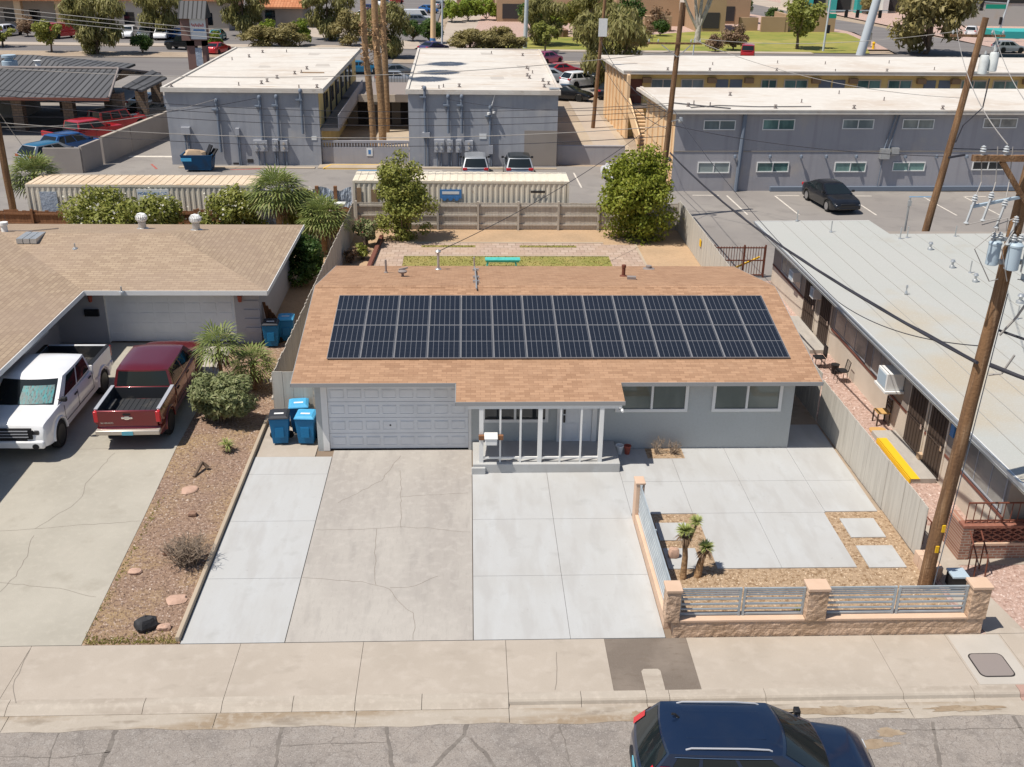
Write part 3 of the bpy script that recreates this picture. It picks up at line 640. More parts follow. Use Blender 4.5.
sheet('plaza_walk', 'far paving', 0, 0, 0, 0, -0.003, [(-.8, 119), (4, 119), (9, 131), (12, 260), (1.6, 260), (.6, 150)])
sheet('island', 'far paving', 0, 0, 0, 0, 0.004, [(-8.5, 119.4), (-3, 119.4), (-2.2, 124), (-3.2, 132), (-8.2, 128.5)])
sheet('park_lawn', 'park grass', 0, 0, 0, 0, 0.004, [(5, 119.6), (60.5, 119.6), (63.0, 128), (66, 138), (67.5, 150), (64, 156), (44, 152), (30, 141), (8, 137)])
sheet('park_dirt', 'gravel pink', 0, 0, 0, 0, -0.002, [(4, 119.6), (66, 125), (69, 152), (69, 200), (8, 200)])
sheet('cross_street', 'asphalt road', 0, 0, 0, 0, 0.0, [(64.0, 118), (84, 118), (80, 150), (72, 200), (60, 330), (46, 330), (60, 200), (69.5, 152), (66.5, 133)])
sheet('corner_ground', 'gravel pink', 0, 0, 0, 0, -0.003, [(83, 126), (160, 126), (160, 260), (76, 260)])
sheet('far_ground', 'far paving', -300, 300, 200, 420, -0.012)
# ------------------------------------------------------------------ the house
ZE, SL, YE, YR, YB = 2.55, 0.187, -0.5, 5.60, 11.6
XL, XR = -1.03, 15.55
rz = lambda y: ZE + SL * (y - YE) if y <= YR else ZE + SL * (YR - YE) - SL * (y - YR)
H = thing('house', 'grey stucco single storey house with orange tan shingle roof under the solar panels', 'house', (7.4, 5.5, 0))
m = MB()
zt = 2.46
m.box(-0.40, 0.0 - .22, 0.0, 11.1, -0.05, zt); m.box(4.52, 4.70, 0.0, 0.3, -.05, zt)      # garage piers
m.box(-.22, 4.52, 0.10, 0.3, 2.24, zt); m.box(-.22, 14.86, 10.95, 11.1, -.05, zt); m.box(14.66, 14.86, 0.0, 10.95, -.05, zt)
m.box(4.70, 14.66, 0.0, 0.25, -.05, zt)
# gable infill
for x in (-0.38, 14.70):
    m.add([(x, 0, zt), (x + .14, 0, zt), (x + .14, 11.1, zt), (x, 11.1, zt), (x, 5.6, rz(5.6) - .22), (x + .14, 5.6, rz(5.6) - .22)], [(0, 1, 5, 4), (3, 4, 5, 2), (0, 4, 3), (1, 2, 5), (0, 3, 2, 1)])
m.build('wall', 'house stucco', H)
m = MB(); t = 0.12; fz = lambda x, y: (x, y, rz(y))
m.slab([(XL, YE, ZE), (4.05, YE, ZE), (4.05, YR, rz(YR)), (XL, YR, rz(YR))], t)
m.slab([(4.05, -1.5, rz(YE) - SL * 1.0), (9.18, -1.5, rz(YE) - SL * 1.0), (9.18, YR, rz(YR)), (4.05, YR, rz(YR))], t)
m.slab([(9.18, YE, ZE), (XR, YE, ZE), (XR, YR, rz(YR)), (9.18, YR, rz(YR))], t)
m.slab([(XL, YR, rz(YR)), (XR, YR, rz(YR)), (XR, YB, rz(YB)), (XL, YB, rz(YB))], t)
roof = m.build('roof', 'shingles main', H)
m = MB()
for i in range(int((XR - XL) / .25)):
    x = XL + i * .25 + random.uniform(0, .01); s = random.uniform(-.01, .01)
    m.slab([(x, YR - .15 + s, rz(YR) - .018 + random.uniform(0, .004)), (x + .245, YR - .15 + s, rz(YR) - .018), (x + .245, YR, rz(YR) + .009), (x, YR, rz(YR) + .009)], .02)
    m.slab([(x, YR, rz(YR) + .0091), (x + .245, YR, rz(YR) + .0091), (x + .245, YR + .15, rz(YR) - .015), (x, YR + .15, rz(YR) - .015)], .02)
m.build('ridge_cap', 'shingles main', roof)
m = MB()
def fb(x0, x1, y, z): m.box(x0, x1, y - .022, y - .002, z - .115, z + .012)
fb(XL, 4.05, YE, ZE); fb(9.18, XR, YE, ZE); zp = ZE - SL
fb(4.04, 9.19, -1.5, zp)
m.bar((4.037, -1.5, zp - .065), (4.037, YE, ZE - .065), .018, .12)
for x, s in ((XL, -1), (XR, 1)):
    for ya, yb in ((YE, YR), (YR, YB)):
        m.bar((x + s * .012, ya, rz(ya) - .06), (x + s * .012, yb, rz(yb) - .06), .02, .12)
m.build('fascia', 'fascia grey', H)
# garage door
m = MB()
m.box(-.02, 4.42, 0.05, 0.10, 0.03, 2.24)
for r in range(4):
    z0 = .03 + r * .5525; z1 = z0 + .5525
    m.box(-.02, 4.42, 0.044, 0.0498, z1 - .012, z1 - .002, 1)
    for c in range(8):
        x0 = .06 + c * .546
        m.box(x0, x0 + .44, .036, .0499, z0 + .12, z0 + .135); m.box(x0, x0 + .44, .036, .0499, z1 - .145, z1 - .13)
        m.box(x0, x0 + .012, .036, .0499, z0 + .135, z1 - .145); m.box(x0 + .428, x0 + .44, .036, .0499, z0 + .135, z1 - .145)
        m.box(x0 + .02, x0 + .42, .040, .0498, z0 + .15, z1 - .16)
gd = m.build('garage_door', ['door white', 'meter box'], H)
m = MB(); m.lathe([(.0, .0), (.03, .0), (.03, .03), (0, .03)], (1.93, .03, .86), 8, axis='y'); m.build('handle', 'dark metal', gd)
m = MB(); m.box(-.02, 4.42, .03, .1, -.03, .028); m.build('seal', 'trim black', gd)
m = MB(); m.box(-.22, -.025, -.02, .10, -.02, 2.24); m.box(4.425, 4.52, -.02, .10, -.02, 2.24); m.box(-.22, 4.52, -.022, .0995, 2.242, 2.32); m.build('garage_frame', 'white paint', H)
# windows and front door
window(H, 'y', 9.12, 11.44, 1.33, 2.38, 0.0, .10, mull=1, out=.06); window(H, 'y', 12.22, 14.47, 1.33, 2.38, 0.0, .10, mull=1, out=.06)
window(H, 'y', 4.85, 6.98, .98, 2.3, 0.0, .10, glass='dark glass', mull=1, out=.06)
D = MB(); D.box(7.42, 8.38, -.04, -.002, .26, 2.3)
for zz in ((.4, .95), (1.1, 2.15)):
    for xx in ((7.52, 7.86), (7.94, 8.28)): D.box(xx[0], xx[1], -.052, -.0398, zz[0], zz[1])
dr = D.build('front_door', 'door white', H, bevel=.008)
m = MB(); m.box(7.46, 7.53, -.075, -.04, 1.28, 1.42); m.box(7.46, 7.52, -.08, -.04, .98, 1.22); m.build('handle', 'dark metal', dr)
m = MB(); m.box(7.26, 7.415, -.08, -.002, .2, 2.3); m.box(8.385, 8.54, -.08, -.002, .2, 2.3); m.box(7.415, 8.385, -.06, -.002, .2, .258); m.build('door_frame', 'white paint', H)
# porch
m = MB(); m.box(4.56, 9.13, -1.60, -.003, -.05, .30); m.box(4.52, 4.95, -1.70, -1.602, -.05, .22)
m.build('porch_slab', 'new concrete', H, bevel=.015)
Zu = zp - .13
m = MB(); m.box(4.40, 9.1, -1.49, -1.37, Zu - .10, Zu + .05); m.build('porch_beam', 'white paint', H)
for x, ww in ((4.82, .13), (6.62, .13), (8.50, .13), (5.40, .055), (6.02, .06), (7.25, .055), (7.88, .055)):
    m = MB(); m.box(x - ww / 2, x + ww / 2, -1.49, -1.49 + ww, .30, Zu - .099); m.build('porch_post', 'white paint', H)
m = MB(); m.box(4.886, 6.555, -1.475, -1.425, .42, .48); m.box(6.686, 8.434, -1.475, -1.425, .42, .48); m.build('porch_rail', 'white paint', H)
# light on the porch eave
m = MB(); m.lathe([(.0, 0), (.05, 0), (.05, .03), (.02, .03)], (9.05, -1.48, zp - .22), 10); m.lathe([(0, -.02), (.035, -.02), (.045, .10), (.05, .13), (0, .13)], (9.10, -1.62, zp - .27), 10, axis='y')
m.build('floodlight', 'white paint', H, smooth=40)
# vents and masts on the roof
def stub(name, x, y, h, r, mat, cap=0, parent=H):
    m = MB(); z = rz(y); m.lathe([(r * 2.2, z - .02), (r * 2.0, z + .03), (r, z + .06), (r, z + h), (r * (1 + cap), z + h), (r * (1 + cap), z + h + (.1 if cap else .01)), (0, z + h + (.12 if cap else .012))], (x, y, 0), 10)
    return m.build(name, mat, parent, smooth=40)
stub('vent_pipe', 1.20, 9.3, .52, .04, 'bird grey'); stub('vent_pipe', 10.42, 8.3, .36, .07, 'rust iron', .25); stub('vent_pipe', 11.8, 10.6, .14, .12, 'bird grey')
m = MB(); y = 8.1; z = rz(y); m.prism([(10.42, 7.35), (10.75, 7.3), (10.78, 7.5), (10.45, 7.55)], rz(7.4) - .05, rz(7.4) + .11); m.build('roof_vent', 'bird grey', H)
m = MB(); z = rz(8.2); m.lathe([(.05, z - .02), (.05, z + .12), (.16, z + .16), (.18, z + .22), (.1, z + .27), (0, z + .27)], (1.92, 8.2, 0), 10); m.bar((1.78, 8.2, z + .27), (2.12, 8.25, z + .34), .07, .05); m.build('roof_vent', 'bird grey', H, smooth=40)
m = MB(); z = rz(10.4); m.tube([(3.22, 10.4, z), (3.22, 10.4, z + .72)], .05, 8); m.lathe([(.0, 0), (.1, 0), (.12, .05), (.06, .12), (0, .13)], (3.22, 10.4, z + .7), 8); m.lathe([(.14, 0), (.1, .05), (0, .06)], (3.22, 10.4, z), 8)
m.build('service_mast', 'galvanised', H, smooth=40)
m = MB(); m.tube([(4.68, 10.6, rz(10.6) + .05), (4.66, 10.5, rz(10.5) + .5)], .035, 8); m.tube([(4.68, 10.55, rz(10.55) + .08), (4.72, 9.3, rz(9.3) + .09), (4.70, 8.9, rz(8.9) + .12), (4.72, 6.0, rz(6.0) + .12), (4.72, 5.2, rz(5.2) + .1)], .03, 8)
for yy in (9.9, 7.6, 6.4): m.box(4.60, 4.84, yy - .04, yy + .04, rz(yy), rz(yy) + .10)
m.build('conduit', 'galvanised', H, smooth=40)

# solar panels: 14 across, two rows, every one a thing
P = thing('solar_panel', 'x', 'solar panel', (0, 0, 0), 0, 'solar panels on the house roof')
pw, ph = 1.0565, 2.018
m = MB(); m.box(.02, pw - .02, .02, ph - .02, .012, .034)
m.build('glass', 'solar cells', P)
m = MB(); m.box(0, pw, 0, .016, 0, .04); m.box(0, pw, ph - .016, ph, 0, .04); m.box(0, .016, .016, ph - .016, 0, .04); m.box(pw - .016, pw, .016, ph - .016, 0, .04); m.box(.016, pw - .016, ph / 2 - .009, ph / 2 + .009, .03, .0365)
m.build('frame', 'solar frame', P)
ORD = ['first', 'second', 'third', 'fourth', 'fifth', 'sixth', 'seventh', 'eighth', 'ninth', 'tenth', 'eleventh', 'twelfth', 'thirteenth', 'fourteenth']
ang = math.atan(SL); x0p = -0.075; y0p = 0.80
for r in range(2):
    for c in range(14):
        o = P if (r == 0 and c == 0) else copy_tree(P)
        yy = y0p + r * (ph + .014) * math.cos(ang)
        o.location = (x0p + c * (pw + .010), yy, rz(yy) + .042); o.rotation_euler = (ang, 0, 0)
        e = {0: 'at the left end', 13: 'at the right end'}.get(c, ORD[c] + ' from the left end')
        o['label'] = 'dark solar panel in the %s row on the roof, %s' % ('lower' if r == 0 else 'upper', e)
m = MB()
for r in range(2):
    for k in (.45, 1.55):
        yy = y0p + r * (ph + .014) * math.cos(ang) + k * math.cos(ang)
        m.box(x0p, x0p + 14 * 1.066, yy - .02, yy + .02, rz(yy) + .012, rz(yy) + .04)
        for i in range(12): m.box(x0p + .3 + i * 1.28, x0p + .36 + i * 1.28, yy - .03, yy + .03, rz(yy) - .01, rz(yy) + .0115)
m.build('panel_rail', 'solar frame', H)

# mailbox on the porch post
B = thing('mailbox', 'white metal mailbox held by brown wooden arms at the left porch post', 'mailbox', (5.1, -1.62, 1.05))
m = MB(); m.prism([(4.93, -1.83), (5.30, -1.83), (5.30, -1.55), (4.93, -1.55)], 1.06, 1.28); m.slab([(4.91, -1.85, 1.31), (5.32, -1.85, 1.31), (5.32, -1.5, 1.36), (4.91, -1.5, 1.36)], .05); m.build('box', 'white paint', B, bevel=.02)
m = MB(); m.box(4.74, 4.925, -1.62, -1.5, 1.14, 1.28); m.box(5.305, 5.49, -1.62, -1.5, 1.14, 1.28); m.build('bracket', 'fence brown wood', B)
# pots at the porch end
for nm, x, y, mat, lab, r in (('flower_pot', 9.28, -.35, 'white paint', 'small white plant pot beside the porch slab', .13), ('flower_pot', 9.53, -.38, 'terracotta', 'small red brown clay pot beside the white pot', .11)):
    m = MB(); m.lathe([(r * .7, 0.0), (r, .26), (r * 1.12, .26), (r * 1.12, .3), (r * .9, .3), (r * .85, .24), (0, .24)], (x, y, 0), 12); tag(m.build(nm, mat, smooth=40), lab, 'pot')
# security step at the garage corner: hose bib plant remnants in the wall bed
def twigs(name, c, r, h, n, mat, lab, cat):
    m = MB()
    for i in range(n):
        a = random.uniform(0, 2 * PI); q = random.uniform(.2, 1) * r; z = h * random.uniform(.5, 1)
        b = (c[0] + random.uniform(-.3, .3) * r, c[1] + random.uniform(-.3, .3) * r, c[2])
        e = (c[0] + q * math.cos(a), c[1] + q * math.sin(a), c[2] + z)
        mid = ((b[0] + e[0]) / 2 + random.uniform(-.05, .05), (b[1] + e[1]) / 2 + random.uniform(-.05, .05), c[2] + z * .62)
        m.tube([b, mid, e], [.012, .009, .004], 4, cap=False)
        for k in range(3): 
            f = random.uniform(.4, 1); p = [mid[j] + (e[j] - mid[j]) * f for j in range(3)]
            m.tube([p, (p[0] + random.uniform(-.12, .12) * r * 2, p[1] + random.uniform(-.12, .12) * r * 2, p[2] + random.uniform(.0, .16))], [.008, .004], 4, cap=False)
    return tag(m.build(name, mat), lab, cat)
twigs('dead_plant', (10.5, -.38, 0), .28, .5, 16, 'dry stems', 'dead dry plant in the small bed under the house window, nearer the porch', 'plant')
twigs('dead_plant', (11.02, -.40, 0), .34, .42, 22, 'dry stems', 'bushier dead plant in the small bed, farther from the porch', 'plant')

# fences of the plot
def board_fence(name, label, a, b, z0, z1, mat, pitch=.2, postm=None, posts=0, jitter=.02, side=1, rails=True, group=None, posth=.1, facing=0):
    a = Vector((a[0], a[1], 0)); b = Vector((b[0], b[1], 0)); d = (b - a); L = d.length; d.normalize(); n = Vector((-d.y, d.x, 0)) * side
    t = thing(name, label, 'fence', tuple((a + b) / 2), 0, group); m = MB(); k = int(L / pitch)
    for i in range(k):
        p = a + d * (L * i / k + .004); q = a + d * (L * (i + 1) / k - .004); dz = random.uniform(-jitter, jitter); off = n * random.uniform(-.006, .006)
        vs = [p + off, q + off, q + off + n * .022, p + off + n * .022]
        m.prism([(v.x, v.y) for v in vs], z0, z1 + dz)
    m.build('boards', mat, t)
    if rails:
        m = MB()
        for f in (.18, .52, .88):
            z = z0 + (z1 - z0) * f; o = n * -.035
            m.bar(a + o + Vector((0, 0, z)), b + o + Vector((0, 0, z)), .05, .09)
        m.build('rails', postm or mat, t)
    for i in range(posts):
        p = a + d * (L * i / max(1, posts - 1)) - n * .09
        m = MB(); m.box(p.x - .055, p.x + .055, p.y - .055, p.y + .055, z0 - .05, z1 + posth); m.build('post', postm or mat, t)
    return t
board_fence('board_fence', 'grey weathered wooden fence across the back of the yard in front of the container', (-1.75, 26.75), (16.15, 26.75), 0, 1.50, 'fence grey wood', .2, 'fence grey wood', 9, side=1)
board_fence('board_fence', 'grey weathered wooden fence running back between the two houses', (-2.10, 1.95), (-1.80, 25.6), -.02, 1.80, 'fence grey wood', .2, None, 0, .04, side=-1)
board_fence('board_fence', 'short grey board gate between the side fence and the garage corner', (-2.06, 1.90), (-.42, 1.90), .05, 1.95, 'fence pale board', .28, 'fence grey wood', 0, .01, side=-1)
board_fence('board_fence', 'pale board fence along the right edge of the patio', (16.44, 1.9), (16.56, -6.62), 0, 1.60, 'fence pale board', .24, None, 0, .01, side=1, rails=False)
board_fence('board_fence', 'pale fence on the right of the back yard ending at the iron gate', (16.10, 11.5), (16.15, 26.6), 0, 1.72, 'fence pale board', .3, None, 0, .01, side=-1, rails=False)
board_fence('board_fence', 'pale fence beside the house wall facing the right neighbour', (16.42, 2.0), (16.15, 11.4), 0, 1.78, 'fence pale board', .3, None, 0, .01, side=-1, rails=False)
m = MB(); m.box(16.07, 16.098, 20.2, 20.5, .9, 1.25); tag(m.build('notice', 'yellow paint'), 'small yellow notice on the pale back yard fence', 'notice')
# low concrete edging beside the gravel strip
m = MB(); m.box(-2.47, -2.36, -9.75, 2.4, -.05, .13); tag(m.build('garden_edging', 'courtyard', bevel=.02), 'low concrete edging between gravel strip and pale slab', 'edging')
m = MB(); m.bar((-.5, 18.0, .1), (-.25, 24.8, .1), .22, .22); tag(m.build('garden_edging', 'brown trim', bevel=.03), 'dark reddish timber edging beside the back yard pavers', 'edging')

# turquoise bench
T = thing('garden_bench', 'turquoise wooden bench on the back yard lawn', 'bench', (6.1, 19.6, 0))
m = MB()
for i in range(4): m.box(5.25, 6.98, 19.35 + i * .12, 19.455 + i * .12, .42, .47)
m.build('seat', 'turquoise paint', T)
m = MB(); m.box(5.30, 6.93, 19.40, 19.44, .33, .418); m.box(5.3, 6.93, 19.74, 19.78, .33, .418); m.build('rail', 'turquoise paint', T)
for x in (5.42, 6.72):
    for y in (19.42, 19.70):
        m = MB(); m.bar((x, y, .418), (x + (-.1 if x < 6 else .1), y, 0), .07, .07, (0, 1, 0)); m.build('leg', 'turquoise paint', T)

# front block wall with metal panels
def wall_block(m, x0, x1, y0, y1, z0, z1): m.box(x0, x1, y0, y1, z0, z1)
Wt = thing('block_wall', 'tan split face block wall with grey rail panels along the sidewalk', 'wall', (13, -9.7, 0))
def rough_box(m, x0, x1, y0, y1, z0, z1, k=.018, step=.11):
    """box whose long faces are split rough"""
    nx = max(2, int((x1 - x0) / step)); nz = max(2, int((z1 - z0) / (step * .8))); ny = max(2, int((y1 - y0) / step))
    def grid(f, a, b):
        vs = []
        for j in range(b + 1):
            for i in range(a + 1):
                e = (0 < i < a and 0 < j < b); vs.append(f(i / a, j / b, random.uniform(-k * .2, k) if e else 0))
        m.add(vs, [(j * (a + 1) + i, j * (a + 1) + i + 1, (j + 1) * (a + 1) + i + 1, (j + 1) * (a + 1) + i) for j in range(b) for i in range(a)])
    X = lambda u: x0 + (x1 - x0) * u; Y = lambda u: y0 + (y1 - y0) * u; Z = lambda v: z0 + (z1 - z0) * v
    grid(lambda u, v, d: (X(u), y0 - d, Z(v)), nx, nz); grid(lambda u, v, d: (X(1 - u), y1 + d, Z(v)), nx, nz)
    grid(lambda u, v, d: (x1 + d, Y(u), Z(v)), ny, nz); grid(lambda u, v, d: (x0 - d, Y(1 - u), Z(v)), ny, nz)
    m.poly([(x0, y0, z1), (x1, y0, z1), (x1, y1, z1), (x0, y1, z1)])
m = MB(); rough_box(m, 9.30, 16.80, -9.84, -9.52, -.05, .20); rough_box(m, 9.30, 16.80, -9.835, -9.525, .21, .44); m.build('base_wall', 'block tan', Wt)
m = MB(); m.box(9.42, 12.43, -9.86, -9.50, .441, .49); m.box(12.93, 16.37, -9.86, -9.50, .441, .49); m.build('base_cap', 'block cap', Wt)
for x0, x1 in ((9.08, 9.41), (12.44, 12.92), (16.38, 16.82)):
    m = MB(); rough_box(m, x0, x1, -9.87, -9.49, .442, 1.29, .02); pl = m.build('pillar', 'block tan', Wt)
    m = MB(); m.box(x0 - .03, x1 + .03, -9.90, -9.46, 1.292, 1.37); m.build('pillar_cap', 'block cap', pl, bevel=.012)
for x0, x1 in ((9.42, 12.43), (12.93, 16.37)):
    m = MB(); xm = (x0 + x1) / 2; y = -9.66
    for xa in (x0 + .03, xm - .05, xm + .05, x1 - .03): m.box(xa - .025, xa + .025, y - .025, y + .025, .492, 1.27)
    for (a, b) in ((x0 + .055, xm - .075), (xm + .075, x1 - .055)):
        for z, hh in ((.54, .05), (.68, .04), (.82, .05), (.965, .05), (1.07, .022), (1.125, .022), (1.18, .022), (1.245, .05)): m.box(a, b, y - .015, y + .015, z - hh / 2, z + hh / 2)
    m.build('rail_panel', 'metal grey', Wt)
# side wall to the drive
Ws = thing('side_wall', 'low tan wall with pale metal panel stepping from drive to pillar', 'wall', (9.2, -7, 0))
m = MB(); rough_box(m, 9.14, 9.34, -9.46, -4.30, -.05, .30, .006); m.build('base_wall', 'block cap', Ws)
m = MB(); m.box(9.12, 9.36, -4.68, -4.30, -.05, 1.27); m.box(9.10, 9.38, -4.70, -4.28, 1.272, 1.33); m.build('pillar', 'block cap', Ws, bevel=.012)
m = MB(); y = -9.45
for z, hh in ((.36, .05), (.50, .10), (.635, .10), (.77, .10), (.905, .10), (1.04, .10), (1.165, .10), (1.25, .05)): m.box(9.225, 9.255, -9.42, -4.70, z - hh / 2, z + hh / 2)
for ya in (-9.42, -7.05, -4.74): m.box(9.258, 9.29, ya - .03, ya + .03, .302, 1.275)
m.build('rail_panel', 'metal grey', Ws)
m = MB(); m.box(9.232, 9.248, -9.40, -4.72, .32, 1.27); m.build('infill', 'white paint', Ws)

# metal cover in the sidewalk
Cv = thing('utility_cover', 'worn steel utility cover with rounded corners set in the sidewalk', 'utility cover', (16.5, -11.0, 0))
def rrect(x0, x1, y0, y1, r, n=5):
    pts = []
    for cx, cy, a0 in ((x1 - r, y1 - r, 0), (x0 + r, y1 - r, PI / 2), (x0 + r, y0 + r, PI), (x1 - r, y0 + r, 3 * PI / 2)):
        for i in range(n): a = a0 + PI / 2 * i / (n - 1); pts.append((cx + r * math.cos(a), cy + r * math.sin(a)))
    return pts
m = MB(); m.prism(rrect(16.10, 16.93, -11.44, -10.60, .14), .0, .012); m.build('rim', 'dark metal', Cv)
m = MB(); m.prism(rrect(16.13, 16.90, -11.41, -10.63, .12), .012, .018); m.build('lid', 'bird grey', Cv)
m = MB(); m.poly([(15.95, -11.68, .004), (17.2, -11.68, .004), (17.2, -9.9, .004), (15.95, -9.9, .004)]); struct('sidewalk_panel', m, 'pale panel')
# ------------------------------------------------------------------ vehicles (built nose towards +x)
def lerp(a, b, t): return a + (b - a) * t
def interp(tab, x):
    if x <= tab[0][0]: return tab[0][1]
    for (a, va), (b, vb) in zip(tab[:-1], tab[1:]):
        if x <= b:
            t = (x - a) / (b - a) if b > a else 0; return lerp(va, vb, t)
    return tab[-1][1]
def smoothtab(tab, x, k=.07): return sum(interp(tab, x + d * k) for d in (-1, -.5, 0, .5, 1)) / 5
SPEC = {
 'sedan': dict(L=4.85, W=1.85, top=[(-2.43, .60), (-2.40, .90), (-2.2, 1.0), (-1.6, 1.03), (.9, .97), (1.3, .93), (2.0, .80), (2.30, .68), (2.43, .50)], zb=.22, ax=(-1.42, 1.42), R=.335,
      cab=(-1.95, -1.0, .12, 1.12, .955, 1.45), wins=[(.12, .47), (.50, .83)], wt=.70),
 'suv': dict(L=4.60, W=1.88, top=[(-2.30, .70), (-2.27, .95), (-2.1, 1.06), (-1.5, 1.08), (.9, 1.04), (1.2, 1.02), (1.9, .92), (2.18, .78), (2.30, .55)], zb=.26, ax=(-1.33, 1.36), R=.36,
      cab=(-2.24, -1.70, .18, 1.15, 1.02, 1.66), wins=[(.09, .27), (.30, .56), (.59, .86)], wt=.74),
 'hatch': dict(L=4.2, W=1.78, top=[(-2.10, .65), (-2.07, .9), (-1.9, 1.0), (.8, .96), (1.2, .92), (1.8, .80), (2.02, .66), (2.10, .5)], zb=.22, ax=(-1.28, 1.3), R=.32,
      cab=(-2.02, -1.45, .1, 1.05, .95, 1.5), wins=[(.1, .42), (.46, .85)], wt=.72),
 'jeep': dict(L=4.4, W=1.85, top=[(-2.2, .75), (-2.18, 1.05), (.55, 1.10), (.75, 1.10), (2.05, 1.06), (2.16, .95), (2.2, .65)], zb=.42, ax=(-1.42, 1.45), R=.41,
      cab=(-2.16, -2.08, .35, .72, 1.08, 1.84), wins=[(.06, .34), (.38, .66), (.70, .95)], wt=.84),
 'van': dict(L=5.6, W=2.0, top=[(-2.8, .7), (-2.78, 1.1), (1.5, 1.12), (2.2, 1.05), (2.65, .85), (2.8, .55)], zb=.3, ax=(-1.7, 1.75), R=.36,
      cab=(-2.76, -2.70, 1.35, 2.15, 1.06, 2.15), wins=[(.78, .96)], wt=.86),
 'pickup': dict(L=5.85, W=2.02, top=[(-2.925, .60), (-2.90, .80), (-2.7, .84), (-1.16, .84), (-1.11, 1.18), (1.2, 1.24), (1.6, 1.24), (2.6, 1.20), (2.86, 1.14), (2.915, .95), (2.925, .6)], zb=.40, ax=(-1.92, 1.90), R=.42,
      cab=(-1.10, -.98, .95, 1.72, 1.20, 1.86), wins=[(.05, .44), (.48, .84)], wt=.81, bed=True, nose=.055),
}
def car_mesh_body(S, nose=.13):
    L, W = S['L'], S['W']; h = L / 2; mb = MB(); Ra = S['R'] + .055
    xs = sorted(set([round(-h + L * i / 84, 4) for i in range(85)])); N = None; rows = []
    for x in xs:
        s = min(1, max(0, (abs(x) - (h - .6)) / .6)); wf = 1 - nose * s * s
        if s > .9: wf -= .25 * (s - .9)
        w = W / 2 * wf; zt = smoothtab(S['top'], x, .05); zb = S['zb'] + .10 * s * s
        for ax in S['ax']:
            d = abs(x - ax)
            if d < Ra: zb = max(zb, S['R'] + math.sqrt(Ra * Ra - d * d))
        zb = min(zb, zt - .16); zm = max(zb + .04, lerp(S['zb'], zt, .5)); zm = min(zm, zt - .13)
        half = [(0, zb), (w * .86, zb), (w * .985, zb + .012), (w, zm), (w * .992, zt - .115), (w * .955, zt - .035), (w * .86, zt - .004), (w * .55, zt + .018), (0, zt + .03)]
        ring = half + [(-y, z) for y, z in half[-2:0:-1]]; rows.append([(x, y, z) for y, z in ring]); N = len(ring)
    vs = [p for r in rows for p in r]
    fs = [(i * N + k, i * N + (k + 1) % N, (i + 1) * N + (k + 1) % N, (i + 1) * N + k) for i in range(len(xs) - 1) for k in range(N)]
    fs += [tuple(range(N - 1, -1, -1)), tuple((len(xs) - 1) * N + k for k in range(N))]
    mb.add(vs, fs); return mb
def cab_fn(S):
    xr0, xr1, xf1, xf0, zb, zr = S['cab']; W = S['W']; wb = W / 2 * .93; wt = W / 2 * S['wt'] + .0
    def g(side, a, t):
        tt = max(0.0, min(t, 1)); xr = lerp(xr0, xr1, tt); xf = lerp(xf0, xf1, tt); w = lerp(wb, wt, tt ** 1.15); z = lerp(zb, zr - .06, tt)
        k = 1 - (2 * a - 1) ** 2
        if side == 'f': return Vector((xf + .13 * k, lerp(w, -w, a), z))
        if side == 'r': return Vector((xr - .07 * k, lerp(-w, w, a), z))
        if side == 'l': return Vector((lerp(xr, xf, a), w + .025 * k, z))
        return Vector((lerp(xf, xr, a), -w - .025 * k, z))
    return g
def patch(mb, g, side, a0, a1, t0, t1, na=6, nt=4, off=.007, mi=0, t0b=None):
    vs = []
    for j in range(nt + 1):
        for i in range(na + 1):
            a = lerp(a0, a1, i / na); t = lerp(t0, t1, j / nt)
            p = g(side, a, t); e = 1e-3
            n = (g(side, a + e, t) - g(side, a - e, t)).cross(g(side, a, t + e) - g(side, a, t - e)).normalized()
            c = Vector((0, 0, p.z)); ref = {'f': Vector((1, 0, 0)), 'r': Vector((-1, 0, 0)), 'l': Vector((0, 1, 0)), 'R': Vector((0, -1, 0))}[side]
            if n.dot(ref) < 0: n = -n
            vs.append(p + n * off)
    fs = [(j * (na + 1) + i, j * (na + 1) + i + 1, (j + 1) * (na + 1) + i + 1, (j + 1) * (na + 1) + i) for j in range(nt) for i in range(na)]
    return mb.add(vs, fs, mi)
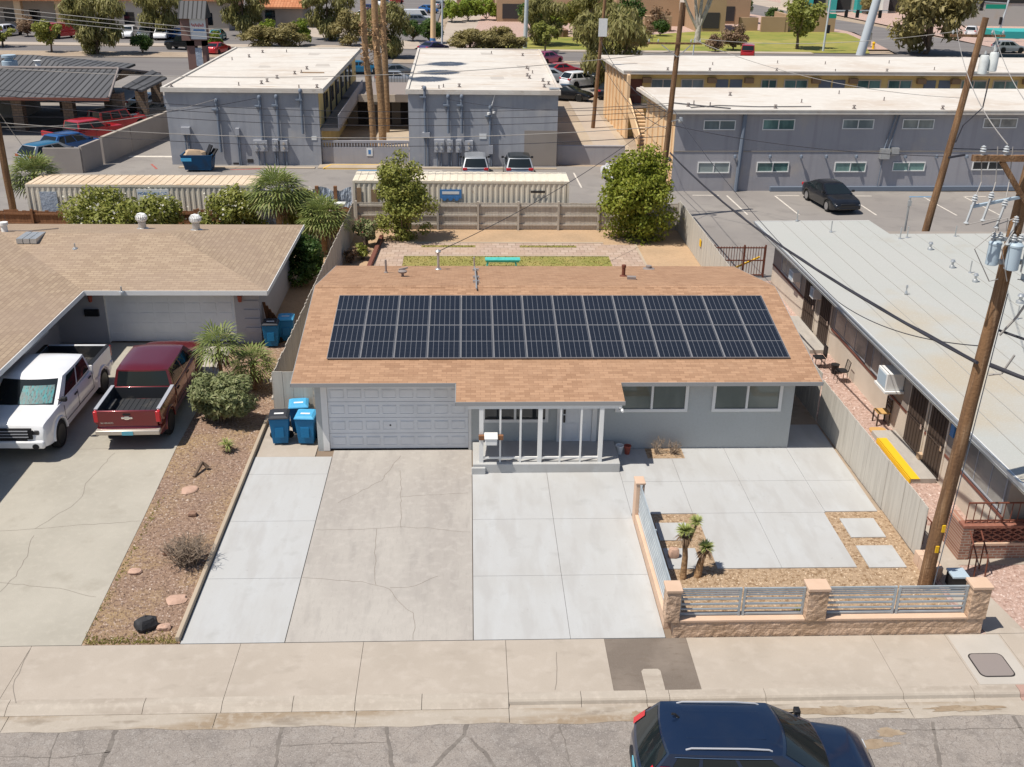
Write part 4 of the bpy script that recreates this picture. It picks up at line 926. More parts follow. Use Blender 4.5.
def build_car(kind, label, paintm, cat='car', group=None, name=None, roof=None, rim='rim', detail=1, lower=None, over=None, sc=1.0, head='lamp clear', bumper=None, bedtrim='trim black', reflection=False, glass='car glass'):
    S = dict(SPEC[kind]); S.update(over or {}); L, W, h = S['L'], S['W'], S['L'] / 2
    root = thing(name or {'pickup': 'pickup_truck', 'van': 'van', 'suv': 'parked_suv', 'jeep': 'parked_suv'}.get(kind, 'parked_car'), label, cat, group=group)
    mb = car_mesh_body(S, S.get('nose', .13)); g = cab_fn(S)
    # cabin shell
    for sd in 'frlR': patch(mb, g, sd, 0, 1, 0, 1, 8, 5, 0.0)
    xr0, xr1, xf1, xf0, zb, zr = S['cab']; n = 10; vs = []; wt = W / 2 * S['wt']
    for j in range(n + 1):
        for i in range(n + 1):
            u = -1 + 2 * i / n; v = -1 + 2 * j / n
            kx = .13 * (1 - v * v) * max(0, u) - (-.07) * 0
            x = lerp(xr1, xf1, i / n) + (.13 * (1 - v * v)) * (i / n) - (.07 * (1 - v * v)) * (1 - i / n); y = (wt + .025 * (1 - u * u)) * v
            z = zr - .06 + .075 * (1 - abs(u) ** 5) ** .5 * (1 - abs(v) ** 3.2) ** .6
            vs.append((x, y, z))
    mb.add(vs, [(j * (n + 1) + i, j * (n + 1) + i + 1, (j + 1) * (n + 1) + i + 1, (j + 1) * (n + 1) + i) for j in range(n) for i in range(n)], 1 if roof else 0)
    mb.build('body', [paintm, roof] if roof else paintm, root, smooth=38)
    def pp(nm, mat, fn, parent=root, smooth=35, bevel=0):
        m = MB(); fn(m); return m.build(nm, mat, parent, smooth=smooth, bevel=bevel)
    pp('windshield', glass, lambda m: patch(m, g, 'f', .055, .945, .06, .93))
    if reflection: pp('painted_reflection', 'painted_reflection', lambda m: patch(m, g, 'f', .08, .56, .12, .72, off=.010))  # reflection painted on a thin panel laid over the windshield
    pp('rear_window', glass, lambda m: patch(m, g, 'r', .05, .95, .10, .93))
    for sd in 'lR':
        for a0, a1 in S['wins']:
            b = (a0, a1) if sd == 'l' else (1 - a1, 1 - a0)
            pp('side_window', glass, lambda m: patch(m, g, sd, b[0], b[1], .10, .88))
    R = S['R']; hw = W / 2
    for ax in S['ax']:
        for s in (1, -1):
            c = (ax, s * (hw - .11), R)
            wl = pp('wheel', 'tyre', lambda m: m.lathe([(R * .55, -.11), (R * .92, -.11), (R, -.075), (R, .075), (R * .92, .11), (R * .55, .11)], c, 20, axis='y'))
            def rimf(m):
                q = s
                m.lathe([(0, q * .085), (R * .16, q * .10), (R * .18, q * .085), (R * .2, q * .05), (R * .6, q * .05), (R * .68, q * .115), (R * .60, q * .116)], c, 20, axis='y')
                for k in range(5):
                    a = 2 * PI * k / 5; m.bar((c[0] + R * .14 * math.cos(a), c[1] + q * .085, c[2] + R * .14 * math.sin(a)), (c[0] + R * .62 * math.cos(a), c[1] + q * .10, c[2] + R * .62 * math.sin(a)), .05, .03, (0, 1, 0))
            if detail: pp('rim', rim, rimf, wl)
    zt = lambda x: smoothtab(S['top'], x, .05)
    tall = kind in ('pickup', 'jeep', 'van')
    for s in (1, -1):
        xh = h - .17; zh = zt(xh) - (.17 if not tall else .24); wy = hw * .72
        pp('headlight', head, lambda m: m.box(xh - .18, xh + (.12 if not tall else .16), s * (wy - .16), s * (wy + .10), zh - .07, zh + .07) if s > 0 else m.box(xh - .18, xh + (.12 if not tall else .16), s * (wy + .10), s * (wy - .16), zh - .07, zh + .07), bevel=.03)
        if kind == 'pickup' or name == 'parked_suv': continue
        zl = .86 if kind == 'sedan' else .98; x1 = -h + .03
        pp('tail_light', 'tail red', lambda m: m.box(x1 - .015, x1 + .28, min(s * hw * .60, s * hw * .935), max(s * hw * .60, s * hw * .935), zl - .09, zl + .08), bevel=.03)
    if not detail: return root
    pp('grille', 'trim black', lambda m: m.box(h - .12, h - .012 + (.03 if tall else .0), -hw * .5, hw * .5, .48 if not tall else .68, .64 if not tall else .94), bevel=.02)
    for s in (1, -1):
        xm = xf0 - .22; zm = zb + .06; ym = hw * .93
        pp('mirror', 'trim black' if kind in ('pickup', 'suv') else paintm, lambda m: (m.box(xm - .07, xm + .05, min(s * (ym + .04), s * (ym + .20)), max(s * (ym + .04), s * (ym + .20)), zm, zm + .13), m.box(xm - .03, xm + .03, min(s * (ym - .06), s * (ym + .05)), max(s * (ym - .06), s * (ym + .05)), zm + .02, zm + .07)), bevel=.02)
    if kind != 'pickup':
        pp('bumper', lower or paintm, lambda m: (m.box(-h - .03, -h + .25, -hw * .72, hw * .72, .36, .56), m.box(h - .25, h + .02, -hw * .70, hw * .70, .30, .44)), bevel=.04)
        pp('plate', 'plate', lambda m: m.box(-h - .042, -h - .02, -.15, .15, .62, .76))
    for s in (1, -1):
        for a in S['wins'][-2:]:
            x = lerp(xr0, xf0, a[0] + .04); pp('door_handle', paintm if kind != 'pickup' else 'trim black', lambda m: m.box(x, x + .2, min(s * hw * .985, s * (hw + .02)), max(s * hw * .985, s * (hw + .02)), zb - .16, zb - .12))
    if kind == 'pickup':
        xb = -1.14; xe = -h + .02; wv = hw * .99; zf = .80; zt_ = 1.30
        def bw(m):
            for s in (1, -1):
                m.prism([(xe + .08, s * wv), (xb + .02, s * wv), (xb + .02, s * (wv - .10)), (xe + .08, s * (wv - .10))][::s], zf, zt_)
            m.box(xb - .05, xb + .018, -wv + .1, wv - .1, zf, zt_ - .01)
        pp('bed', paintm, bw, bevel=.02)
        for s in (1, -1): pp('bed_rail', bedtrim, lambda m: m.box(xe + .10, xb, min(s * (wv - .005), s * (wv - .115)), max(s * (wv - .005), s * (wv - .115)), zt_ + .001, zt_ + .03))
        def liner(m):
            m.box(xe + .12, xb - .052, -wv + .14, wv - .14, zf + .052, zf + .085)
            for i in range(9): m.box(xe + .14, xb - .1, -wv + .22 + i * .17, -wv + .27 + i * .17, zf + .086, zf + .10)
            m.box(xb - .075, xb - .052, -wv + .12, wv - .12, zf + .05, zt_ - .02); m.box(xe + .08, xe + .115, -wv + .12, wv - .12, zf + .05, zt_ - .02)
            for s in (1, -1):
                m.box(xe + .12, xb - .06, min(s * (wv - .102), s * (wv - .13)), max(s * (wv - .102), s * (wv - .13)), zf + .05, zt_ - .02)
                m.box(-1.92 - .35, -1.92 + .35, min(s * (wv - .13), s * (wv - .30)), max(s * (wv - .13), s * (wv - .30)), zf + .05, zf + .26)
        pp('bed_liner', 'bed liner', liner, bevel=.01)
        tg = pp('tailgate', paintm, lambda m: m.box(xe, xe + .075, -wv + .10, wv - .10, zf - .02, zt_ + .005), bevel=.02)
        for s in (1, -1):
            pp('tail_light', 'tail red', lambda m: m.box(xe - .012, xe + .10, min(s * (wv - .135), s * (wv + .005)), max(s * (wv - .135), s * (wv + .005)), .92, zt_ - .02), bevel=.02)
        pp('rear_bumper', bumper or 'chrome', lambda m: m.box(-h - .12, -h + .10, -hw * .96, hw * .96, .54, .70), bevel=.03)
        pp('front_bumper', bumper or paintm, lambda m: m.box(h - .2, h + .08, -hw * .93, hw * .93, .46, .70), bevel=.05)
        for s in (1, -1):
            def seam(m):
                for x in (1.42, .30, -1.0): m.box(x - .008, x + .008, min(s * hw * .97, s * hw * 1.0035), max(s * hw * .97, s * hw * 1.0035), .60, 1.10)
                m.box(-1.0, 1.42, min(s * hw * .97, s * hw * 1.0035), max(s * hw * .97, s * hw * 1.0035), .592, .606)
            pp('door_seam', 'trim black', seam)
            for ax in S['ax']:
                pp('fender_flare', paintm, lambda m: m.tube([(ax + (R + .075) * math.cos(t), s * hw * .985, R + (R + .075) * math.sin(t)) for t in [PI * i / 14 for i in range(15)]], .045, 8), smooth=60)
        pp('plate', 'plate', lambda m: m.box(-h - .135, -h - .118, -.17, .17, .55, .68))
        return root, tg, xe
    return root
def put_car(o, rear, front, sc=1.0, z=0.0):
    """stand the car with its tail and nose over two surveyed ground points"""
    a, b = Vector((rear[0], rear[1], 0)), Vector((front[0], front[1], 0)); c = (a + b) / 2; d = b - a
    o.location = (c.x, c.y, z); o.rotation_euler = (0, 0, math.atan2(d.y, d.x)); o.scale = (sc, sc, sc) if not isinstance(sc, tuple) else sc; return o
def put_px(o, rear, front, z=.5, sc=1.0):
    return put_car(o, at(*rear, z), at(*front, z), sc)

for n_, c_ in dict(white=(.80, .80, .80), navy=(.011, .026, .066), black=(.012, .013, .016), red=(.50, .015, .02), maroon=(.15, .006, .011), blue=(.015, .11, .33), silver=(.42, .44, .46), grey=(.16, .17, .18), teal=(.01, .24, .27), skyblue=(.02, .18, .32), gold=(.30, .23, .16), purple=(.06, .05, .16), pink=(.40, .06, .14)).items():
    paint('car ' + n_, c_, 0.0 if n_ == 'white' else (.2 if n_ == 'red' else .4))

# the white and the red pickup on the neighbour's drive
tr, tg, xe = build_car('pickup', 'white crew cab pickup with black wheels and a teal reflection painted on its windshield', 'car white', 'pickup truck', rim='rim dark', head='lamp smoked', reflection=True, bumper='car white', over=dict(cab=(-1.10, -.92, .78, 1.72, 1.20, 1.82), wt=.83))
m = MB(); m.box(2.905, 2.965, -.66, .66, .74, 1.09); m.build('grille_frame', 'trim black', tr, bevel=.03)
m = MB()
for z in (.83, .92, 1.01): m.box(2.963, 2.985, -.56, .56, z - .015, z + .012)
m.build('grille_bar', 'meter box', tr)
for s in (1, -1):
    m = MB(); m.lathe([(0, 0), (.09, 0), (.09, .02), (0, .02)], (2.99, s * .72, .54), 12, axis='x'); m.build('fog_light', 'trim black', tr)
m = MB(); m.box(2.97, 3.0, -.3, .3, .47, .52); m.build('lower_grille', 'trim black', tr)
m = MB()
for y in (-.45, -.15, .15, .45): m.box(-.75, .55, y - .03, y + .03, 1.806, 1.818)
m.build('roof_rib', 'car white', tr)
put_car(tr, (-9.72, 5.75), (-9.76, -.8), (1.10, 1.16, 1.10))
tr, tg, xe = build_car('pickup', 'dark red crew cab pickup with its open bed towards the street', 'car maroon', 'pickup truck', rim='rim dark', bumper='bumper pale', bedtrim='meter box')
m = MB()   # emblem and lettering bars of the tailgate
m.prism([(0, 0), (1, 0), (1, 1), (0, 1)], 0, 0.0001); m = MB()
m.box(xe - .014, xe - .0005, -.17, .17, 1.04, 1.10); m.box(xe - .0142, xe - .0005, -.07, .07, 1.015, 1.125); m.build('emblem', 'chrome', tg, bevel=.006)
text(tg, 'lettering', 'SILVERADO', 'chrome', (xe - .006, .62, .90), (PI / 2, 0, -PI / 2), .075, ext=.003)
m = MB(); m.box(xe - .02, xe - .0005, -.11, .11, 1.16, 1.22); m.build('handle', 'trim black', tg)
m = MB(); m.box(-1.0, 1.2, .985, 1.03, .42, .48); m.build('side_step', 'chrome', tr)
put_car(tr, (-6.38, .10), (-6.50, 6.75), (1.125, 1.035, 1.03))

# the navy suv at the kerb
sv = build_car('suv', 'dark blue suv parked in the street at the kerb', 'car navy', 'car', name='parked_suv', lower='trim black', over=dict(cab=(-2.24, -1.80, .22, 1.18, 1.02, 1.66)))
for s in (1, -1):
    m = MB(); m.tube([(-1.50, s * .615, 1.625), (-1.40, s * .615, 1.66), (-.4, s * .62, 1.672), (.0, s * .615, 1.65), (.06, s * .615, 1.62)], .018, 8)
    m.build('roof_rail', 'meter box', sv, smooth=40)
m = MB(); m.box(-1.45, -.0, -.36, .36, 1.664, 1.672); m.build('sunroof', 'car navy', sv, bevel=.005)
m = MB()
for sd in 'lR':
    gg = cab_fn(dict(SPEC['suv'], cab=(-2.24, -1.80, .22, 1.18, 1.02, 1.66)))
    m = MB()
    for t in (.06, .92): m.tube([gg(sd, (a if sd == 'l' else 1 - a), t) + Vector((0, .012 if sd == 'l' else -.012, 0)) for a in [.06 + .82 * i / 12 for i in range(13)]], .011, 5)
    m.build('window_trim', 'chrome', sv, smooth=60)
m = MB(); m.tube([(-1.52, .18, 1.66), (-1.60, .18, 1.74), (-1.66, .18, 1.75)], .025, 6); m.build('antenna', 'trim black', sv)
m = MB(); m.bar((1.08, .2, 1.05), (.93, .72, 1.20), .02, .02); m.bar((1.10, -.45, 1.05), (.98, .12, 1.18), .02, .02); m.build('wiper', 'trim black', sv)
for s in (1, -1):
    gg = cab_fn(dict(SPEC['suv'], cab=(-2.24, -1.80, .22, 1.18, 1.02, 1.66))); m = MB()
    if s > 0: patch(m, gg, 'l', 0, .075, .0, .62, off=.02); patch(m, gg, 'r', .90, 1.0, .0, .45, off=.02)
    else: patch(m, gg, 'R', .925, 1, .0, .62, off=.02); patch(m, gg, 'r', 0, .10, .0, .45, off=.02)
    m.build('tail_light', 'tail red', sv, smooth=60)
put_car(sv, (7.66, -14.52), (12.40, -14.74), 1.03, -.122)

put_car(build_car('sedan', 'black sedan parked alone in the right hand lot by the grey wall', 'car black', detail=1), (26.45, 34.9), (27.05, 30.25), 1.0)
put_car(build_car('suv', 'silver car parked nose in at the grey wall, seen from behind beside the meters', 'car silver', over=dict(W=1.8)), (4.9, 38.0), (4.85, 42.3))
put_car(build_car('suv', 'silver suv with a dark glass roof parked nose in at the grey wall', 'car silver', roof='car glass', over=dict(W=1.9)), (7.8, 37.9), (7.75, 42.4))
put_car(build_car('sedan', 'white car half hidden behind the round tree in the alley', 'car white'), (15.5, 36.2), (14.2, 40.8))
lot = [('suv', 'white and teal suv nearest the corner of the tan lot wall', 'car silver', (33, 160), (72, 152), 'car skyblue'), ('suv', 'blue suv parked in the left lot between teal car and red pickup', 'car blue', (47, 151), (98, 141), None),
       ('pickup', 'bright red pickup parked beside the tan block wall of the left lot', 'car red', (42, 143), (125, 129), None), ('jeep', 'red off road suv with a dark roof in the left lot', 'car red', (92, 127), (144, 119), 'car grey'),
       ('sedan', 'black car beside the red off road suv in the left lot', 'car black', (128, 116), (168, 107), None), ('sedan', 'white sedan at the gray building corner of the left lot', 'car white', (136, 105), (168, 99), None)]
for k, lab, pm, a, b, rf in lot:
    r = build_car(k, lab, pm, 'pickup truck' if k == 'pickup' else 'car', roof=rf); r = r[0] if isinstance(r, tuple) else r
    p, q = at(*a, .6), at(*b, .6); d = (q - p); d.z = 0; c = (p + q) / 2; u = d.normalized() * (SPEC[k]['L'] / 2); put_car(r, c - u, c + u)
far = [('suv', 'white car at the far left edge by the orange roofed porch', 'car white', (0, 33), (17, 31)), ('van', 'red van parked by the flower bed far left', 'car red', (52, 35), (76, 33)),
       ('suv', 'white suv by the median tree, leftmost of the far row', 'car white', (136, 31), (121, 37)), ('suv', 'dark grey suv in the middle of the far row', 'car grey', (152, 32), (139, 38)), ('suv', 'white suv right of the dark one in the far row', 'car white', (168, 32), (156, 39)),
       ('sedan', 'blue car behind the sign pylon', 'car blue', (170, 34), (185, 36)), ('jeep', 'black off road suv on the road left of the sign pylon', 'car black', (192, 46), (172, 45)), ('hatch', 'teal car behind the sign pylon to its right', 'car teal', (212, 39), (224, 33)),
       ('sedan', 'red car passing on the road behind the white roof', 'car red', (202, 53), (232, 46)), ('sedan', 'blue car parked between the two white roofs', 'car skyblue', (352, 69), (374, 69)), ('sedan', 'grey sedan parked behind the palm trunks, farther from the wall', 'car grey', (384, 73), (412, 72)),
       ('sedan', 'silver sedan parked behind the palm trunks, nearer to the walkway', 'car silver', (385, 80), (411, 80)), ('van', 'white delivery van in the far lot', 'car white', (405, 19), (428, 19)), ('suv', 'grey suv in front of the white van', 'car grey', (411, 21.5), (429, 21.5)),
       ('sedan', 'dark purple car just behind the middle white roof', 'car purple', (422, 50), (445, 47)), ('hatch', 'pink car on the road beyond the middle roof', 'car pink', (540, 60), (556, 58)), ('sedan', 'red sedan parked beyond the middle roof corner', 'car red', (548, 72), (576, 70)),
       ('sedan', 'silver grey car mostly hidden by the middle roof corner', 'car silver', (545, 77), (561, 77)), ('suv', 'white suv parked left of the wooden pole', 'car white', (569, 83), (593, 81)), ('suv', 'white suv parked right of the wooden pole', 'car white', (597, 80), (612, 78)),
       ('jeep', 'red vehicle half hidden by bushes at the park edge', 'car red', (747, 58), (748, 50)), ('suv', 'silver car at the crossing on the far right', 'car silver', (999, 49), (1018, 49)), ('suv', 'white suv waiting beyond the big olive tree', 'car white', (966, 37), (976, 29)),
       ('suv', 'black suv under the far trees left of centre', 'car black', (266, 17), (284, 14)), ('sedan', 'white car between far trees, lowest of the parking row', 'car white', (355, 17), (374, 14)), ('sedan', 'purple car in the far parking row', 'car purple', (362, 10), (378, 8)), ('sedan', 'white car at the top of the far parking row', 'car white', (335, 8), (350, 6)),
       ('sedan', 'blue car near the white van in the far lot', 'car blue', (420, 9), (437, 11)), ('sedan', 'silver car behind the thick far pole', 'car silver', (436, 6), (446, 5)), ('sedan', 'red car at the top of the far lot', 'car red', (389, 2), (400, 1)), ('sedan', 'white car beside the far parking trees', 'car white', (380, 4), (389, 3)),
       ('sedan', 'black car on the red kerb strip right of the middle white roof', 'car black', (561, 94), (575, 95)), ('sedan', 'dark car parked under the wooden pole beside the orange wall', 'car black', (606, 95), (611, 88)), ('sedan', 'turquoise car under a canopy on the far right', 'car teal', (1009, 36), (1023, 33))]
for k, lab, pm, a, b in far:
    r = build_car(k, lab, pm, 'van' if k == 'van' else 'car', detail=0)
    p, q = at(*a, .5), at(*b, .5); d = (q - p); d.z = 0; c = (p + q) / 2; u = d.normalized() * (SPEC[k]['L'] / 2); put_car(r, c - u, c + u)
# ------------------------------------------------------------------ plants
def leaves(name, clumps, n, size, mat, parent=None, aspect=1.7, hang=0.0, shell=.55, jit=.35, fold=True):
    """clumps: (x,y,z,rx,ry,rz). n leaf blades spread through the clumps."""
    C = np.array(clumps, float); vol = (C[:, 3] * C[:, 4] * C[:, 5]) ** (2 / 3); pick = RNG.choice(len(C), n, p=vol / vol.sum()); c = C[pick]
    d = RNG.normal(size=(n, 3)); d /= np.linalg.norm(d, axis=1, keepdims=True)
    r = shell + (1 - shell) * RNG.random(n) ** .6; r *= 1 + RNG.normal(0, .10, n)
    p = c[:, :3] + d * r[:, None] * c[:, 3:6]
    nr = d * .8 + RNG.normal(0, .55, (n, 3)) + np.array([0, 0, .35]); nr /= np.linalg.norm(nr, axis=1, keepdims=True)
    t = RNG.normal(size=(n, 3))
    if hang: t = t * (1 - hang) + np.array([0, 0, -1.6]) * hang
    t -= nr * (t * nr).sum(1, keepdims=True); t /= np.linalg.norm(t, axis=1, keepdims=True) + 1e-9; b = np.cross(nr, t)
    s = size * (1 + RNG.uniform(-jit, jit, n)); l = (s * aspect / 2)[:, None] * t; w = (s / 2)[:, None] * b
    V = np.stack([p - l, p - w * .9 + l * .1, p + l, p + w * .9 + l * .1], 1).reshape(-1, 3)
    F = np.arange(4 * n).reshape(n, 4)
    me = bpy.data.meshes.new(name); me.from_pydata(V.tolist(), [], F.tolist()); me.materials.append(M[mat]); me.update()
    o = bpy.data.objects.new(name, me); COL.objects.link(o)
    if parent is not None:
        o.parent = parent
        if parent.type == 'EMPTY': o.location = -parent.location
    return o
def clumpset(c, rx, ry, rz, n, cr, flat=0.0):
    out = []
    for i in range(n):
        d = RNG.normal(size=3); d /= np.linalg.norm(d); r = RNG.random() ** .4
        k = cr * RNG.uniform(.65, 1.3)
        out.append((c[0] + d[0] * rx * r, c[1] + d[1] * ry * r, c[2] + d[2] * rz * r * (1 if d[2] > 0 else 1 - flat), k, k, k * .85))
    return out
def tree(name, label, cat, loc, h, crown, n, size, leaf, bark='trunk bark', r0=.14, group=None, ncl=22, cr=None, base=.28, hang=0.0, aspect=1.7, cone=0.0, limbs=6, flat=.3, shell=.4):
    """crown = (rx, ry, rz)"""
    t = thing(name, label, cat, (0, 0, 0), 0, group); cz = h - crown[2]
    cl = clumpset((0, 0, cz), crown[0] * .78, crown[1] * .78, crown[2] * .80, ncl, cr or crown[0] * .34, flat)
    if cone: cl = [(x * (1 - cone * (z - (cz - crown[2])) / (2 * crown[2])), y * (1 - cone * (z - (cz - crown[2])) / (2 * crown[2])), z, a, b, c) for x, y, z, a, b, c in cl]
    m = MB(); zb = max(.2, base * h); lx, ly = random.uniform(-.1, .1) * h * .3, random.uniform(-.1, .1) * h * .3
    m.tube([(0, 0, -.1), (lx * .3, ly * .3, zb * .6), (lx, ly, zb), (lx * .8, ly * .8, cz), (lx * .3, 0, cz + crown[2] * .6)], [r0 * 1.25, r0, r0 * .85, r0 * .45, r0 * .1], 8)
    for c in cl[:limbs]:
        m.tube([(lx, ly, zb * .95), ((lx + c[0]) / 2 * 1.05, (ly + c[1]) / 2 * 1.05, (zb + c[2]) / 2 - .05 * h), (c[0], c[1], c[2])], [r0 * .55, r0 * .33, r0 * .08], 6)
    m.build('trunk', bark, t, smooth=60)
    leaves('crown', cl, n, size, leaf, t, aspect, hang, shell)
    return place(t, loc)
# back yard trees
tree('leafy_tree', 'tall conical light green tree in the left back corner of the back yard', 'tree', (.95, 24.7, 0), 5.1, (2.35, 2.0, 2.75), 14000, .10, 'leaf mid', r0=.10, ncl=64, cr=.56, base=.04, cone=.5, limbs=14, shell=.3, flat=-.25)
tree('leafy_tree', 'dense rounded bright green tree by the back fence on the right', 'tree', (13.55, 24.9, 0), 5.4, (2.35, 2.0, 2.85), 18000, .115, 'leaf bright', r0=.12, ncl=72, cr=.72, base=.03, cone=.18, limbs=12, shell=.3, flat=-.25)

# bushes and small plants in front of the neighbour's drive
def bush(name, label, loc, r, h, n, size, leaf, cat='bush', extra=None, ncl=16, aspect=1.7, twig=True, group=None, cr=None):
    t = thing(name, label, cat, (0, 0, 0), 0, group)
    cl = clumpset((0, 0, h * .5), r * .72, r * .72, h * .38, ncl, cr or r * .36, .1)
    leaves('foliage', cl, n, size, leaf, t, aspect, 0, .4)
    if twig:
        m = MB()
        for c in cl[:9]: m.tube([(random.uniform(-.08, .08), random.uniform(-.08, .08), -.05), (c[0] * .5, c[1] * .5, c[2] * .5), c[:3]], [.035, .02, .008], 5)
        m.build('stem', 'trunk bark', t)
    if extra: leaves(extra[0], [(c[0], c[1], c[2] + .06, c[3] * 1.12, c[4] * 1.12, c[5] * 1.12) for c in cl], extra[1], extra[2], extra[3], t, 1.0, 0, .9)
    return place(t, loc)
bush('spreading_bush', 'large grey green bush beside the red pickup', (-3.85, 2.1, 0), 1.5, 1.95, 12000, .062, 'leaf sage', ncl=46, cr=.30, aspect=2.8)
def blades(t, c, n, L, w, mat, name='leaf', up=.5, droop=.25, spread=1.0):
    m = MB()
    for i in range(n):
        a = random.uniform(0, 2 * PI); e = random.uniform(-.35, 1.35) * up + .1; l = L * random.uniform(.75, 1.1)
        d = Vector((math.cos(a) * math.cos(e), math.sin(a) * math.cos(e), math.sin(e))); sd = Vector((-math.sin(a), math.cos(a), 0)) * w
        p0 = Vector(c); p1 = p0 + d * l * .55; p2 = p0 + d * l + Vector((0, 0, -droop * l))
        m.add([p0 - sd * .5, p0 + sd * .5, p1 + sd * .6, p1 - sd * .6, p2], [(0, 1, 2, 3), (3, 2, 4)])
    return m.build(name, mat, t)
def frond(m, base, az, el, stalk, fan, nb=11, droop=.3):
    """one fan palm leaf: a stalk and a fan of blades"""
    b = Vector(base); d = Vector((math.cos(az) * math.cos(el), math.sin(az) * math.cos(el), math.sin(el))); tip = b + d * stalk + Vector((0, 0, -droop * stalk * .4))
    m.tube([b, b + d * stalk * .5, tip], [.018, .014, .01], 4, cap=False)
    sx = Vector((-math.sin(az), math.cos(az), 0)); d2 = (d + Vector((0, 0, -droop))).normalized()
    for k in range(nb):
        f = -1 + 2 * k / (nb - 1); q = (d2 * math.cos(f * 1.45) + sx * math.sin(f * 1.45)).normalized(); l = fan * (1 - .25 * abs(f)) * random.uniform(.88, 1.08)
        n = q.cross(d2.cross(sx)).normalized() * fan * .045
        e = tip + q * l + Vector((0, 0, -droop * l * .55)); md = tip + q * l * .6
        m.add([tip, md + n, e, md - n], [(0, 1, 2, 3)])
def fan_palm(label, loc, h, n, stalk, fan, r=.12, lean=(0, 0), group=None, skirt=True, name='fan_palm'):
    t = thing(name, label, 'palm', (0, 0, 0), 0, group); m = MB(); k = 7
    pts = [(lean[0] * (i / k) ** 1.3, lean[1] * (i / k) ** 1.3, h * i / k - .05) for i in range(k + 1)]
    m.tube(pts, [r * 1.3] + [r * random.uniform(.92, 1.05) for _ in range(k)], 9); m.build('trunk', 'palm bark', t, smooth=60)
    m = MB(); top = pts[-1]
    for i in range(n):
        az = 2.399 * i + random.uniform(-.2, .2); el = lerp(1.3, -.35, (i / n) ** .8)
        frond(m, top, az, el, stalk * random.uniform(.85, 1.1), fan * random.uniform(.9, 1.1))
    m.build('fronds', 'palm leaf', t)
    if skirt:
        m = MB()
        for i in range(10): frond(m, (top[0], top[1], top[2] - .1), random.uniform(0, 6.3), -1.1, stalk * .7, fan * .7, 7, .5)
        m.build('dry_fronds', 'leaf dry', t)
    return place(t, loc)
fan_palm('small fan palm with a bare thin trunk behind the grey green bush', (-4.35, 4.35, 0), 1.95, 22, .42, .72, .07)
fan_palm('low shaggy fan palm between the thin palm and the side fence', (-3.35, 4.9, 0), 1.0, 30, .45, .68, .10)
t = thing('small_yucca', 'small tufted yucca with dry skirt below the grey green bush', 'yucca', (0, 0, 0)); blades(t, (0, 0, .22), 60, .36, .025, 'yucca leaf', 'leaves', .8); m = MB(); m.lathe([(.05, -.02), (.1, .06), (.09, .22), (.03, .26), (0, .26)], (0, 0, 0), 8); m.build('stem', 'leaf dry', t); blades(t, (0, 0, .15), 40, .28, .03, 'leaf dry', 'dry_leaves', .05); place(t, (-3.28, -.05, 0))
t = twigs('dry_shrub', (-2.95, -6.45, -.02), .72, .70, 190, 'dry stems', 'bare dry grey shrub on the gravel strip by the edging', 'shrub')
t = thing('yucca', 'taller two headed yucca in the gravel bed behind the rail panel', 'yucca', (0, 0, 0))
m = MB(); m.tube([(0, 0, -.05), (.02, .05, .6), (-.03, .1, 1.25)], [.09, .075, .06], 8); m.tube([(.0, .06, .85), (.16, .16, 1.2), (.27, .22, 1.48)], [.055, .05, .04], 7); m.build('trunk', 'palm bark', t, smooth=60)
blades(t, (-.03, .1, 1.35), 170, .29, .026, 'yucca leaf', 'leaves', .75, .08); blades(t, (.27, .22, 1.55), 130, .24, .024, 'yucca leaf', 'leaves', .75, .08); blades(t, (-.03, .1, 1.2), 60, .30, .025, 'leaf dry', 'dry_leaves', -.3, .5)
place(t, (10.02, -7.35, 0))
t = thing('yucca', 'shorter single headed yucca leaning right beside the two headed one', 'yucca', (0, 0, 0))
m = MB(); m.tube([(0, 0, -.05), (.06, .05, .35), (.16, .06, .72)], [.11, .09, .07], 8); m.build('trunk', 'palm bark', t, smooth=60)
blades(t, (.17, .06, .8), 150, .27, .026, 'yucca leaf', 'leaves', .75, .08); blades(t, (.15, .06, .66), 50, .26, .025, 'leaf dry', 'dry_leaves', -.3, .5)
place(t, (10.42, -7.25, 0))
for i, (x, y, lab) in enumerate(((12.6, -8.9, 'small green tuft behind the middle wall pillar, left one'), (12.98, -8.75, 'small green tuft behind the middle wall pillar, right one'))):
    t = thing('grass_tuft', lab, 'plant', (0, 0, 0), 0, None); blades(t, (0, 0, 0), 70, .26, .016, 'leaf mid', 'leaves', .9); place(t, (x, y, -.03), i, (1, 1.3)[i])
# back corner shrubs between the houses
bush('dark_bush', 'round dark green bush behind the neighbour house corner', (-3.35, 17.2, 0), 1.35, 2.2, 4200, .12, 'leaf dark', ncl=28)
fan_palm('dense fan palm standing in front of the blue tarp fence', (-2.95, 22.0, 0), 1.9, 60, .75, .9, .16, skirt=True)
fan_palm('tall bushy fan palm overlapping the end of the left container', (-5.3, 22.8, 0), 3.0, 64, .85, 1.0, .16, skirt=True)
for x, y, r, h, lab, fl in ((-14.6, 23.6, 2.0, 3.0, 'oleander bush with white flowers left of the first roof turbine', 240), (-11.9, 23.2, 1.9, 3.0, 'oleander bush with white flowers behind the first roof turbine', 240), (-7.4, 23.2, 1.7, 3.5, 'oleander bush with white flowers left of the tall fan palm', 260), (-4.3, 24.4, 1.6, 3.0, 'oleander bush with white flowers between the two fan palms', 140), (-9.1, 22.6, .8, 2.0, 'low oleander bush by the open brown fence', 60)):
    bush('oleander', lab, (x, y, 0), r, h, int(4200 * r), .12, 'leaf mid', 'bush', ('flowers', int(fl * 2.4), .11, 'petal white'), 30, 2.0, group='oleanders behind the neighbour house')
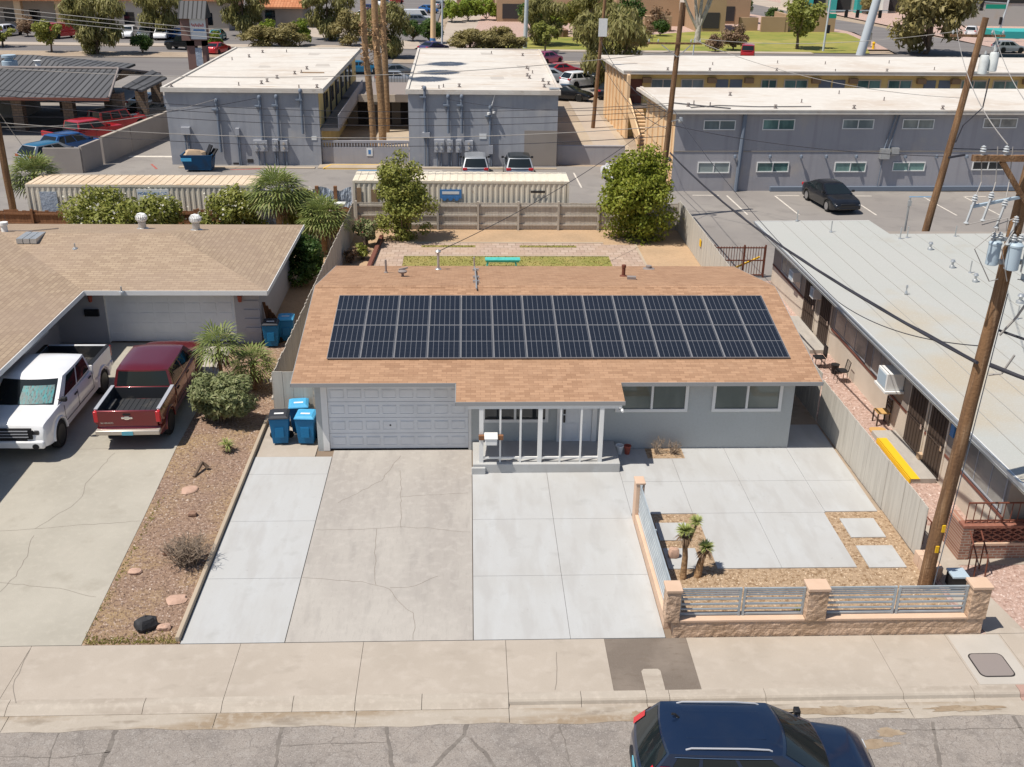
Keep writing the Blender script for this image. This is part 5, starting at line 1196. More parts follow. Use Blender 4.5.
bush('garden_shrub', 'grey green shrub with pink flowers in the left corner of the back yard', (-.95, 23.3, 0), .8, 1.7, 1500, .11, 'leaf sage', extra=('flowers', 60, .08, 'petal pink'))
bush('garden_shrub', 'pale green low shrub beside the timber edging', (-.9, 21.0, 0), .5, .8, 700, .10, 'leaf mid')
bush('garden_shrub', 'dry spiky brown shrub beside the side fence in the yard', (-1.45, 20.4, 0), .4, .9, 400, .10, 'leaf dry')
fan_palm('fan palm at the far left beside the wooden pole and container', (-19.9, 29.0, 0), 2.4, 50, .8, 1.1, .16)

# rocks on the gravel strip
def rock(name, label, loc, s, mat, seed, rz=0.0):
    rng = random.Random(seed); m = MB(); vs = []; fs = []; nu, nv = 9, 6
    for j in range(nv + 1):
        ph = -PI / 2 + PI * j / nv
        for i in range(nu):
            th = 2 * PI * i / nu; k = rng.uniform(.82, 1.12); e = lambda v: math.copysign(abs(v) ** .7, v)
            vs.append((s[0] * e(math.cos(ph)) * e(math.cos(th)) * k, s[1] * e(math.cos(ph)) * e(math.sin(th)) * k, s[2] * (e(math.sin(ph)) * k + .75)))
    fs = [(j * nu + i, j * nu + (i + 1) % nu, (j + 1) * nu + (i + 1) % nu, (j + 1) * nu + i) for j in range(nv) for i in range(nu)]
    m.add(vs, fs); o = tag(m.build(name, mat, smooth=28), label, 'rock'); o.location = loc; o.rotation_euler = (0, 0, rz); return o
rock('boulder', 'black angular boulder near the sidewalk end of the gravel strip', (-3.28, -9.22, -.03), (.26, .20, .19), 'rock dark', 3, .6)
rock('flat_stone', 'pink flat stone upper on the gravel strip below the branch', (-3.88, -2.55, -.03), (.26, .22, .05), 'rock pink', 4, .5)
rock('flat_stone', 'pink flat stone near the black boulder', (-2.86, -8.1, -.03), (.26, .20, .05), 'rock pink', 5, .2)
rock('flat_stone', 'small reddish stone right of the black boulder', (-2.86, -9.25, -.03), (.17, .11, .08), 'rock pink', 6)
rock('flat_stone', 'pink stone at the driveway side of the gravel strip', (-4.25, -6.85, -.03), (.19, .15, .06), 'rock pink', 7)
rock('small_rock', 'small brown rock in the middle of the gravel strip', (-3.62, -6.0, -.03), (.13, .11, .10), 'rock brown', 8)
rock('small_rock', 'small brown rock above the bare dry shrub', (-3.45, -4.0, -.03), (.14, .11, .09), 'rock brown', 9)
rock('small_rock', 'red brown rock beside the smaller yucca trunk', (9.95, -6.35, 0), (.17, .13, .15), 'rock pink', 10)
m = MB(); m.tube([(-3.95, -1.75, 0), (-3.80, -1.2, .22), (-3.62, -1.25, .05)], [.05, .06, .07], 7); tag(m.build('branch', 'trunk bark'), 'short bent dead branch lying on the gravel strip', 'branch')

# ------------------------------------------------------------------ trees beyond
def palm_tall(label, loc, h, r, lean):
    t = thing('tall_palm', label, 'palm', (0, 0, 0), 0, 'tall palms in the courtyard'); m = MB(); k = 26; pts = []; rr = []
    for i in range(k + 1):
        f = i / k; pts.append((lean[0] * f + .06 * math.sin(f * 9), lean[1] * f, h * f - .05)); rr.append(r * (1.15 - .25 * f) * random.uniform(.9, 1.06))
    m.tube(pts, rr, 10); m.build('trunk', 'palm bark', t, smooth=60)
    m = MB()
    for i in range(70):
        f = random.uniform(.42, .62); a = random.uniform(0, 6.28); p = Vector((lean[0] * f + math.cos(a) * r, lean[1] * f + math.sin(a) * r, h * f))
        m.bar(p, p + Vector((math.cos(a) * .25, math.sin(a) * .25, random.uniform(-.2, .25))), .10, .03)
    m.build('frond_stubs', 'palm bark', t)
    m = MB(); top = pts[-1]
    for i in range(46): frond(m, top, 2.399 * i, lerp(1.45, -.6, i / 46), .45 + .35 * i / 46, 1.15, 11, .3)
    m.build('fronds', 'palm leaf', t); return place(t, loc)
palm_tall('slim palm trunk on the left of the courtyard, foot by the block wall', (-2.55, 47.5, 0), 15.0, .22, (-.5, 0)); palm_tall('stout middle palm trunk of the courtyard', (-2.15, 51.0, 0), 15.4, .27, (-.35, .4)); palm_tall('palm trunk on the right of the courtyard, farthest back', (-2.25, 56.5, 0), 15.6, .22, (.15, .3))
BG = []
def bgt(proto, px, py, sc, label, rzv=None):
    o = proto if 'used' not in proto else copy_tree(proto); proto['used'] = 1
    if 'used' in o and o is not proto: del o['used']
    p = at(px, py); place(o, (p.x, p.y, 0), random.uniform(0, 6) if rzv is None else rzv, sc if 'shrub tree' not in label and 'brownish' not in label else (sc * 1.25, sc * 1.25, sc * .72), label); BG.append(o); return o
def proto(name, h, crown, n, size, leaf, **k): return tree(name, 'x', 'tree', (0, 0, 0), h, crown, n, size, leaf, group='trees along the far road and park', **k)
WIL = proto('willow_tree', 8.6, (4.3, 4.3, 3.9), 6500, .19, 'leaf willow', r0=.22, ncl=30, cr=1.15, base=.2, hang=.75, aspect=4.2, flat=-.25)
OLV = proto('olive_tree', 6.8, (3.7, 3.7, 3.1), 5200, .22, 'leaf olive', r0=.2, ncl=26, cr=1.05, base=.04, hang=.45, aspect=2.6, flat=-.3)
GRN = proto('street_tree', 5.2, (2.4, 2.4, 2.2), 2600, .22, 'leaf mid', r0=.13, ncl=18, cr=.7, base=.25)
DRK = proto('evergreen_tree', 4.6, (2.7, 2.7, 2.2), 2800, .26, 'leaf dark', r0=.15, ncl=18, cr=.85, base=.08)
LIM = proto('round_shrub', 3.0, (2.6, 2.6, 1.5), 2400, .22, 'leaf lime', r0=.08, ncl=18, cr=.62, base=.05)
DRYT = proto('dry_shrub', 3.2, (2.4, 2.2, 1.5), 1500, .22, 'leaf dry', r0=.1, ncl=16, cr=.75, base=.1)
for pr, px, py, sc, lab in (
  (WIL, 97, 55, 1.0, 'large drooping dark tree on the road median at the left'), (WIL, 161, 38, .95, 'drooping tree behind the sign pylon'), (WIL, 330, 40, 1.0, 'drooping tree beyond the left white roof'), (WIL, 388, 58, .85, 'drooping tree behind the courtyard palms'),
  (WIL, 246, 36, 1.0, 'drooping tree group left of the far parking'), (WIL, 608, 90, 1.05, 'tall thin willow beside the wooden pole'), (WIL, 542, 45, .85, 'drooping tree in the park left of the boulder'), (WIL, 592, 40, .9, 'drooping olive tree on the park lawn'),
  (OLV, 925, 54, 1.75, 'very large olive green tree at the right behind the yellow building'), (OLV, 350, 46, .8, 'grey olive tree behind the roof beside the palms'), (OLV, 470, 54, .75, 'dry olive shrub tree behind the middle roof, left'), (OLV, 492, 52, .75, 'dry olive shrub tree behind the middle roof, middle'), (OLV, 508, 53, .6, 'dry olive shrub tree behind the middle roof, right'),
  (OLV, 285, 49, .75, 'brownish tree at the back edge of the left roof'), (OLV, 262, 48, .7, 'brownish tree farther left at the left roof edge'), (OLV, 868, 14, .6, 'dark street tree by the far blue building'), (OLV, 955, 20, .75, 'tree by the far right crossing'),
  (GRN, 52, 53, .85, 'small green tree on the median near the left edge'), (GRN, 3, 47, .8, 'green shrub tree at the very left edge'), (GRN, 545, 53, .85, 'small dark green tree at the front of the park lawn'), (GRN, 797, 49, 1.5, 'leaning green tree on the right of the park lawn'), (GRN, 716, 18, 1.2, 'bright green tree in front of the tan building'), (GRN, 668, 12, 1.1, 'green tree above the bare trunk'), (GRN, 1003, 25, .8, 'green tree by the far right store'), (GRN, 575, 34, 1.1, 'green tree at the back of the park'),
  (DRK, 143, 54, .55, 'dark green bush on the median beside the sign pylon'), (DRK, 430, 43, .75, 'round trimmed dark bush by the road island, right'), (DRK, 413, 41, .65, 'round trimmed dark bush by the road island, left'), (DRK, 628, 34, 1.2, 'dark evergreen behind the wooden pole'), (DRK, 532, 30, 1.0, 'dark evergreen at the park left edge'), (DRK, 22, 23, .6, 'dark hedge bush in front of the orange roofed porch'), (DRK, 772, 26, .7, 'dark bush at the right edge of the tan building'), (DRK, 740, 17, .9, 'dark shrub under the tan building wall'), (DRK, 660, 36, .55, 'dark bush below the pink flowering shrub'), (DRK, 270, 20, .9, 'dark tree at the far left parking'),
  (LIM, 452, 22, 1.15, 'bright green hedge bush, first from the thick pole'), (LIM, 468, 21, 1.2, 'bright green hedge bush, second from the thick pole'), (LIM, 486, 20, 1.2, 'bright green hedge bush, third from the thick pole'), (LIM, 504, 20, 1.1, 'bright green hedge bush, fourth from the thick pole'), (LIM, 520, 21, 1.1, 'bright green hedge bush, last before the white pole'), (LIM, 215, 52, .8, 'yellow green bush in front of the red car'), (LIM, 300, 46, 1.1, 'light green low shrub behind the left white roof, right'), (LIM, 268, 47, 1.1, 'light green low shrub behind the left white roof, left'), (LIM, 65, 28, .6, 'small yellow green bush beside the white pillar'), (LIM, 556, 31, 1.1, 'bright bush at the back of the park by the boulder'),
  (DRYT, 658, 31, 1.25, 'brown pink flowering shrub at the back of the park'), (DRYT, 648, 37, .6, 'small brown shrub on the pink gravel'), (DRYT, 28, 36, .9, 'flowering low bushes at the far left bed'), (DRYT, 630, 52, .8, 'grey brown scrub at the front of the park lawn, left'), (DRYT, 733, 50, 1.1, 'bare branched scrub at the front of the park lawn'), (DRYT, 715, 52, .8, 'thin scrub right of the bare trunk')):
    bgt(pr, px, py, sc, lab)
for o in bpy.data.objects:
    if 'used' in o: del o['used']
t = thing('bare_tree', 'forked pale tree trunk rising from the park lawn', 'tree', tuple(at(697, 44)), 0); p = at(697, 44); m = MB(); X, Y = p.x, p.y
m.tube([(X, Y, -.1), (X, Y, 1.6), (X + .1, Y, 2.6)], [.5, .42, .36], 9)
for dx, dz, r in ((-3.6, 6.8, .2), (-1.2, 7.2, .24), (.4, 8.5, .24), (2.0, 7.2, .24), (3.0, 8.4, .18)): m.tube([(X, Y, 1.9), (X + dx * .45, Y, 1.9 + dz * .4), (X + dx, Y + random.uniform(-1, 1), 1.9 + dz)], [r * 1.3, r, r * .5], 7)
m.build('trunk', 'white bark', t, smooth=60)
leaves('crown', clumpset((X, Y, 9.5), 3.6, 3, 1.3, 14, 1.0), 1500, .26, 'leaf lime', t)
for px, py, s, lab in ((560, 36.5, 1.0, 'light brown boulder at the back of the park lawn'), (543, 35, .9, 'dark boulder behind the lawn left of the brown one'), (578, 37, .55, 'small light boulder right of the brown boulder'), (614, 37, .6, 'small boulder by the lawn under the dark evergreen')):
    p = at(px, py); rock('boulder', lab, (p.x, p.y, -.1), (1.3 * s, 1.0 * s, .8 * s), 'rock brown' if s > .85 else 'rock pink', int(px))
# ------------------------------------------------------------------ trash bins
def bin_(label, loc, rz, lid, h=1.08, wd=.62, dp=.68, group=None):
    t = thing('trash_bin', label, 'trash bin', (0, 0, 0), 0, group); m = MB(); a, b = wd / 2, dp / 2
    lo = [(-a * .78, -b * .74), (a * .78, -b * .74), (a * .78, b * .8), (-a * .78, b * .8)]; hi = [(-a, -b), (a, -b), (a, b), (-a, b)]
    m.prism(lo, .06, h * .86, 0, hi); m.prism([(p[0] * 1.04, p[1] * 1.04) for p in hi], h * .862, h * .90); m.box(-a * .45, a * .45, -b * .98, -b * .9, .3, h * .62)
    m.build('body', 'bin blue', t, bevel=.02)
    m = MB(); L = [(-a * 1.05, -b * 1.12), (a * 1.05, -b * 1.12), (a * 1.05, b * 1.02), (-a * 1.05, b * 1.02)]
    m.prism(L, h * .902, h * .93); m.prism([(p[0] * .98, p[1] * .98) for p in L], h * .932, h * .985, 0, [(p[0] * .72, p[1] * .74) for p in L]); ld = m.build('lid', lid, t, bevel=.015)
    m = MB(); m.box(-.15, .15, -b * .42, -b * .12, h * .986, h * .989); m.build('sticker', 'sticker white', ld)
    m = MB(); m.tube([(-a * .8, b * 1.15, h * .9), (a * .8, b * 1.15, h * .9)], .02, 6); m.bar((-a * .75, b * .9, h * .88), (-a * .75, b * 1.15, h * .9), .04, .04); m.bar((a * .75, b * .9, h * .88), (a * .75, b * 1.15, h * .9), .04, .04); m.build('handle', 'bin blue', t)
    for s in (1, -1):
        m = MB(); m.lathe([(.05, -.03), (.12, -.03), (.12, .03), (.05, .03)], (s * a * .88, b * .85, .12), 12, axis='y'); w_ = m.build('wheel', 'tyre', t)
    return place(t, loc, rz)
bin_('blue trash bin with a black lid beside the garage, nearest the gravel strip', (-1.68, .62, 0), .08, 'bin lid black')
bin_('blue trash bin with a light blue lid nearest the garage wall', (-.82, .60, 0), -.06, 'bin lid blue')
bin_('blue trash bin with a light blue lid standing behind the other two bins', (-1.18, 1.45, 0), .12, 'bin lid blue')
bin_('blue trash bin with a dark lid at the neighbour garage corner', (-3.42, 9.15, 0), .05, 'bin lid black')
bin_('blue trash bin with a blue lid behind the one at the neighbour garage corner', (-2.92, 9.75, 0), .05, 'bin lid blue')

# ------------------------------------------------------------------ the neighbour's house on the left
N = thing('house', 'low tan house with a hipped brown shingle roof behind the two pickups', 'house', (-11, 12, 0))
ze, sl2 = 2.47, .19; yf, yb_, xr = 8.62, 18.4, -3.35; ym = (yf + yb_) / 2; zr_ = ze + sl2 * (ym - yf); xh = xr - (ym - yf)
m = MB()
m.box(-10.0, -9.96, 9.5, 9.7, -.05, ze - .05); m.box(-4.86, -3.9, 9.5, 9.7, -.05, ze - .05); m.box(-9.96, -4.86, 9.58, 9.7, 2.12, ze - .05)
m.box(-11.9, -10.0, 9.5, 9.7, -.05, ze - .05); m.box(-4.1, -3.9, 9.7, 17.7, -.05, ze - .05); m.box(-22, -4.1, 17.5, 17.7, -.05, ze - .05)
m.box(-12.1, -11.9, -8, 9.7, -.05, ze - .05); m.box(-22, -12.1, -8, -7.8, -.05, ze - .05)
for z in (.42, .80, 1.18, 1.56, 1.94):
    m.box(-4.50, -3.88, 9.46, 9.498, z, z + .22); 
m.build('wall', 'neighbour wall', N)
m = MB(); t_ = .16
m.slab([(-10.35, yf, ze), (xr, yf, ze), (xh, ym, zr_), (-10.35 - (ym - yf), ym, zr_)], t_); m.slab([(xr, yb_, ze), (-24, yb_, ze), (-24, ym, zr_), (xh, ym, zr_)], t_)
roofn = m.build('roof', 'shingles neighbour', N)
m = MB(); m.slab([(xr, yf, ze), (xr, yb_, ze), (xh, ym, zr_)], t_)
xv = -10.35 - (ym - yf); m.slab([(-10.35, yf, ze), (xv, ym, zr_), (xv, -8.5, zr_), (-10.35, -8.5, ze)], t_); m.slab([(xv, ym, zr_), (xv - 8, ym, zr_ - 1.5), (xv - 8, -8.5, zr_ - 1.5), (xv, -8.5, zr_)], t_)
m.build('side_roof', 'shingles neighbour side', N)
m = MB(); m.box(-10.33, xr, yf - .03, yf - .003, ze - .17, ze + .012); m.box(xr + .003, xr + .03, yf, yb_, ze - .17, ze + .012); m.box(-10.347, -10.32, -8.5, yf - .03, ze - .17, ze + .012)
m.build('fascia', 'white paint', N)
m = MB(); m.box(-9.94, -4.90, 9.60, 9.65, .02, 2.10)
for r in range(5):
    for c in range(8): x = -9.86 + c * .622; m.box(x, x + .5, 9.588, 9.5999, .08 + r * .415, .40 + r * .415)
m.build('garage_door', 'door white', N)
m = MB(); m.box(-9.96, -9.942, 9.49, 9.66, -.02, 2.2); m.box(-4.898, -4.862, 9.49, 9.66, -.02, 2.2); m.box(-10.05, -4.80, 9.47, 9.496, 2.11, 2.25); m.build('garage_frame', 'white paint', N)
for x in (-10.45, -4.62):
    m = MB(); m.lathe([(0, 1.72), (.07, 1.76), (.09, 2.0), (.05, 2.06), (0, 2.07)], (x, 9.42, 0), 8); m.box(x - .03, x + .03, 9.42, 9.5, 1.95, 2.0); m.build('wall_lantern', 'terracotta', N)
m = MB(); m.box(-10.75, -10.2, 9.38, 9.495, 1.15, 1.42); m.build('planter_box', 'trim black', N)
def win_px(parent, a0, a1, z0, z1, p, n, **k):   # wall facing +x
    f = MB(); g = MB(); fw = .06
    for i in range(n):
        b0 = lerp(a0, a1, i / n); b1 = lerp(a0, a1, (i + 1) / n)
        f.box(p, p + .05, b0, b1, z0, z0 + fw); f.box(p, p + .05, b0, b1, z1 - fw, z1); f.box(p, p + .049, b0, b0 + fw, z0 + fw, z1 - fw); f.box(p, p + .049, b1 - fw, b1, z0 + fw, z1 - fw)
        g.box(p + .004, p + .016, b0 + .03, b1 - .03, z0 + .03, z1 - .03)
    fo = f.build('window', k.get('frame', 'meter box'), parent); g.build('pane', k.get('glass', 'dark glass'), fo); return fo
win_px(N, 4.3, 7.9, 1.05, 1.95, -11.898, 3); win_px(N, 8.15, 9.3, .95, 2.0, -11.898, 1); win_px(N, -3.0, 0, 1.05, 1.95, -11.898, 2)
m = MB(); m.box(-11.898, -11.8, 3.9, 8.3, .90, .99); m.build('window_ledge', 'white paint', N)
m = MB()
for a, b in (((-15.5, 12.6), (-14.2, 14.2)), ((-14.2, 14.2), (-13.6, 15.4)), ((-17.5, 14.5), (-14.2, 14.2))): m.tube([(a[0], a[1], zr_ - abs(a[1] - ym) * sl2 + .04), (b[0], b[1], zr_ - abs(b[1] - ym) * sl2 + .04)], .02, 5)
m.build('cable', 'bird grey', N)
def turbine(x, y, z, lab):
    t = thing('roof_turbine', lab, 'roof vent', (x, y, z), 0, None); m = MB(); m.lathe([(.3, -.12), (.28, 0.0), (.17, .05), (.17, .32), (0, .32)], (x, y, z), 12); m.build('base', 'galvanised', t, smooth=40)
    m = MB()
    for k in range(18):
        a = 2 * PI * k / 18; pts = []
        for j in range(6):
            ph = -PI / 2 + PI * j / 5; r = .05 + .21 * math.cos(ph); b = a + .35 * (j / 5); pts.append((x + r * math.cos(b), y + r * math.sin(b), z + .50 + .19 * math.sin(ph)))
        for p, q in zip(pts[:-1], pts[1:]): m.bar(p, q, .055, .012, (math.cos(a), math.sin(a), 0))
    m.lathe([(.12, 0), (.14, .03), (.05, .08), (0, .09)], (x, y, z + .64), 10); m.build('fan', 'white paint', t)
turbine(-10.1, 15.9, zr_ - sl2 * (15.9 - ym), 'white turbine vent on the neighbour roof beside the oleanders'); turbine(-7.55, 15.2, zr_ - sl2 * (15.2 - ym), 'white turbine vent on the neighbour roof nearest its hip')
p = at(5, 232, 3.3); m = MB(); m.lathe([(.16, -.1), (.13, .0), (.13, .35), (.18, .36), (.18, .48), (0, .5)], (p.x, p.y, 3.25), 10); m.build('roof_vent', 'white paint', N, smooth=40)
for (px, py) in ((76, 254), (120, 281)):
    p = at(px, py, 2.9); zz = min(zr_, ze + sl2 * (p.y - yf)) ; m = MB(); m.lathe([(.12, -.02), (.1, .03), (.03, .05), (.03, .22), (0, .22)], (p.x, p.y, zz), 8); m.build('roof_vent', 'galvanised', N)
p = at(42, 242, 3.1); zz = ze + sl2 * (p.y - yf)
m = MB()
for i in range(3): m.box(p.x - .75 + i * .28, p.x - .5 + i * .28, p.y - .7, p.y + .4, min(zz, zr_) - .1, min(zz, zr_) + .10)
m.build('roof_vent', 'galvanised', N)
board_fence('board_fence', 'broken brown wooden fence behind the neighbour house, left stretch', (-21.5, 25.4), (-13.2, 24.9), -.1, 1.35, 'fence brown wood', .2, None, 4, .05, side=1)
board_fence('board_fence', 'brown open slat fence between the oleanders', (-12.2, 24.9), (-7.6, 24.9), -.1, 1.5, 'fence brown wood', .28, None, 3, .06, side=1)
board_fence('board_fence', 'short brown fence stretch beside the blue tarp fence', (-3.3, 25.6), (-1.9, 25.5), -.1, 1.5, 'fence brown wood', .2, None, 2, .05, side=1)

# ------------------------------------------------------------------ apartments on the right
A = thing('apartment_building', 'long low apartment building with a flat grey roof on the right', 'building', (26, 4, 0))
Xw, zw = 18.88, 2.62
m = MB(); m.box(Xw, 40, -6.25, 17.0, -.05, 1.0); m.build('wall', 'cream stucco', A)
m = MB(); m.box(Xw + .004, 39.9, -6.24, 16.99, 1.001, zw); m.build('upper_wall', 'taupe stucco', A)  # tan upper wall, the eave's shadow put into its darker colour
m = MB()
m.slab([(18.36, -8.8, 2.9), (41, -8.8, 3.05), (41, 15.4, 3.05), (23.6, 15.4, 2.94), (23.5, 17.75, 2.94), (17.98, 17.6, 2.9)], .26); rf = m.build('roof', 'grey roof', A)
m = MB()
for x in [19.1 + i * .92 for i in range(20)]:
    y1 = 17.6 if x < 23.4 else 15.35; n = 14; pts = [(x + .01 * i + random.uniform(-.02, .02), lerp(-8.7, y1, i / n)) for i in range(n + 1)]
    for a, b in zip(pts[:-1], pts[1:]): m.bar((a[0], a[1], 2.90 + (a[0] - 18.12) * .0066 + .004), (b[0], b[1], 2.90 + (b[0] - 18.12) * .0066 + .004), .022, .012)
m.build('roof_seam', 'roof seam', rf)
m = MB(); m.bar((18.34, -8.8, 2.82), (17.96, 17.6, 2.82), .03, .18); m.bar((17.99, 17.62, 2.83), (23.5, 17.77, 2.84), .03, .2); m.build('fascia', 'white paint', A)
m = MB(); m.bar((18.29, -8.8, 2.90), (17.92, 17.6, 2.90), .06, .035); m.build('gutter', 'galvanised', A)
m = MB()
for a, b in ((-6.2, -2.5), (-1.18, -.98), (.42, 8.3), (12.1, 16.95)): m.box(Xw - .03, Xw - .002, a, b, .98, 1.05)
m.build('belt_course', 'brown trim', A)
def door_x(y0, y1, z0, z1, par=A):
    m = MB(); m.box(Xw - .05, Xw - .002, y0, y1, z0, z1)
    for i in range(1, 6): yy = lerp(y0, y1, i / 6); m.box(Xw - .07, Xw - .051, yy - .012, yy + .012, z0 + .05, z1 - .05)
    for z in (z0 + .04, lerp(z0, z1, .45), z1 - .05): m.box(Xw - .072, Xw - .0512, y0 + .02, y1 - .02, z - .02, z + .02)
    d = m.build('security_door', 'iron brown', par); m = MB(); m.box(Xw - .10, Xw - .072, y0 + .06, y0 + .14, lerp(z0, z1, .42), lerp(z0, z1, .50)); m.build('handle', 'chrome', d)
    m = MB(); m.box(Xw - .04, Xw - .003, y1 + .004, y1 + .07, z0, z1); m.box(Xw - .04, Xw - .003, y0 - .07, y0 - .004, z0, z1); m.build('door_frame', 'cream stucco', par)
door_x(-.92, .35, .14, 2.3); door_x(-2.42, -1.22, .14, 2.3); door_x(8.5, 9.75, .14, 2.3); door_x(10.4, 11.9, .14, 2.3)
for a0, a1, n in ((-6.1, -3.5, 2), (4.5, 8.0, 2), (2.2, 3.9, 1), (12.6, 15.6, 3)): window(A, 'x', a0, a1, 1.12, 2.25, Xw, .05, 'meter box', 'blind glass', n, .03)
def ac_unit(y0, y1, z0, z1, dp=.62):
    m = MB(); m.box(Xw - dp, Xw - .01, y0, y1, z0, z1); a = m.build('air_conditioner', 'white paint', A, bevel=.02); m = MB()
    m.box(Xw - dp - .012, Xw - dp - .001, y0 + .07, y1 - .07, z0 + .07, z1 - .07); m.build('grille', 'transformer blue', a)
    for i in range(6): pass
ac_unit(1.05, 1.85, 1.55, 2.15); ac_unit(12.7, 13.3, 1.5, 1.95, .38); ac_unit(9.85, 10.3, 1.7, 2.15, .38)
m = MB(); m.box(Xw - .65, Xw - .01, .95, 1.95, 1.47, 1.545); m.build('shelf', 'white paint', A)
m = MB(); m.box(Xw - .06, Xw - .003, -2.85, -2.62, 1.75, 2.2); m.build('mail_slot', 'sign blue', A)
for px, py, s in ((930, 249, .6), (952, 267, .6), (975, 281, .6), (1020, 302, .8), (906, 293, .3)):
    p = at(px, py, 2.98); m = MB(); m.lathe([(.2 * s, -.03), (.17 * s, .06), (.08 * s, .10), (.08 * s, .2), (.17 * s, .24), (.12 * s, .32), (0, .33)], (p.x, p.y, 2.97), 10); m.build('roof_vent', 'galvanised', A, smooth=40)
for px, py in ((831, 231), (900, 238), (907, 237), (955, 236), (970, 272), (1017, 318), (797, 220)):
    p = at(px, py, 2.98); m = MB(); m.tube([(p.x, p.y, 2.93), (p.x, p.y, 3.45)], .03, 6); m.lathe([(.08, 2.93), (.05, 3.0), (0, 3.0)], (p.x, p.y, 0), 8); m.build('vent_pipe', 'galvanised', A)
# iron gate
Gt = thing('iron_gate', 'brown iron gate between the yard fence and the apartment wall', 'gate', (17.6, 18.1, 0)); m = MB()
for i in range(19): x = lerp(16.35, 18.72, i / 18); m.box(x - .012, x + .012, 18.09, 18.114, .08, 1.55)
m.build('bars', 'rust iron', Gt); m = MB()
for z in (.12, .85, 1.48): m.box(16.3, 18.78, 18.075, 18.128, z - .025, z + .025)
for x in (16.28, 17.75, 18.78): m.box(x - .035, x + .035, 18.06, 18.14, 0, 1.62)
m.build('frame', 'rust iron', Gt)
m = MB(); m.bar((17.3, 18.30, .35), (18.6, 18.35, .95), .1, .06); tag(m.build('lumber', 'yellow paint'), 'yellow board leaning behind the iron gate', 'board')
# chair, mat, box, step clutter
K = thing('wooden_chair', 'wooden chair with a yellow seat by the apartment wall', 'chair', (18.62, 1.8, 0))
m = MB(); m.box(18.40, 18.84, 1.58, 2.02, .43, .47); m.build('seat', 'wood seat', K, bevel=.01)
m = MB()
for z in (.62, .74, .86): m.box(18.815, 18.84, 1.61, 1.99, z - .03, z + .03)
m.box(18.81, 18.845, 1.58, 1.62, .471, .95); m.box(18.81, 18.845, 1.98, 2.02, .471, .95); m.build('backrest', 'iron brown', K)
for x in (18.42, 18.82):
    for y in (1.60, 2.0): m = MB(); m.box(x - .02, x + .02, y - .02, y + .02, -.02, .428); m.build('leg', 'iron brown', K)
m = MB(); m.prism(rrect(18.05, 18.6, .98, 1.42, .15), -.015, .03); tag(m.build('door_mat', 'wood seat'), 'oval brown mat on the pink gravel beside the landing', 'mat')
m = MB(); m.box(18.72, 18.93, -1.2, -1.0, .142, .33); tag(m.build('cardboard_box', 'cardboard', bevel=.01), 'small cardboard box between the two security doors', 'box')
Cl = thing('garden_chair', 'dark wire chair nearest the apartment windows', 'chair', (18.4, 5.4, 0)); m = MB(); m.prism(rrect(18.2, 18.62, 5.2, 5.62, .12), .42, .45); m.build('seat', 'trim black', Cl)
m = MB(); m.tube([(18.6, 5.22, .45), (18.66, 5.22, .82), (18.66, 5.6, .82), (18.6, 5.6, .45)], .014, 6)
for i in range(4): m.tube([(18.61, 5.28 + i * .09, .45), (18.66, 5.28 + i * .09, .82)], .008, 5)
m.build('backrest', 'dark metal', Cl)
for x in (18.23, 18.59):
    for y in (5.23, 5.59): m = MB(); m.tube([(x, y, 0), (x, y, .42)], .014, 6); m.build('leg', 'dark metal', Cl)
m = MB(); m.lathe([(.0, 0), (.12, 0), (.15, .34), (.17, .36), (0, .36)], (18.45, 6.2, 0), 12); tag(m.build('plant_pot', 'trim black', smooth=40), 'black plant pot between the two dark chairs', 'pot')
Fc = thing('garden_chair', 'dark folding chair on the pink gravel farther back along the apartment wall', 'chair', (18.0, 6.8, 0)); m = MB(); m.box(17.8, 18.2, 6.6, 7.0, .40, .43); m.build('seat', 'trim black', Fc); m = MB(); m.box(18.2, 18.23, 6.6, 7.0, .45, .9); m.build('backrest', 'trim black', Fc)
for x in (17.82, 18.18):
    for y in (6.62, 6.98): m = MB(); m.tube([(x, y, 0), (x, y, .4)], .015, 6); m.build('leg', 'dark metal', Fc)
# brick planter with screen and railing
Q = thing('brick_planter', 'red brick wall with a pierced screen and iron railing at the apartment entry', 'wall', (18.9, -6.0, 0))
m = MB(); m.box(17.82, 23.0, -6.62, -6.42, -.05, .42); m.box(17.62, 17.90, -6.66, -6.36, -.05, .98); m.box(17.62, 17.82, -6.36, -5.7, -.05, .98); m.build('base_wall', 'red brick', Q)
m = MB(); m.box(17.905, 23.0, -6.64, -6.40, .422, .49); m.build('ledge', 'block cap', Q); m = MB(); m.box(17.6, 23.0, -6.67, -6.37, .982, 1.06); m.build('cap', 'red brick screen', Q)
m = MB()
for i in range(17):
    x = 18.05 + i * .28
    for z in (.58, .73, .88):
        m.bar((x - .13, -6.52, z - .07), (x + .13, -6.52, z + .06), .12, .035, (0, 0, 1)); m.bar((x - .13, -6.523, z + .06), (x + .13, -6.523, z - .07), .118, .035, (0, 0, 1))
m.build('screen', 'red brick screen', Q)
m = MB(); m.tube([(17.7, -6.52, 1.68), (23, -6.52, 1.68)], .025, 6); m.tube([(17.7, -6.52, 1.15), (23, -6.52, 1.15)], .018, 6)
for i in range(26): x = 17.7 + i * .2; m.tube([(x, -6.52, 1.06), (x, -6.52, 1.68)], .014, 5)
m.build('railing', 'rust iron', Q)
H2 = thing('handrail', 'rusty iron stair handrail in front of the brick planter', 'railing', (17.7, -7.1, 0)); m = MB()
for x in (17.72, 18.02):
    m.tube([(x, -7.45, 0), (x, -7.40, .55), (x + .05, -6.72, .95)], .022, 6); m.tube([(x, -7.1, 0), (x, -7.08, .74)], .02, 6)
m.build('rail', 'rust iron', H2)
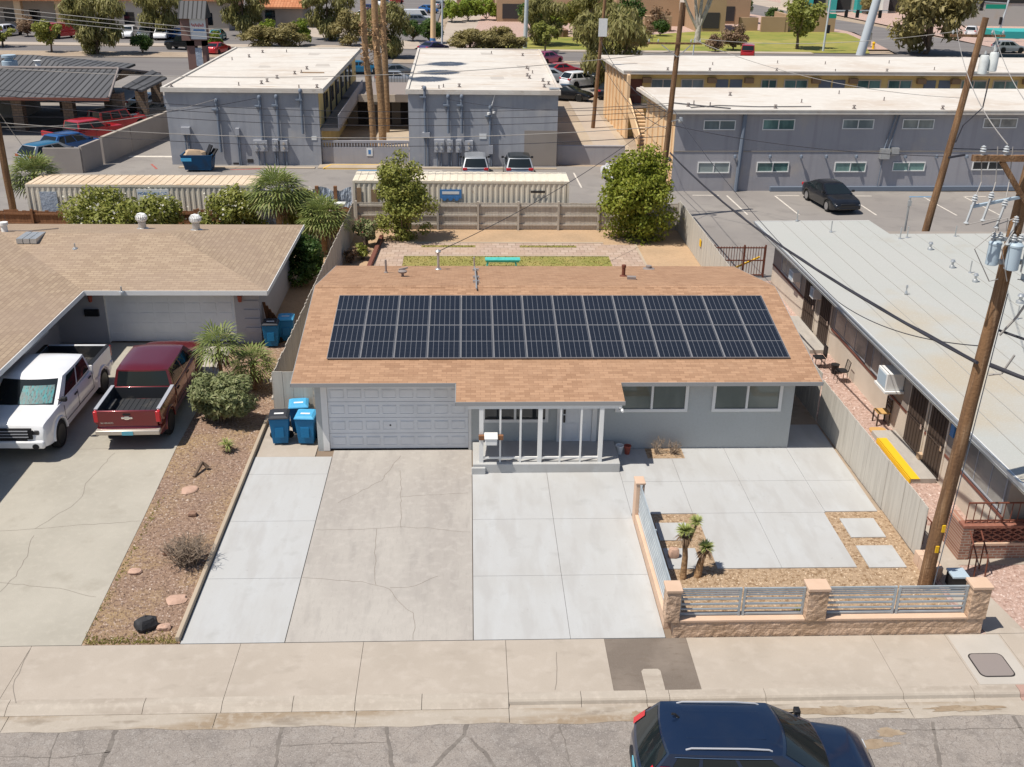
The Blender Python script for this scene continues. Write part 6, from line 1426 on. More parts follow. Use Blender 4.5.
H3 = thing('handrail', 'rusty iron handrail beside the end of the pale board fence', 'railing', (17.0, -5.6, 0)); m = MB(); m.tube([(16.92, -4.9, 0), (16.92, -4.9, .85), (17.0, -6.1, .85), (17.0, -6.1, 0)], .022, 6)
for i in range(6): y = -5.05 - i * .18; m.tube([(16.94, y, .05), (16.94, y, .84)], .014, 5)
m.build('rail', 'rust iron', H3)
Pl = thing('pallet', 'tan breeze block stack beside the end of the pale fence', 'block stack', (16.6, -7.2, 0)); m = MB()
for k in range(3):
    for j in range(2): m.box(16.40 + j * .21, 16.60 + j * .21, -7.55 + k * .3, -7.27 + k * .3, -.03, .34)
m.build('block', 'block cap', Pl, bevel=.01)
Bk = thing('storage_box', 'small dark plastic box with a blue lid beside the big pole', 'box', (17.05, -7.85, 0)); m = MB(); m.box(16.85, 17.25, -8.05, -7.65, -.02, .35); m.build('body', 'trim black', Bk, bevel=.02); m = MB(); m.box(16.83, 17.27, -8.07, -7.63, .352, .41); m.build('lid', 'transformer blue', Bk, bevel=.01)

# ------------------------------------------------------------------ utility poles
def insul(m, c, s=1.0): m.lathe([(.04 * s, 0), (.04 * s, .06 * s), (.07 * s, .08 * s), (.04 * s, .11 * s), (.065 * s, .13 * s), (.035 * s, .16 * s), (.05 * s, .18 * s), (0, .21 * s)], c, 10)
def pole(label, base, top, r0, r1, **k):
    t = thing('utility_pole', label, 'utility pole', base); b, e = Vector(base), Vector(top); n = 10; m = MB()
    m.tube([b.lerp(e, i / n) + Vector((random.uniform(-.015, .015), random.uniform(-.015, .015), -.2 if i == 0 else 0)) for i in range(n + 1)], [lerp(r0, r1, i / n) for i in range(n + 1)], 14)
    m.build('shaft', 'pole wood', t, smooth=60); return t
U1 = pole('thick wooden utility pole with grey transformers at the front wall', (16.22, -7.85, 0), (16.78, -7.85, 13.2), .175, .14)
px = lambda z: 16.22 + .0424 * z
zt1 = 9.05
m = MB(); m.box(px(zt1) - .55, px(zt1) + .75, -8.18, -8.10, zt1 - .28, zt1 - .18); m.box(px(zt1) - .55, px(zt1) + .75, -8.18, -8.10, zt1 + .25, zt1 + .33); m.build('bracket', 'galvanised', U1)
for dx, dy, mt, k in ((-.52, -8.15, 'transformer blue', .7), (-.20, -8.42, 'transformer blue', .78), (.20, -8.46, 'transformer grey', .95), (.56, -8.28, 'transformer grey', .95)):
    m = MB(); r = .19 * k; m.lathe([(r * .8, -.42 * k), (r, -.40 * k), (r, .25 * k), (r * 1.08, .26 * k), (r * 1.08, .31 * k), (r * .8, .37 * k), (0, .38 * k)], (px(zt1) + dx, dy, zt1), 14); tf = m.build('transformer', mt, U1, smooth=40)
    m = MB()
    for q in (-.08, .08): insul(m, (px(zt1) + dx + q, dy, zt1 + .36 * k), 1.0)
    m.build('bushing', 'ceramic', tf, smooth=40)
m = MB(); m.box(px(zt1) + .15, px(zt1) + .75, -8.60, -8.25, zt1 - .62, zt1 - .22); m.build('equipment_box', 'transformer blue', U1, bevel=.02)
zc = 11.1
m = MB(); m.box(px(zc) - 1.45, px(zc) + 1.6, -8.13, -8.01, zc - .06, zc + .07); m.build('crossarm', 'pole wood', U1)
m = MB(); m.bar((px(zc) - .8, -8.08, zc - .06), (px(zc - .95) - .05, -8.06, zc - .95), .09, .10); m.bar((px(zc) + .8, -8.08, zc - .06), (px(zc - .95) + .05, -8.06, zc - .95), .09, .10); m.build('brace', 'pole wood', U1)
m = MB()
for dx in (-1.25, -.75, .5, 1.2): insul(m, (px(zc) + dx, -8.07, zc + .07), 1.0)
m.build('insulator', 'ceramic', U1, smooth=40)
zk = 10.15
m = MB(); m.bar((px(zk) + .1, -8.0, zk + .15), (px(zk) - 1.35, -8.3, zk - .05), .06, .06); m.build('cutout_arm', 'transformer blue', U1)
for dx, dz in ((-1.3, .12), (-.95, .18), (-.62, .02), (-.3, -.35)):
    m = MB(); insul(m, (px(zk) + dx, -8.3, zk + dz - .1), 1.0); m.bar((px(zk) + dx - .02, -8.33, zk + dz - .05), (px(zk) + dx - .14, -8.4, zk + dz - .5), .04, .04); m.lathe([(.0, -.05), (.06, 0), (.0, .05)], (px(zk) + dx - .14, -8.4, zk + dz - .5), 8); m.build('fuse_cutout', 'ceramic', U1, smooth=40)
m = MB()
for z0, z1, dx in ((8.0, 7.0, .22), (6.6, 6.0, .2)): m.tube([(px(z0) + .55, -8.2, z0), (px(z0) + .4, -8.1, z0 - .5), (px(z1) + dx, -7.95, z1)], .03, 6)
for dx in (-.7, -.3, .2): m.tube([(px(zt1) + dx, -8.4, zt1 + .55), (px(zt1) + dx * 1.5 - .15, -8.6, zt1 + .2), (px(zt1) + dx, -8.55, zt1 - .55), (px(zt1) + dx * .5, -8.25, zt1 - .6)], .012, 5)
for dx in (-1.3, -.95, -.62): m.tube([(px(zk) + dx, -8.3, zk + .15), (px(zc) + dx * .9, -8.1, zc - .5), (px(zc) + dx, -8.07, zc + .25)], .012, 5); m.tube([(px(zk) + dx - .14, -8.4, zk - .42), (px(zt1) + dx * .55, -8.45, zt1 + .85), (px(zt1) + dx * .5, -8.4, zt1 + .55)], .012, 5)
m.build('jumper_wire', 'cable pale', U1)
m = MB(); m.box(px(2) - .03, px(2) + .05, -8.075, -8.045, 1.75, 1.95); m.box(px(1.3) - .06, px(1.3) + .02, -8.078, -8.045, 1.15, 1.34); m.build('tag', 'yellow paint', U1)
m = MB(); m.tube([(px(0) + .2, -7.95, 0), (px(8) + .17, -7.93, 8)], .012, 5); m.build('ground_wire', 'conduit', U1)
U2 = pole('leaning wooden utility pole rising behind the flat grey roof', (26.25, 18.1, 0), (27.5, 18.1, 12.1), .19, .14); qx = lambda z: 26.25 + .103 * z
m = MB(); m.box(qx(11.2) - 1.3, qx(11.2) + 1.2, 18.24, 18.34, 11.25, 11.36); m.build('crossarm', 'pole wood', U2)
m = MB(); 
for dx in (-1.2, -.6, .6, 1.1): insul(m, (qx(11.2) + dx, 18.29, 11.36), .9)
m.build('insulator', 'ceramic', U2)
for dx in (.42, .85):
    m = MB(); m.lathe([(.17, 0), (.2, .03), (.2, .75), (.17, .83), (0, .84)], (qx(10) + dx, 17.95, 9.55 + dx * .3), 12); tf = m.build('transformer', 'transformer grey', U2, smooth=40); m = MB(); insul(m, (qx(10) + dx, 17.95, 10.38 + dx * .3), .9); m.build('bushing', 'ceramic', tf)
m = MB(); m.box(qx(9.7), qx(9.7) + .8, 18.0, 18.06, 9.7, 9.78); m.build('bracket', 'galvanised', U2)
m = MB(); m.bar((qx(5.9), 17.95, 5.9), (qx(5.9) + .75, 17.9, 6.05), .10, .09); m.build('splice_box', 'cable', U2)
m = MB(); m.tube([(qx(9.5) + .85, 17.9, 9.5), (qx(8) + .95, 17.9, 8.2), (qx(7) + .3, 17.92, 7.4), (qx(6.8) + .12, 17.95, 6.6)], .03, 6); m.build('jumper_wire', 'cable', U2)
m = MB(); m.tube([(25.4, 18.0, 2.0), (25.4, 18.0, 4.0)], .05, 8); m.box(25.33, 25.47, 17.9, 18.02, 3.6, 3.85); tag(m.build('service_mast', 'galvanised'), 'grey service mast at the back edge of the flat grey roof', 'mast')
U3 = pole('wooden utility pole behind the round tree by the grey wall', (15.55, 29.2, 0), (16.0, 29.2, 11.9), .18, .13)
m = MB(); m.box(14.2, 17.2, 29.02, 29.1, 9.75, 9.85); m.build('crossarm', 'pole wood', U3); m = MB(); m.bar((15.0, 29.05, 9.72), (15.9, 29.06, 9.1), .05, .05); m.bar((16.6, 29.05, 9.72), (15.95, 29.06, 9.1), .05, .05); m.build('brace', 'galvanised', U3)
m = MB()
for x in (14.3, 14.8, 16.6, 17.1): insul(m, (x, 29.06, 9.85), .8)
m.build('insulator', 'ceramic', U3)
m = MB(); m.lathe([(.12, 0), (.14, .1), (.10, .3), (0, .32)], (16.35, 29.0, 5.55), 10); m.bar((15.8, 29.1, 5.6), (16.35, 29.05, 5.75), .05, .05); m.build('street_lamp', 'galvanised', U3)
m = MB(); m.lathe([(.06, -.28), (.09, -.22), (.09, .22), (.06, .28)], (15.85, 28.75, 3.55), 10, axis='y'); m.build('splice_box', 'cable', U3)
U4 = pole('wooden utility pole with a white sign between the middle roof and orange wall', (14.95, 59.0, 0), (15.55, 59.0, 11.5), .17, .12)
m = MB(); m.box(15.05, 15.75, 58.8, 58.84, 7.4, 8.8); m.build('sign_board', 'sign white', U4)
U5 = pole('brown wooden utility pole at the left edge behind the neighbour roof', (-20.75, 27.6, 0), (-20.85, 27.6, 13), .20, .15)
# poles far away
for nm, px_, py_, h, r, mt, lab, cat in (('sign_pole', 525, 48, 13, .30, 'pole steel', 'tall white steel pole beside the middle white roof', 'pole'), ('sign_pole', 860, 55, 14, .62, 'pole steel', 'very thick leaning pale blue steel pole behind the yellow building', 'pole'), ('lamp_post', 442, 50, 12, .13, 'pole steel', 'thin grey lamp post behind the middle white roof', 'lamp post'), ('sign_pole', 433, 47, 14, .38, 'orange stucco', 'thick brown pole with a blue foot on the road island', 'pole'), ('lamp_post', 693, 55, 2.2, .09, 'pole steel', 'short grey post at the kerb of the park', 'post'), ('lamp_post', 823, 51, 7, .16, 'pole steel', 'grey traffic signal post on the park corner', 'traffic light'), ('lamp_post', 996, 42, 9, .16, 'pole steel', 'grey signal mast on the far right corner', 'traffic light')):
    p = at(px_, py_); t = thing(nm, lab, cat, (p.x, p.y, 0)); lean = .17 if px_ == 860 else (.02 if px_ != 996 else .12); m = MB(); m.tube([(p.x, p.y, -.2), (p.x + lean * h, p.y, h)], [r, r * .8], 12); m.build('shaft', mt, t, smooth=60)
    if px_ == 433: m = MB(); m.lathe([(r * 1.05, 0), (r * 1.05, 1.2), (0, 1.2)], (p.x, p.y, 0), 12); m.build('foot', 'sign blue', t)
    if px_ == 442: m = MB(); m.bar((p.x + .2, p.y, 11.8), (p.x + 2.0, p.y, 12.1), .1, .08); m.box(p.x + 1.8, p.x + 2.5, p.y - .12, p.y + .12, 12.0, 12.15); m.build('lamp', 'galvanised', t)
    if px_ == 823:
        m = MB(); m.bar((p.x, p.y, 5.4), (p.x + 8.5, p.y, 5.5), .14, .14); m.build('arm', 'pole steel', t)
        for dx in (2.6, 4.2, 7.4): m = MB(); m.box(p.x + dx - .2, p.x + dx + .2, p.y - .18, p.y + .12, 4.5, 5.55); m.build('signal_head', 'trim black', t)
        m = MB(); m.box(p.x + .15, p.x + 1.25, p.y - .1, p.y - .04, 4.4, 5.0); m.build('street_sign', 'sign green', t); m = MB(); m.box(p.x + .1, p.x + .55, p.y - .18, p.y + .12, 2.4, 3.5); m.build('signal_head', 'trim black', t)
    if px_ == 996:
        m = MB(); m.bar((p.x + .65, p.y, 5.75), (p.x - 5.5, p.y, 6.0), .12, .12); m.build('arm', 'pole steel', t); m = MB(); m.box(p.x - 2.7, p.x + .45, p.y - .1, p.y - .04, 4.9, 5.55); m.build('street_sign', 'sign green', t)
        m = MB(); m.box(p.x - 3.6, p.x - 3.1, p.y - .18, p.y + .12, 4.6, 6.2); m.build('signal_head', 'trim black', t); m = MB(); m.box(p.x - .1, p.x + .25, p.y - .18, p.y + .12, 2.6, 3.7); m.build('signal_head', 'trim black', t)
# overhead lines
def wire(label, a, b, sag, r=.018, mat='cable', n=26, extra=None, name='overhead_line'):
    a, b = Vector(a), Vector(b); m = MB(); pts = [a.lerp(b, i / n) - Vector((0, 0, 4 * sag * (i / n) * (1 - i / n))) for i in range(n + 1)]
    m.tube(pts, r, 6)
    if extra: m.tube([p + Vector((.02 * math.sin(i * 1.9), 0, .035 + .015 * math.cos(i * 2.3))) for i, p in enumerate(pts)], r * .5, 5)
    return tag(m.build(name, mat, smooth=60), label, 'overhead line')
wire('thick black cable bundle from the wall pole to the thick front pole', (15.85, 28.75, 3.9), (px(6.35) - .2, -8.05, 6.35), .62, .042, extra=1)
wire('thick black cable bundle leaving the front pole towards the street', (px(6.3) + .1, -8.1, 6.3), (27.5, -20, 6.6), .5, .045, extra=1)
wire('thinner black cable on the front pole leaving right with a small box', (px(7.1) + .2, -7.9, 7.1), (26.0, -14, 6.2), .3, .03)
wire('service wire from the front pole to the grey roof edge', (px(6.7), -7.9, 6.7), (17.95, 5.6, 3.1), .35, .014)
wire('thin wire from the grey roof edge back to the wall pole', (17.95, 5.6, 3.1), (15.8, 29.1, 6.4), .45, .014)
wire('thin service wire from the house mast to the wall pole', (3.22, 10.4, rz(10.4) + .75), (15.8, 29.1, 6.2), .5, .014)
for i, (za, zb_, sg, lab, mt, r) in enumerate(((5.2, 4.8, .75, 'dark line across the alley, lowest of the bundle', 'cable', .018), (5.55, 5.35, .75, 'pale line across the alley just above the lowest dark one', 'cable pale', .02), (7.0, 6.2, .8, 'dark line across the grey buildings, second highest', 'cable', .016), (7.3, 6.6, .8, 'dark line across the grey buildings, highest dark one', 'cable', .016), (6.6, 5.9, .85, 'dark line across the middle of the grey buildings', 'cable', .016), (8.4, 9.4, .9, 'pale line high over the white roofs', 'cable pale', .02))):
    wire(lab, (-20.75, 27.6, za), (15.85, 29.15, zb_), sg, r, mt)
wire('dark line from the wall pole to the pole with the white sign', (15.85, 29.2, 6.0), (15.3, 58.9, 7.0), .9, .018); wire('lower dark line from the wall pole to the pole with the white sign', (15.85, 29.2, 5.1), (15.3, 58.9, 5.6), .9, .018)
wire('pale line from the wall pole crossarm to the leaning pole, upper', (17.1, 29.06, 10.05), (qx(11.4) - .6, 18.29, 11.55), .4, .014, 'cable pale'); wire('pale line from the wall pole crossarm to the leaning pole, lower', (16.6, 29.06, 10.05), (qx(9) - .1, 18.1, 8.6), .6, .014, 'cable pale')
wire('dark line over the right lot between the leaning pole and the wall pole', (15.9, 29.1, 5.4), (qx(5.9), 18.0, 5.95), .35, .02)
wire('pale line from the leaning pole to the front pole crossarm', (qx(11.4) - 1.1, 18.29, 11.6), (px(zc) - .75, -8.07, zc + .3), .5, .014, 'cable pale'); wire('pale line from the leaning pole to the front pole insulators, right', (qx(11.4) + .6, 18.29, 11.6), (px(zc) + .5, -8.07, zc + .3), .5, .014, 'cable pale')
wire('dark line from the leaning pole to the right edge', (qx(6.3), 18.1, 6.3), (50, 24, 6.6), .5, .02)
for i in range(3): wire('pale line high over the tile roof at the far left, %s' % ('upper', 'middle', 'lower')[i], (-75, 92, 10.2 - i * .5), (-18, 70, 6.6 - i * .35), .4, .03, 'cable pale')
wire('pale guy wire from the left pole down to the left lot', (-20.8, 27.6, 6.6), (-26, 43, 1.2), .1, .02, 'cable pale'); wire('pale line from the left pole over the parked cars to the gray building', (-20.8, 27.6, 5.3), (-12.7, 43.3, 4.5), .5, .02, 'cable pale'); wire('service wire from the left pole to the gray building conduits', (-20.8, 27.6, 5.9), (-10.0, 43.2, 4.6), .5, .016); wire('service wire from the wall pole to the middle building conduits', (15.8, 29.1, 6.5), (3.2, 43.2, 4.6), .5, .016)
# ------------------------------------------------------------------ shipping containers
def container(label, x0, x1, y0, y1, h, topm, sidem, nrib, sign):
    t = thing('shipping_container', label, 'container', ((x0 + x1) / 2, (y0 + y1) / 2, 0)); m = MB(); n = nrib; pts = []
    d = .032; step = (x1 - x0 - .3) / n
    for i in range(n):
        a = x0 + .15 + i * step; pts += [(a, y0 + d), (a + step * .35, y0 + d), (a + step * .5, y0), (a + step * .85, y0), (a + step, y0 + d)]
    pts = [(x0 + .12, y0 + d)] + pts
    vs = [(p[0], p[1], .16) for p in pts] + [(p[0], p[1], h - .12) for p in pts]; k = len(pts); m.add(vs, [(i, i + 1, k + i + 1, k + i) for i in range(k - 1)])
    m.box(x0 + .05, x1 - .05, y0 + .1, y1 - .02, .1, h - .09)
    m.build('side_panel', sidem, t)
    m = MB()
    for z0, z1 in ((.02, .16), (h - .12, h - .001)): m.box(x0 + .12, x1 - .12, y0 - .012, y0 + .06, z0, z1)
    for x in (x0, x1 - .12): m.box(x, x + .12, y0 - .015, y0 + .12, 0, h); m.box(x, x + .12, y1 - .1, y1 + .01, 0, h)
    for z0, z1 in ((.02, .16), (h - .12, h - .001)): m.box(x0 - .002, x0 + .09, y0 + .12, y1 - .1, z0, z1); m.box(x1 - .09, x1 + .002, y0 + .12, y1 - .1, z0, z1)
    m.build('frame', sidem, t)
    m = MB(); m.box(x0 + .01, x1 - .01, y0, y1, h + .001, h + .012)
    nn = int((x1 - x0) / .42)
    for i in range(nn): a = x0 + .1 + i * (x1 - x0 - .2) / nn; m.box(a, a + .2, y0 + .06, y1 - .06, h + .0121, h + .035)
    m.build('roof', topm, t)
    if sign: sign(t)
    return t
def sg1(t):
    m = MB(); m.box(-13.35, -11.65, 25.93, 25.96, 1.55, 2.35); s = m.build('sign', 'sign white', t); text(s, 'lettering', 'MOBILE MINI INC.', 'sign blue', (-12.5, 25.928, 2.13), (PI / 2, 0, 0), .2); text(s, 'lettering', '1-800-950-MINI', 'sign blue', (-12.5, 25.928, 1.78), (PI / 2, 0, 0), .22)
    m = MB(); m.box(-18.5, -17.6, 25.95, 25.97, 1.1, 2.2); m.build('notice', 'tarp blue grey', t)
def sg2(t):
    m = MB(); m.box(2.85, 4.05, 27.20, 27.23, 1.62, 2.12); s = m.build('sign', 'sign blue', t); m = MB(); m.box(2.98, 3.92, 27.19, 27.199, 1.86, 2.02); m.build('lettering', 'sign white', s)
    for i in range(3): m = MB(); m.lathe([(0, 0), (.13, 0), (.13, .02), (0, .02)], (3.1 + i * .34, 27.19, 1.62), 12, axis='y'); m.build('emblem', 'sign blue', s)
    m = MB(); m.box(7.9, 8.7, 27.19, 27.20, 1.95, 2.08); m.build('lettering', 'dark metal', t); m = MB(); m.box(-1.75, -1.5, 27.2, 27.23, .6, 2.2); m.box(-.95, -.6, 27.2, 27.23, .6, 2.1); m.build('door_bar', 'stain brown', t)
container('long cream container with rusty roof and white sign behind the neighbour house', -19.2, -7.0, 26.0, 28.4, 2.58, 'container top', 'container cream', 42, sg1)
container('cream container with small blue sign directly behind the back yard fence', -1.95, 10.05, 27.25, 29.6, 2.58, 'container white top', 'container cream', 40, sg2)
Tf = thing('tarp_fence', 'blue grey tarp fence with wooden posts between the two containers', 'fence', (-4.5, 27.6, 0))
for x0, x1 in ((-6.9, -5.6), (-5.5, -4.0), (-3.9, -2.95), (-2.9, -2.05)):
    m = MB(); n = 8; vs = []
    for j in range(n + 1):
        for i in range(n + 1): vs.append((lerp(x0, x1, i / n), 27.4 + .08 * math.sin(i * 1.3 + j) + random.uniform(-.03, .03), lerp(-.02, 2.1 + .12 * math.sin(x0 * 3 + i * .5), j / n)))
    m.add(vs, [(j * (n + 1) + i, j * (n + 1) + i + 1, (j + 1) * (n + 1) + i + 1, (j + 1) * (n + 1) + i) for j in range(n) for i in range(n)]); m.add([(v[0], v[1] + .02, v[2]) for v in vs], [(j * (n + 1) + i, (j + 1) * (n + 1) + i, (j + 1) * (n + 1) + i + 1, j * (n + 1) + i + 1) for j in range(n) for i in range(n)])
    m.build('tarp', 'tarp blue grey', Tf)
for x in (-6.95, -5.55, -3.95, -2.93): m = MB(); m.box(x - .09, x + .09, 27.28, 27.46, -.05, 2.25); m.build('post', 'fence brown wood' if x > -6 else 'galvanised', Tf)
m = MB(); m.bar((-6.9, 27.3, 1.4), (-5.55, 27.3, 2.3), .08, .08); m.bar((-5.5, 27.3, 2.25), (-4.1, 27.3, .4), .07, .07); m.build('brace', 'galvanised', Tf)
m = MB(); m.prism([(-3.85, 26.6), (-2.35, 26.6), (-2.35, 27.1), (-3.85, 27.1)], 1.35, 1.45); m.box(-3.7, -2.5, 26.7, 27.0, 0, 1.349); tag(m.build('shelf_box', 'white paint', bevel=.02), 'white topped box in front of the blue tarp fence', 'box')
m = MB(); m.box(10.75, 15.6, 44.3, 44.5, -.05, 1.25); m.box(10.75, 15.6, 44.28, 44.52, 1.252, 1.32); tag(m.build('low_wall', 'mauve block'), 'low grey wall between the middle building and the orange end wall', 'wall')
m = MB()
for i in range(4): m.bar((-3.75 + i * .16, 10.6 + .1 * i, 0), (-3.83 + i * .1, 10.1, 1.5 - .15 * i), .12, .03)
tag(m.build('lumber', 'fence brown wood'), 'brown planks leaning at the neighbour garage corner behind the bins', 'lumber')
Dp = thing('dumpster', 'blue open dumpster full of junk beside the left gray building', 'dumpster', (-13.9, 42.0, 0)); m = MB()
lo = [(-14.75, 41.15), (-13.0, 41.15), (-13.0, 42.2), (-14.75, 42.2)]; hi = [(-14.95, 40.95), (-12.85, 40.95), (-12.85, 42.25), (-14.95, 42.25)]
for i in range(4):
    j = (i + 1) % 4; m.add([(lo[i][0], lo[i][1], .15), (lo[j][0], lo[j][1], .15), (hi[j][0], hi[j][1], 1.15), (hi[i][0], hi[i][1], 1.15)], [(0, 1, 2, 3)]); c = (-13.9, 41.6); q = lambda p: (p[0] + (c[0] - p[0]) * .06, p[1] + (c[1] - p[1]) * .1)
    m.add([(*q(lo[i]), .2), (*q(lo[j]), .2), (*q(hi[j]), 1.15), (*q(hi[i]), 1.15)], [(3, 2, 1, 0)]); m.add([(*hi[i], 1.15), (*hi[j], 1.15), (*q(hi[j]), 1.15), (*q(hi[i]), 1.15)], [(0, 1, 2, 3)])
m.box(-14.75, -13.0, 41.15, 42.2, .12, .19); m.build('body', 'dumpster blue', Dp); m = MB(); m.box(-14.9, -14.2, 40.9, 40.96, .75, .95); m.build('pocket', 'bin lid blue', Dp)
rock('junk_pile', 'brown junk heaped in the open blue dumpster', (-14.1, 41.6, .75), (.75, .45, .38), 'cardboard', 31)
m = MB(); m.bar((-13.4, 41.5, .8), (-13.0, 41.8, 1.7), .5, .08); m.bar((-13.1, 41.3, .8), (-12.7, 41.8, 1.45), .4, .1); tag(m.build('scrap_board', 'trim black'), 'dark scrap panels sticking out of the dumpster', 'scrap')

# ------------------------------------------------------------------ two storey grey buildings
def flat_roof(t, poly, z, th, mat='white roof', lip=.10, edge='white roof'):
    m = MB(); m.slab([(p[0], p[1], z) for p in poly], th); r = m.build('roof', mat, t)
    m = MB(); n = len(poly)
    for i in range(n):
        a, b = poly[i], poly[(i + 1) % n]; d = Vector((b[0] - a[0], b[1] - a[1], 0)).normalized(); o = Vector((-d.y, d.x, 0)) * .1
        m.bar((a[0] + o.x, a[1] + o.y, z + lip / 2 + .002), (b[0] + o.x - d.x * .1, b[1] + o.y - d.y * .1, z + lip / 2 + .002), .18, lip)
    m.build('parapet', edge, r)
    xa, xb = max(poly[0][0], poly[3][0]) + .5, min(poly[1][0], poly[2][0]) - .5; m = MB(); rr = random.Random(int(poly[0][0] * 10))
    for i in range(7):
        y = lerp(poly[0][1] + 1.5, poly[2][1] - 2, (i + rr.uniform(-.2, .2)) / 7 + .07); n = 10; pts = [(lerp(xa, xb, k / n), y + rr.uniform(-.06, .06)) for k in range(n + 1)]; m.ribbon(pts, .09, z + .004)
    for i in range(4): x = lerp(xa, xb, rr.random()); y = lerp(poly[0][1] + 2, poly[2][1] - 3, rr.random()); m.poly([(x, y, z + .006 + i * .001), (x + rr.uniform(.5, 1.4), y + .1, z + .006 + i * .001), (x + rr.uniform(.6, 1.3), y + rr.uniform(1, 2.5), z + .006 + i * .001), (x - .1, y + rr.uniform(1, 2), z + .006 + i * .001)])
    m.build('roof_patch', 'roof line', r); return r
def roofbits(r, z, pts):
    for x, y, k in pts:
        m = MB()
        if k == 0: m.lathe([(.10, -.01), (.04, .04), (.04, .24), (0, .25)], (x, y, z), 8)
        elif k == 1: m.lathe([(.12, -.01), (.11, .07), (.05, .09), (.05, .17), (.12, .18), (.09, .25), (0, .26)], (x, y, z), 10)
        else: m.box(x - .35, x + .35, y - .3, y + .3, z, z + .18)
        m.build('roof_vent', 'bird grey' if k != 2 else 'galvanised', r)
def conduits(t, y, zt, items, boxes):
    for x, z0, z1 in items:
        m = MB(); m.tube([(x, y - .16, z0), (x, y - .16, z1)], .10, 8); m.lathe([(.12, z1), (.14, z1 + .1), (.1, z1 + .22), (0, z1 + .26)], (x, y - .2, 0), 8); m.build('conduit', 'conduit', t, smooth=60)
        m = MB(); m.box(x - .35, x + .1, y - .3, y - .02, z1 - .55, z1 - .45); m.build('bracket', 'conduit', t)
    for x0, x1, z0, z1, k in boxes:
        m = MB(); m.box(x0, x1, y - .30, y - .003, z0, z1); b = m.build('meter_box', 'meter box', t)
        n = max(1, int((x1 - x0) / .32))
        for i in range(n if k else 0):
            for zz in (lerp(z0, z1, .3), lerp(z0, z1, .72)):
                m = MB(); m.lathe([(.0, -.02), (.09, -.02), (.09, .06), (0, .07)], (lerp(x0, x1, (i + .5) / n), y - .36, zz), 8, axis='y'); m.build('meter', 'bumper pale' if k > 1 else 'galvanised', b)
        m = MB(); m.tube([(lerp(x0, x1, .3), y - .1, 0), (lerp(x0, x1, .3), y - .1, z0)], .05, 6); m.tube([(lerp(x0, x1, .7), y - .1, 0), (lerp(x0, x1, .7), y - .1, z0)], .05, 6); m.build('pipe', 'conduit', b)
Lb = thing('apartment_block', 'left two storey grey block building with a white roof and meters on its wall', 'building', (-11, 56, 0))
m = MB(); m.prism([(-16.2, 43.5), (-5.85, 43.5), (-5.85, 69), (-16.3, 69)], -.05, 4.95); m.build('wall', 'grey block', Lb)
m = MB(); m.box(-5.848, -5.83, 43.7, 68.8, 2.55, 4.9); m.box(-5.848, -5.83, 44.2, 68.8, .0, 2.3); m.build('side_wall', 'yellow stucco', Lb)
rL = flat_roof(Lb, [(-16.4, 43.3), (-5.45, 43.3), (-5.3, 69.4), (-16.6, 69.2)], 5.14, .2)
m = MB(); m.box(-5.83, -4.55, 43.9, 66, 2.3, 2.5); fl = m.build('gallery', 'taupe stucco', Lb); m = MB(); m.box(-4.62, -4.56, 43.9, 62, 2.5, 3.4); m.build('gallery_rail', 'mauve block', fl)
for y in (46, 49.5, 53, 56.5, 60, 63):
    m = MB(); m.box(-5.83, -5.80, y, y + .9, 2.55, 4.5); m.build('door', 'dark recess', Lb); m = MB(); m.box(-5.83, -5.8, y + 1.2, y + 2.4, 3.3, 4.4); m.build('window', 'dark glass', Lb)
conduits(Lb, 43.5, 5, [(-9.8, 1.7, 4.55), (-8.65, 1.7, 4.6), (-12.72, .9, 4.3), (-7.0, 2.2, 5.0)], [(-10.45, -9.5, 1.0, 1.75, 1), (-9.15, -8.75, 1.0, 1.8, 1), (-8.6, -8.1, 1.0, 1.75, 2), (-15.3, -14.7, 2.1, 2.6, 0), (-11.6, -11.35, 2.1, 2.55, 0)])
m = MB(); m.box(-6.45, -6.1, 43.47, 43.498, 1.75, 2.0); m.build('notice', 'sign white', Lb); m = MB(); m.box(-11.0, -10.6, 43.48, 43.498, .15, .4); m.box(-12.0, -11.6, 43.48, 43.498, .02, .15); m.build('vent', 'dark recess', Lb)
roofbits(rL, 5.14, [(-15.9, 44.3, 1), (-11.5, 45.2, 0), (-10.1, 46.1, 1), (-9.9, 47.2, 1), (-9.5, 49.0, 1), (-8.6, 51.5, 1), (-8.2, 52.2, 0), (-8.1, 54.4, 1), (-7.2, 44.2, 0), (-6.0, 44.4, 1), (-14, 62, 1), (-13.5, 65.5, 1), (-15, 60, 0), (-11.5, 66, 0)])
m = MB(); m.box(-8.3, -6.5, 52.2, 52.4, 5.145, 5.2); m.build('roof_patch', 'stain brown', rL)
Mb_ = thing('apartment_block', 'middle two storey grey block building with a white roof behind the container', 'building', (5.4, 56, 0))
m = MB(); m.box(.30, 10.65, 43.5, 69.6, -.05, 4.95); m.build('wall', 'grey block', Mb_)
m = MB(); m.box(8.35, 10.64, 43.485, 43.4995, .05, 2.5); m.build('repainted_patch', 'taupe stucco', Mb_)
rM = flat_roof(Mb_, [(.15, 43.3), (10.8, 43.3), (11.05, 69.9), (-.2, 69.9)], 5.14, .2)
conduits(Mb_, 43.5, 5, [(3.05, 2.3, 4.7), (3.98, 2.3, 4.7), (1.45, 2.3, 5.25), (5.95, 1.4, 4.0)], [(2.05, 2.75, 1.0, 1.85, 1), (2.95, 3.35, 1.0, 1.85, 1), (3.55, 3.95, 1.0, 1.85, 1), (4.2, 4.75, 1.1, 1.8, 2), (5.85, 6.15, .9, 1.5, 0), (1.25, 1.75, 2.0, 2.35, 0)])
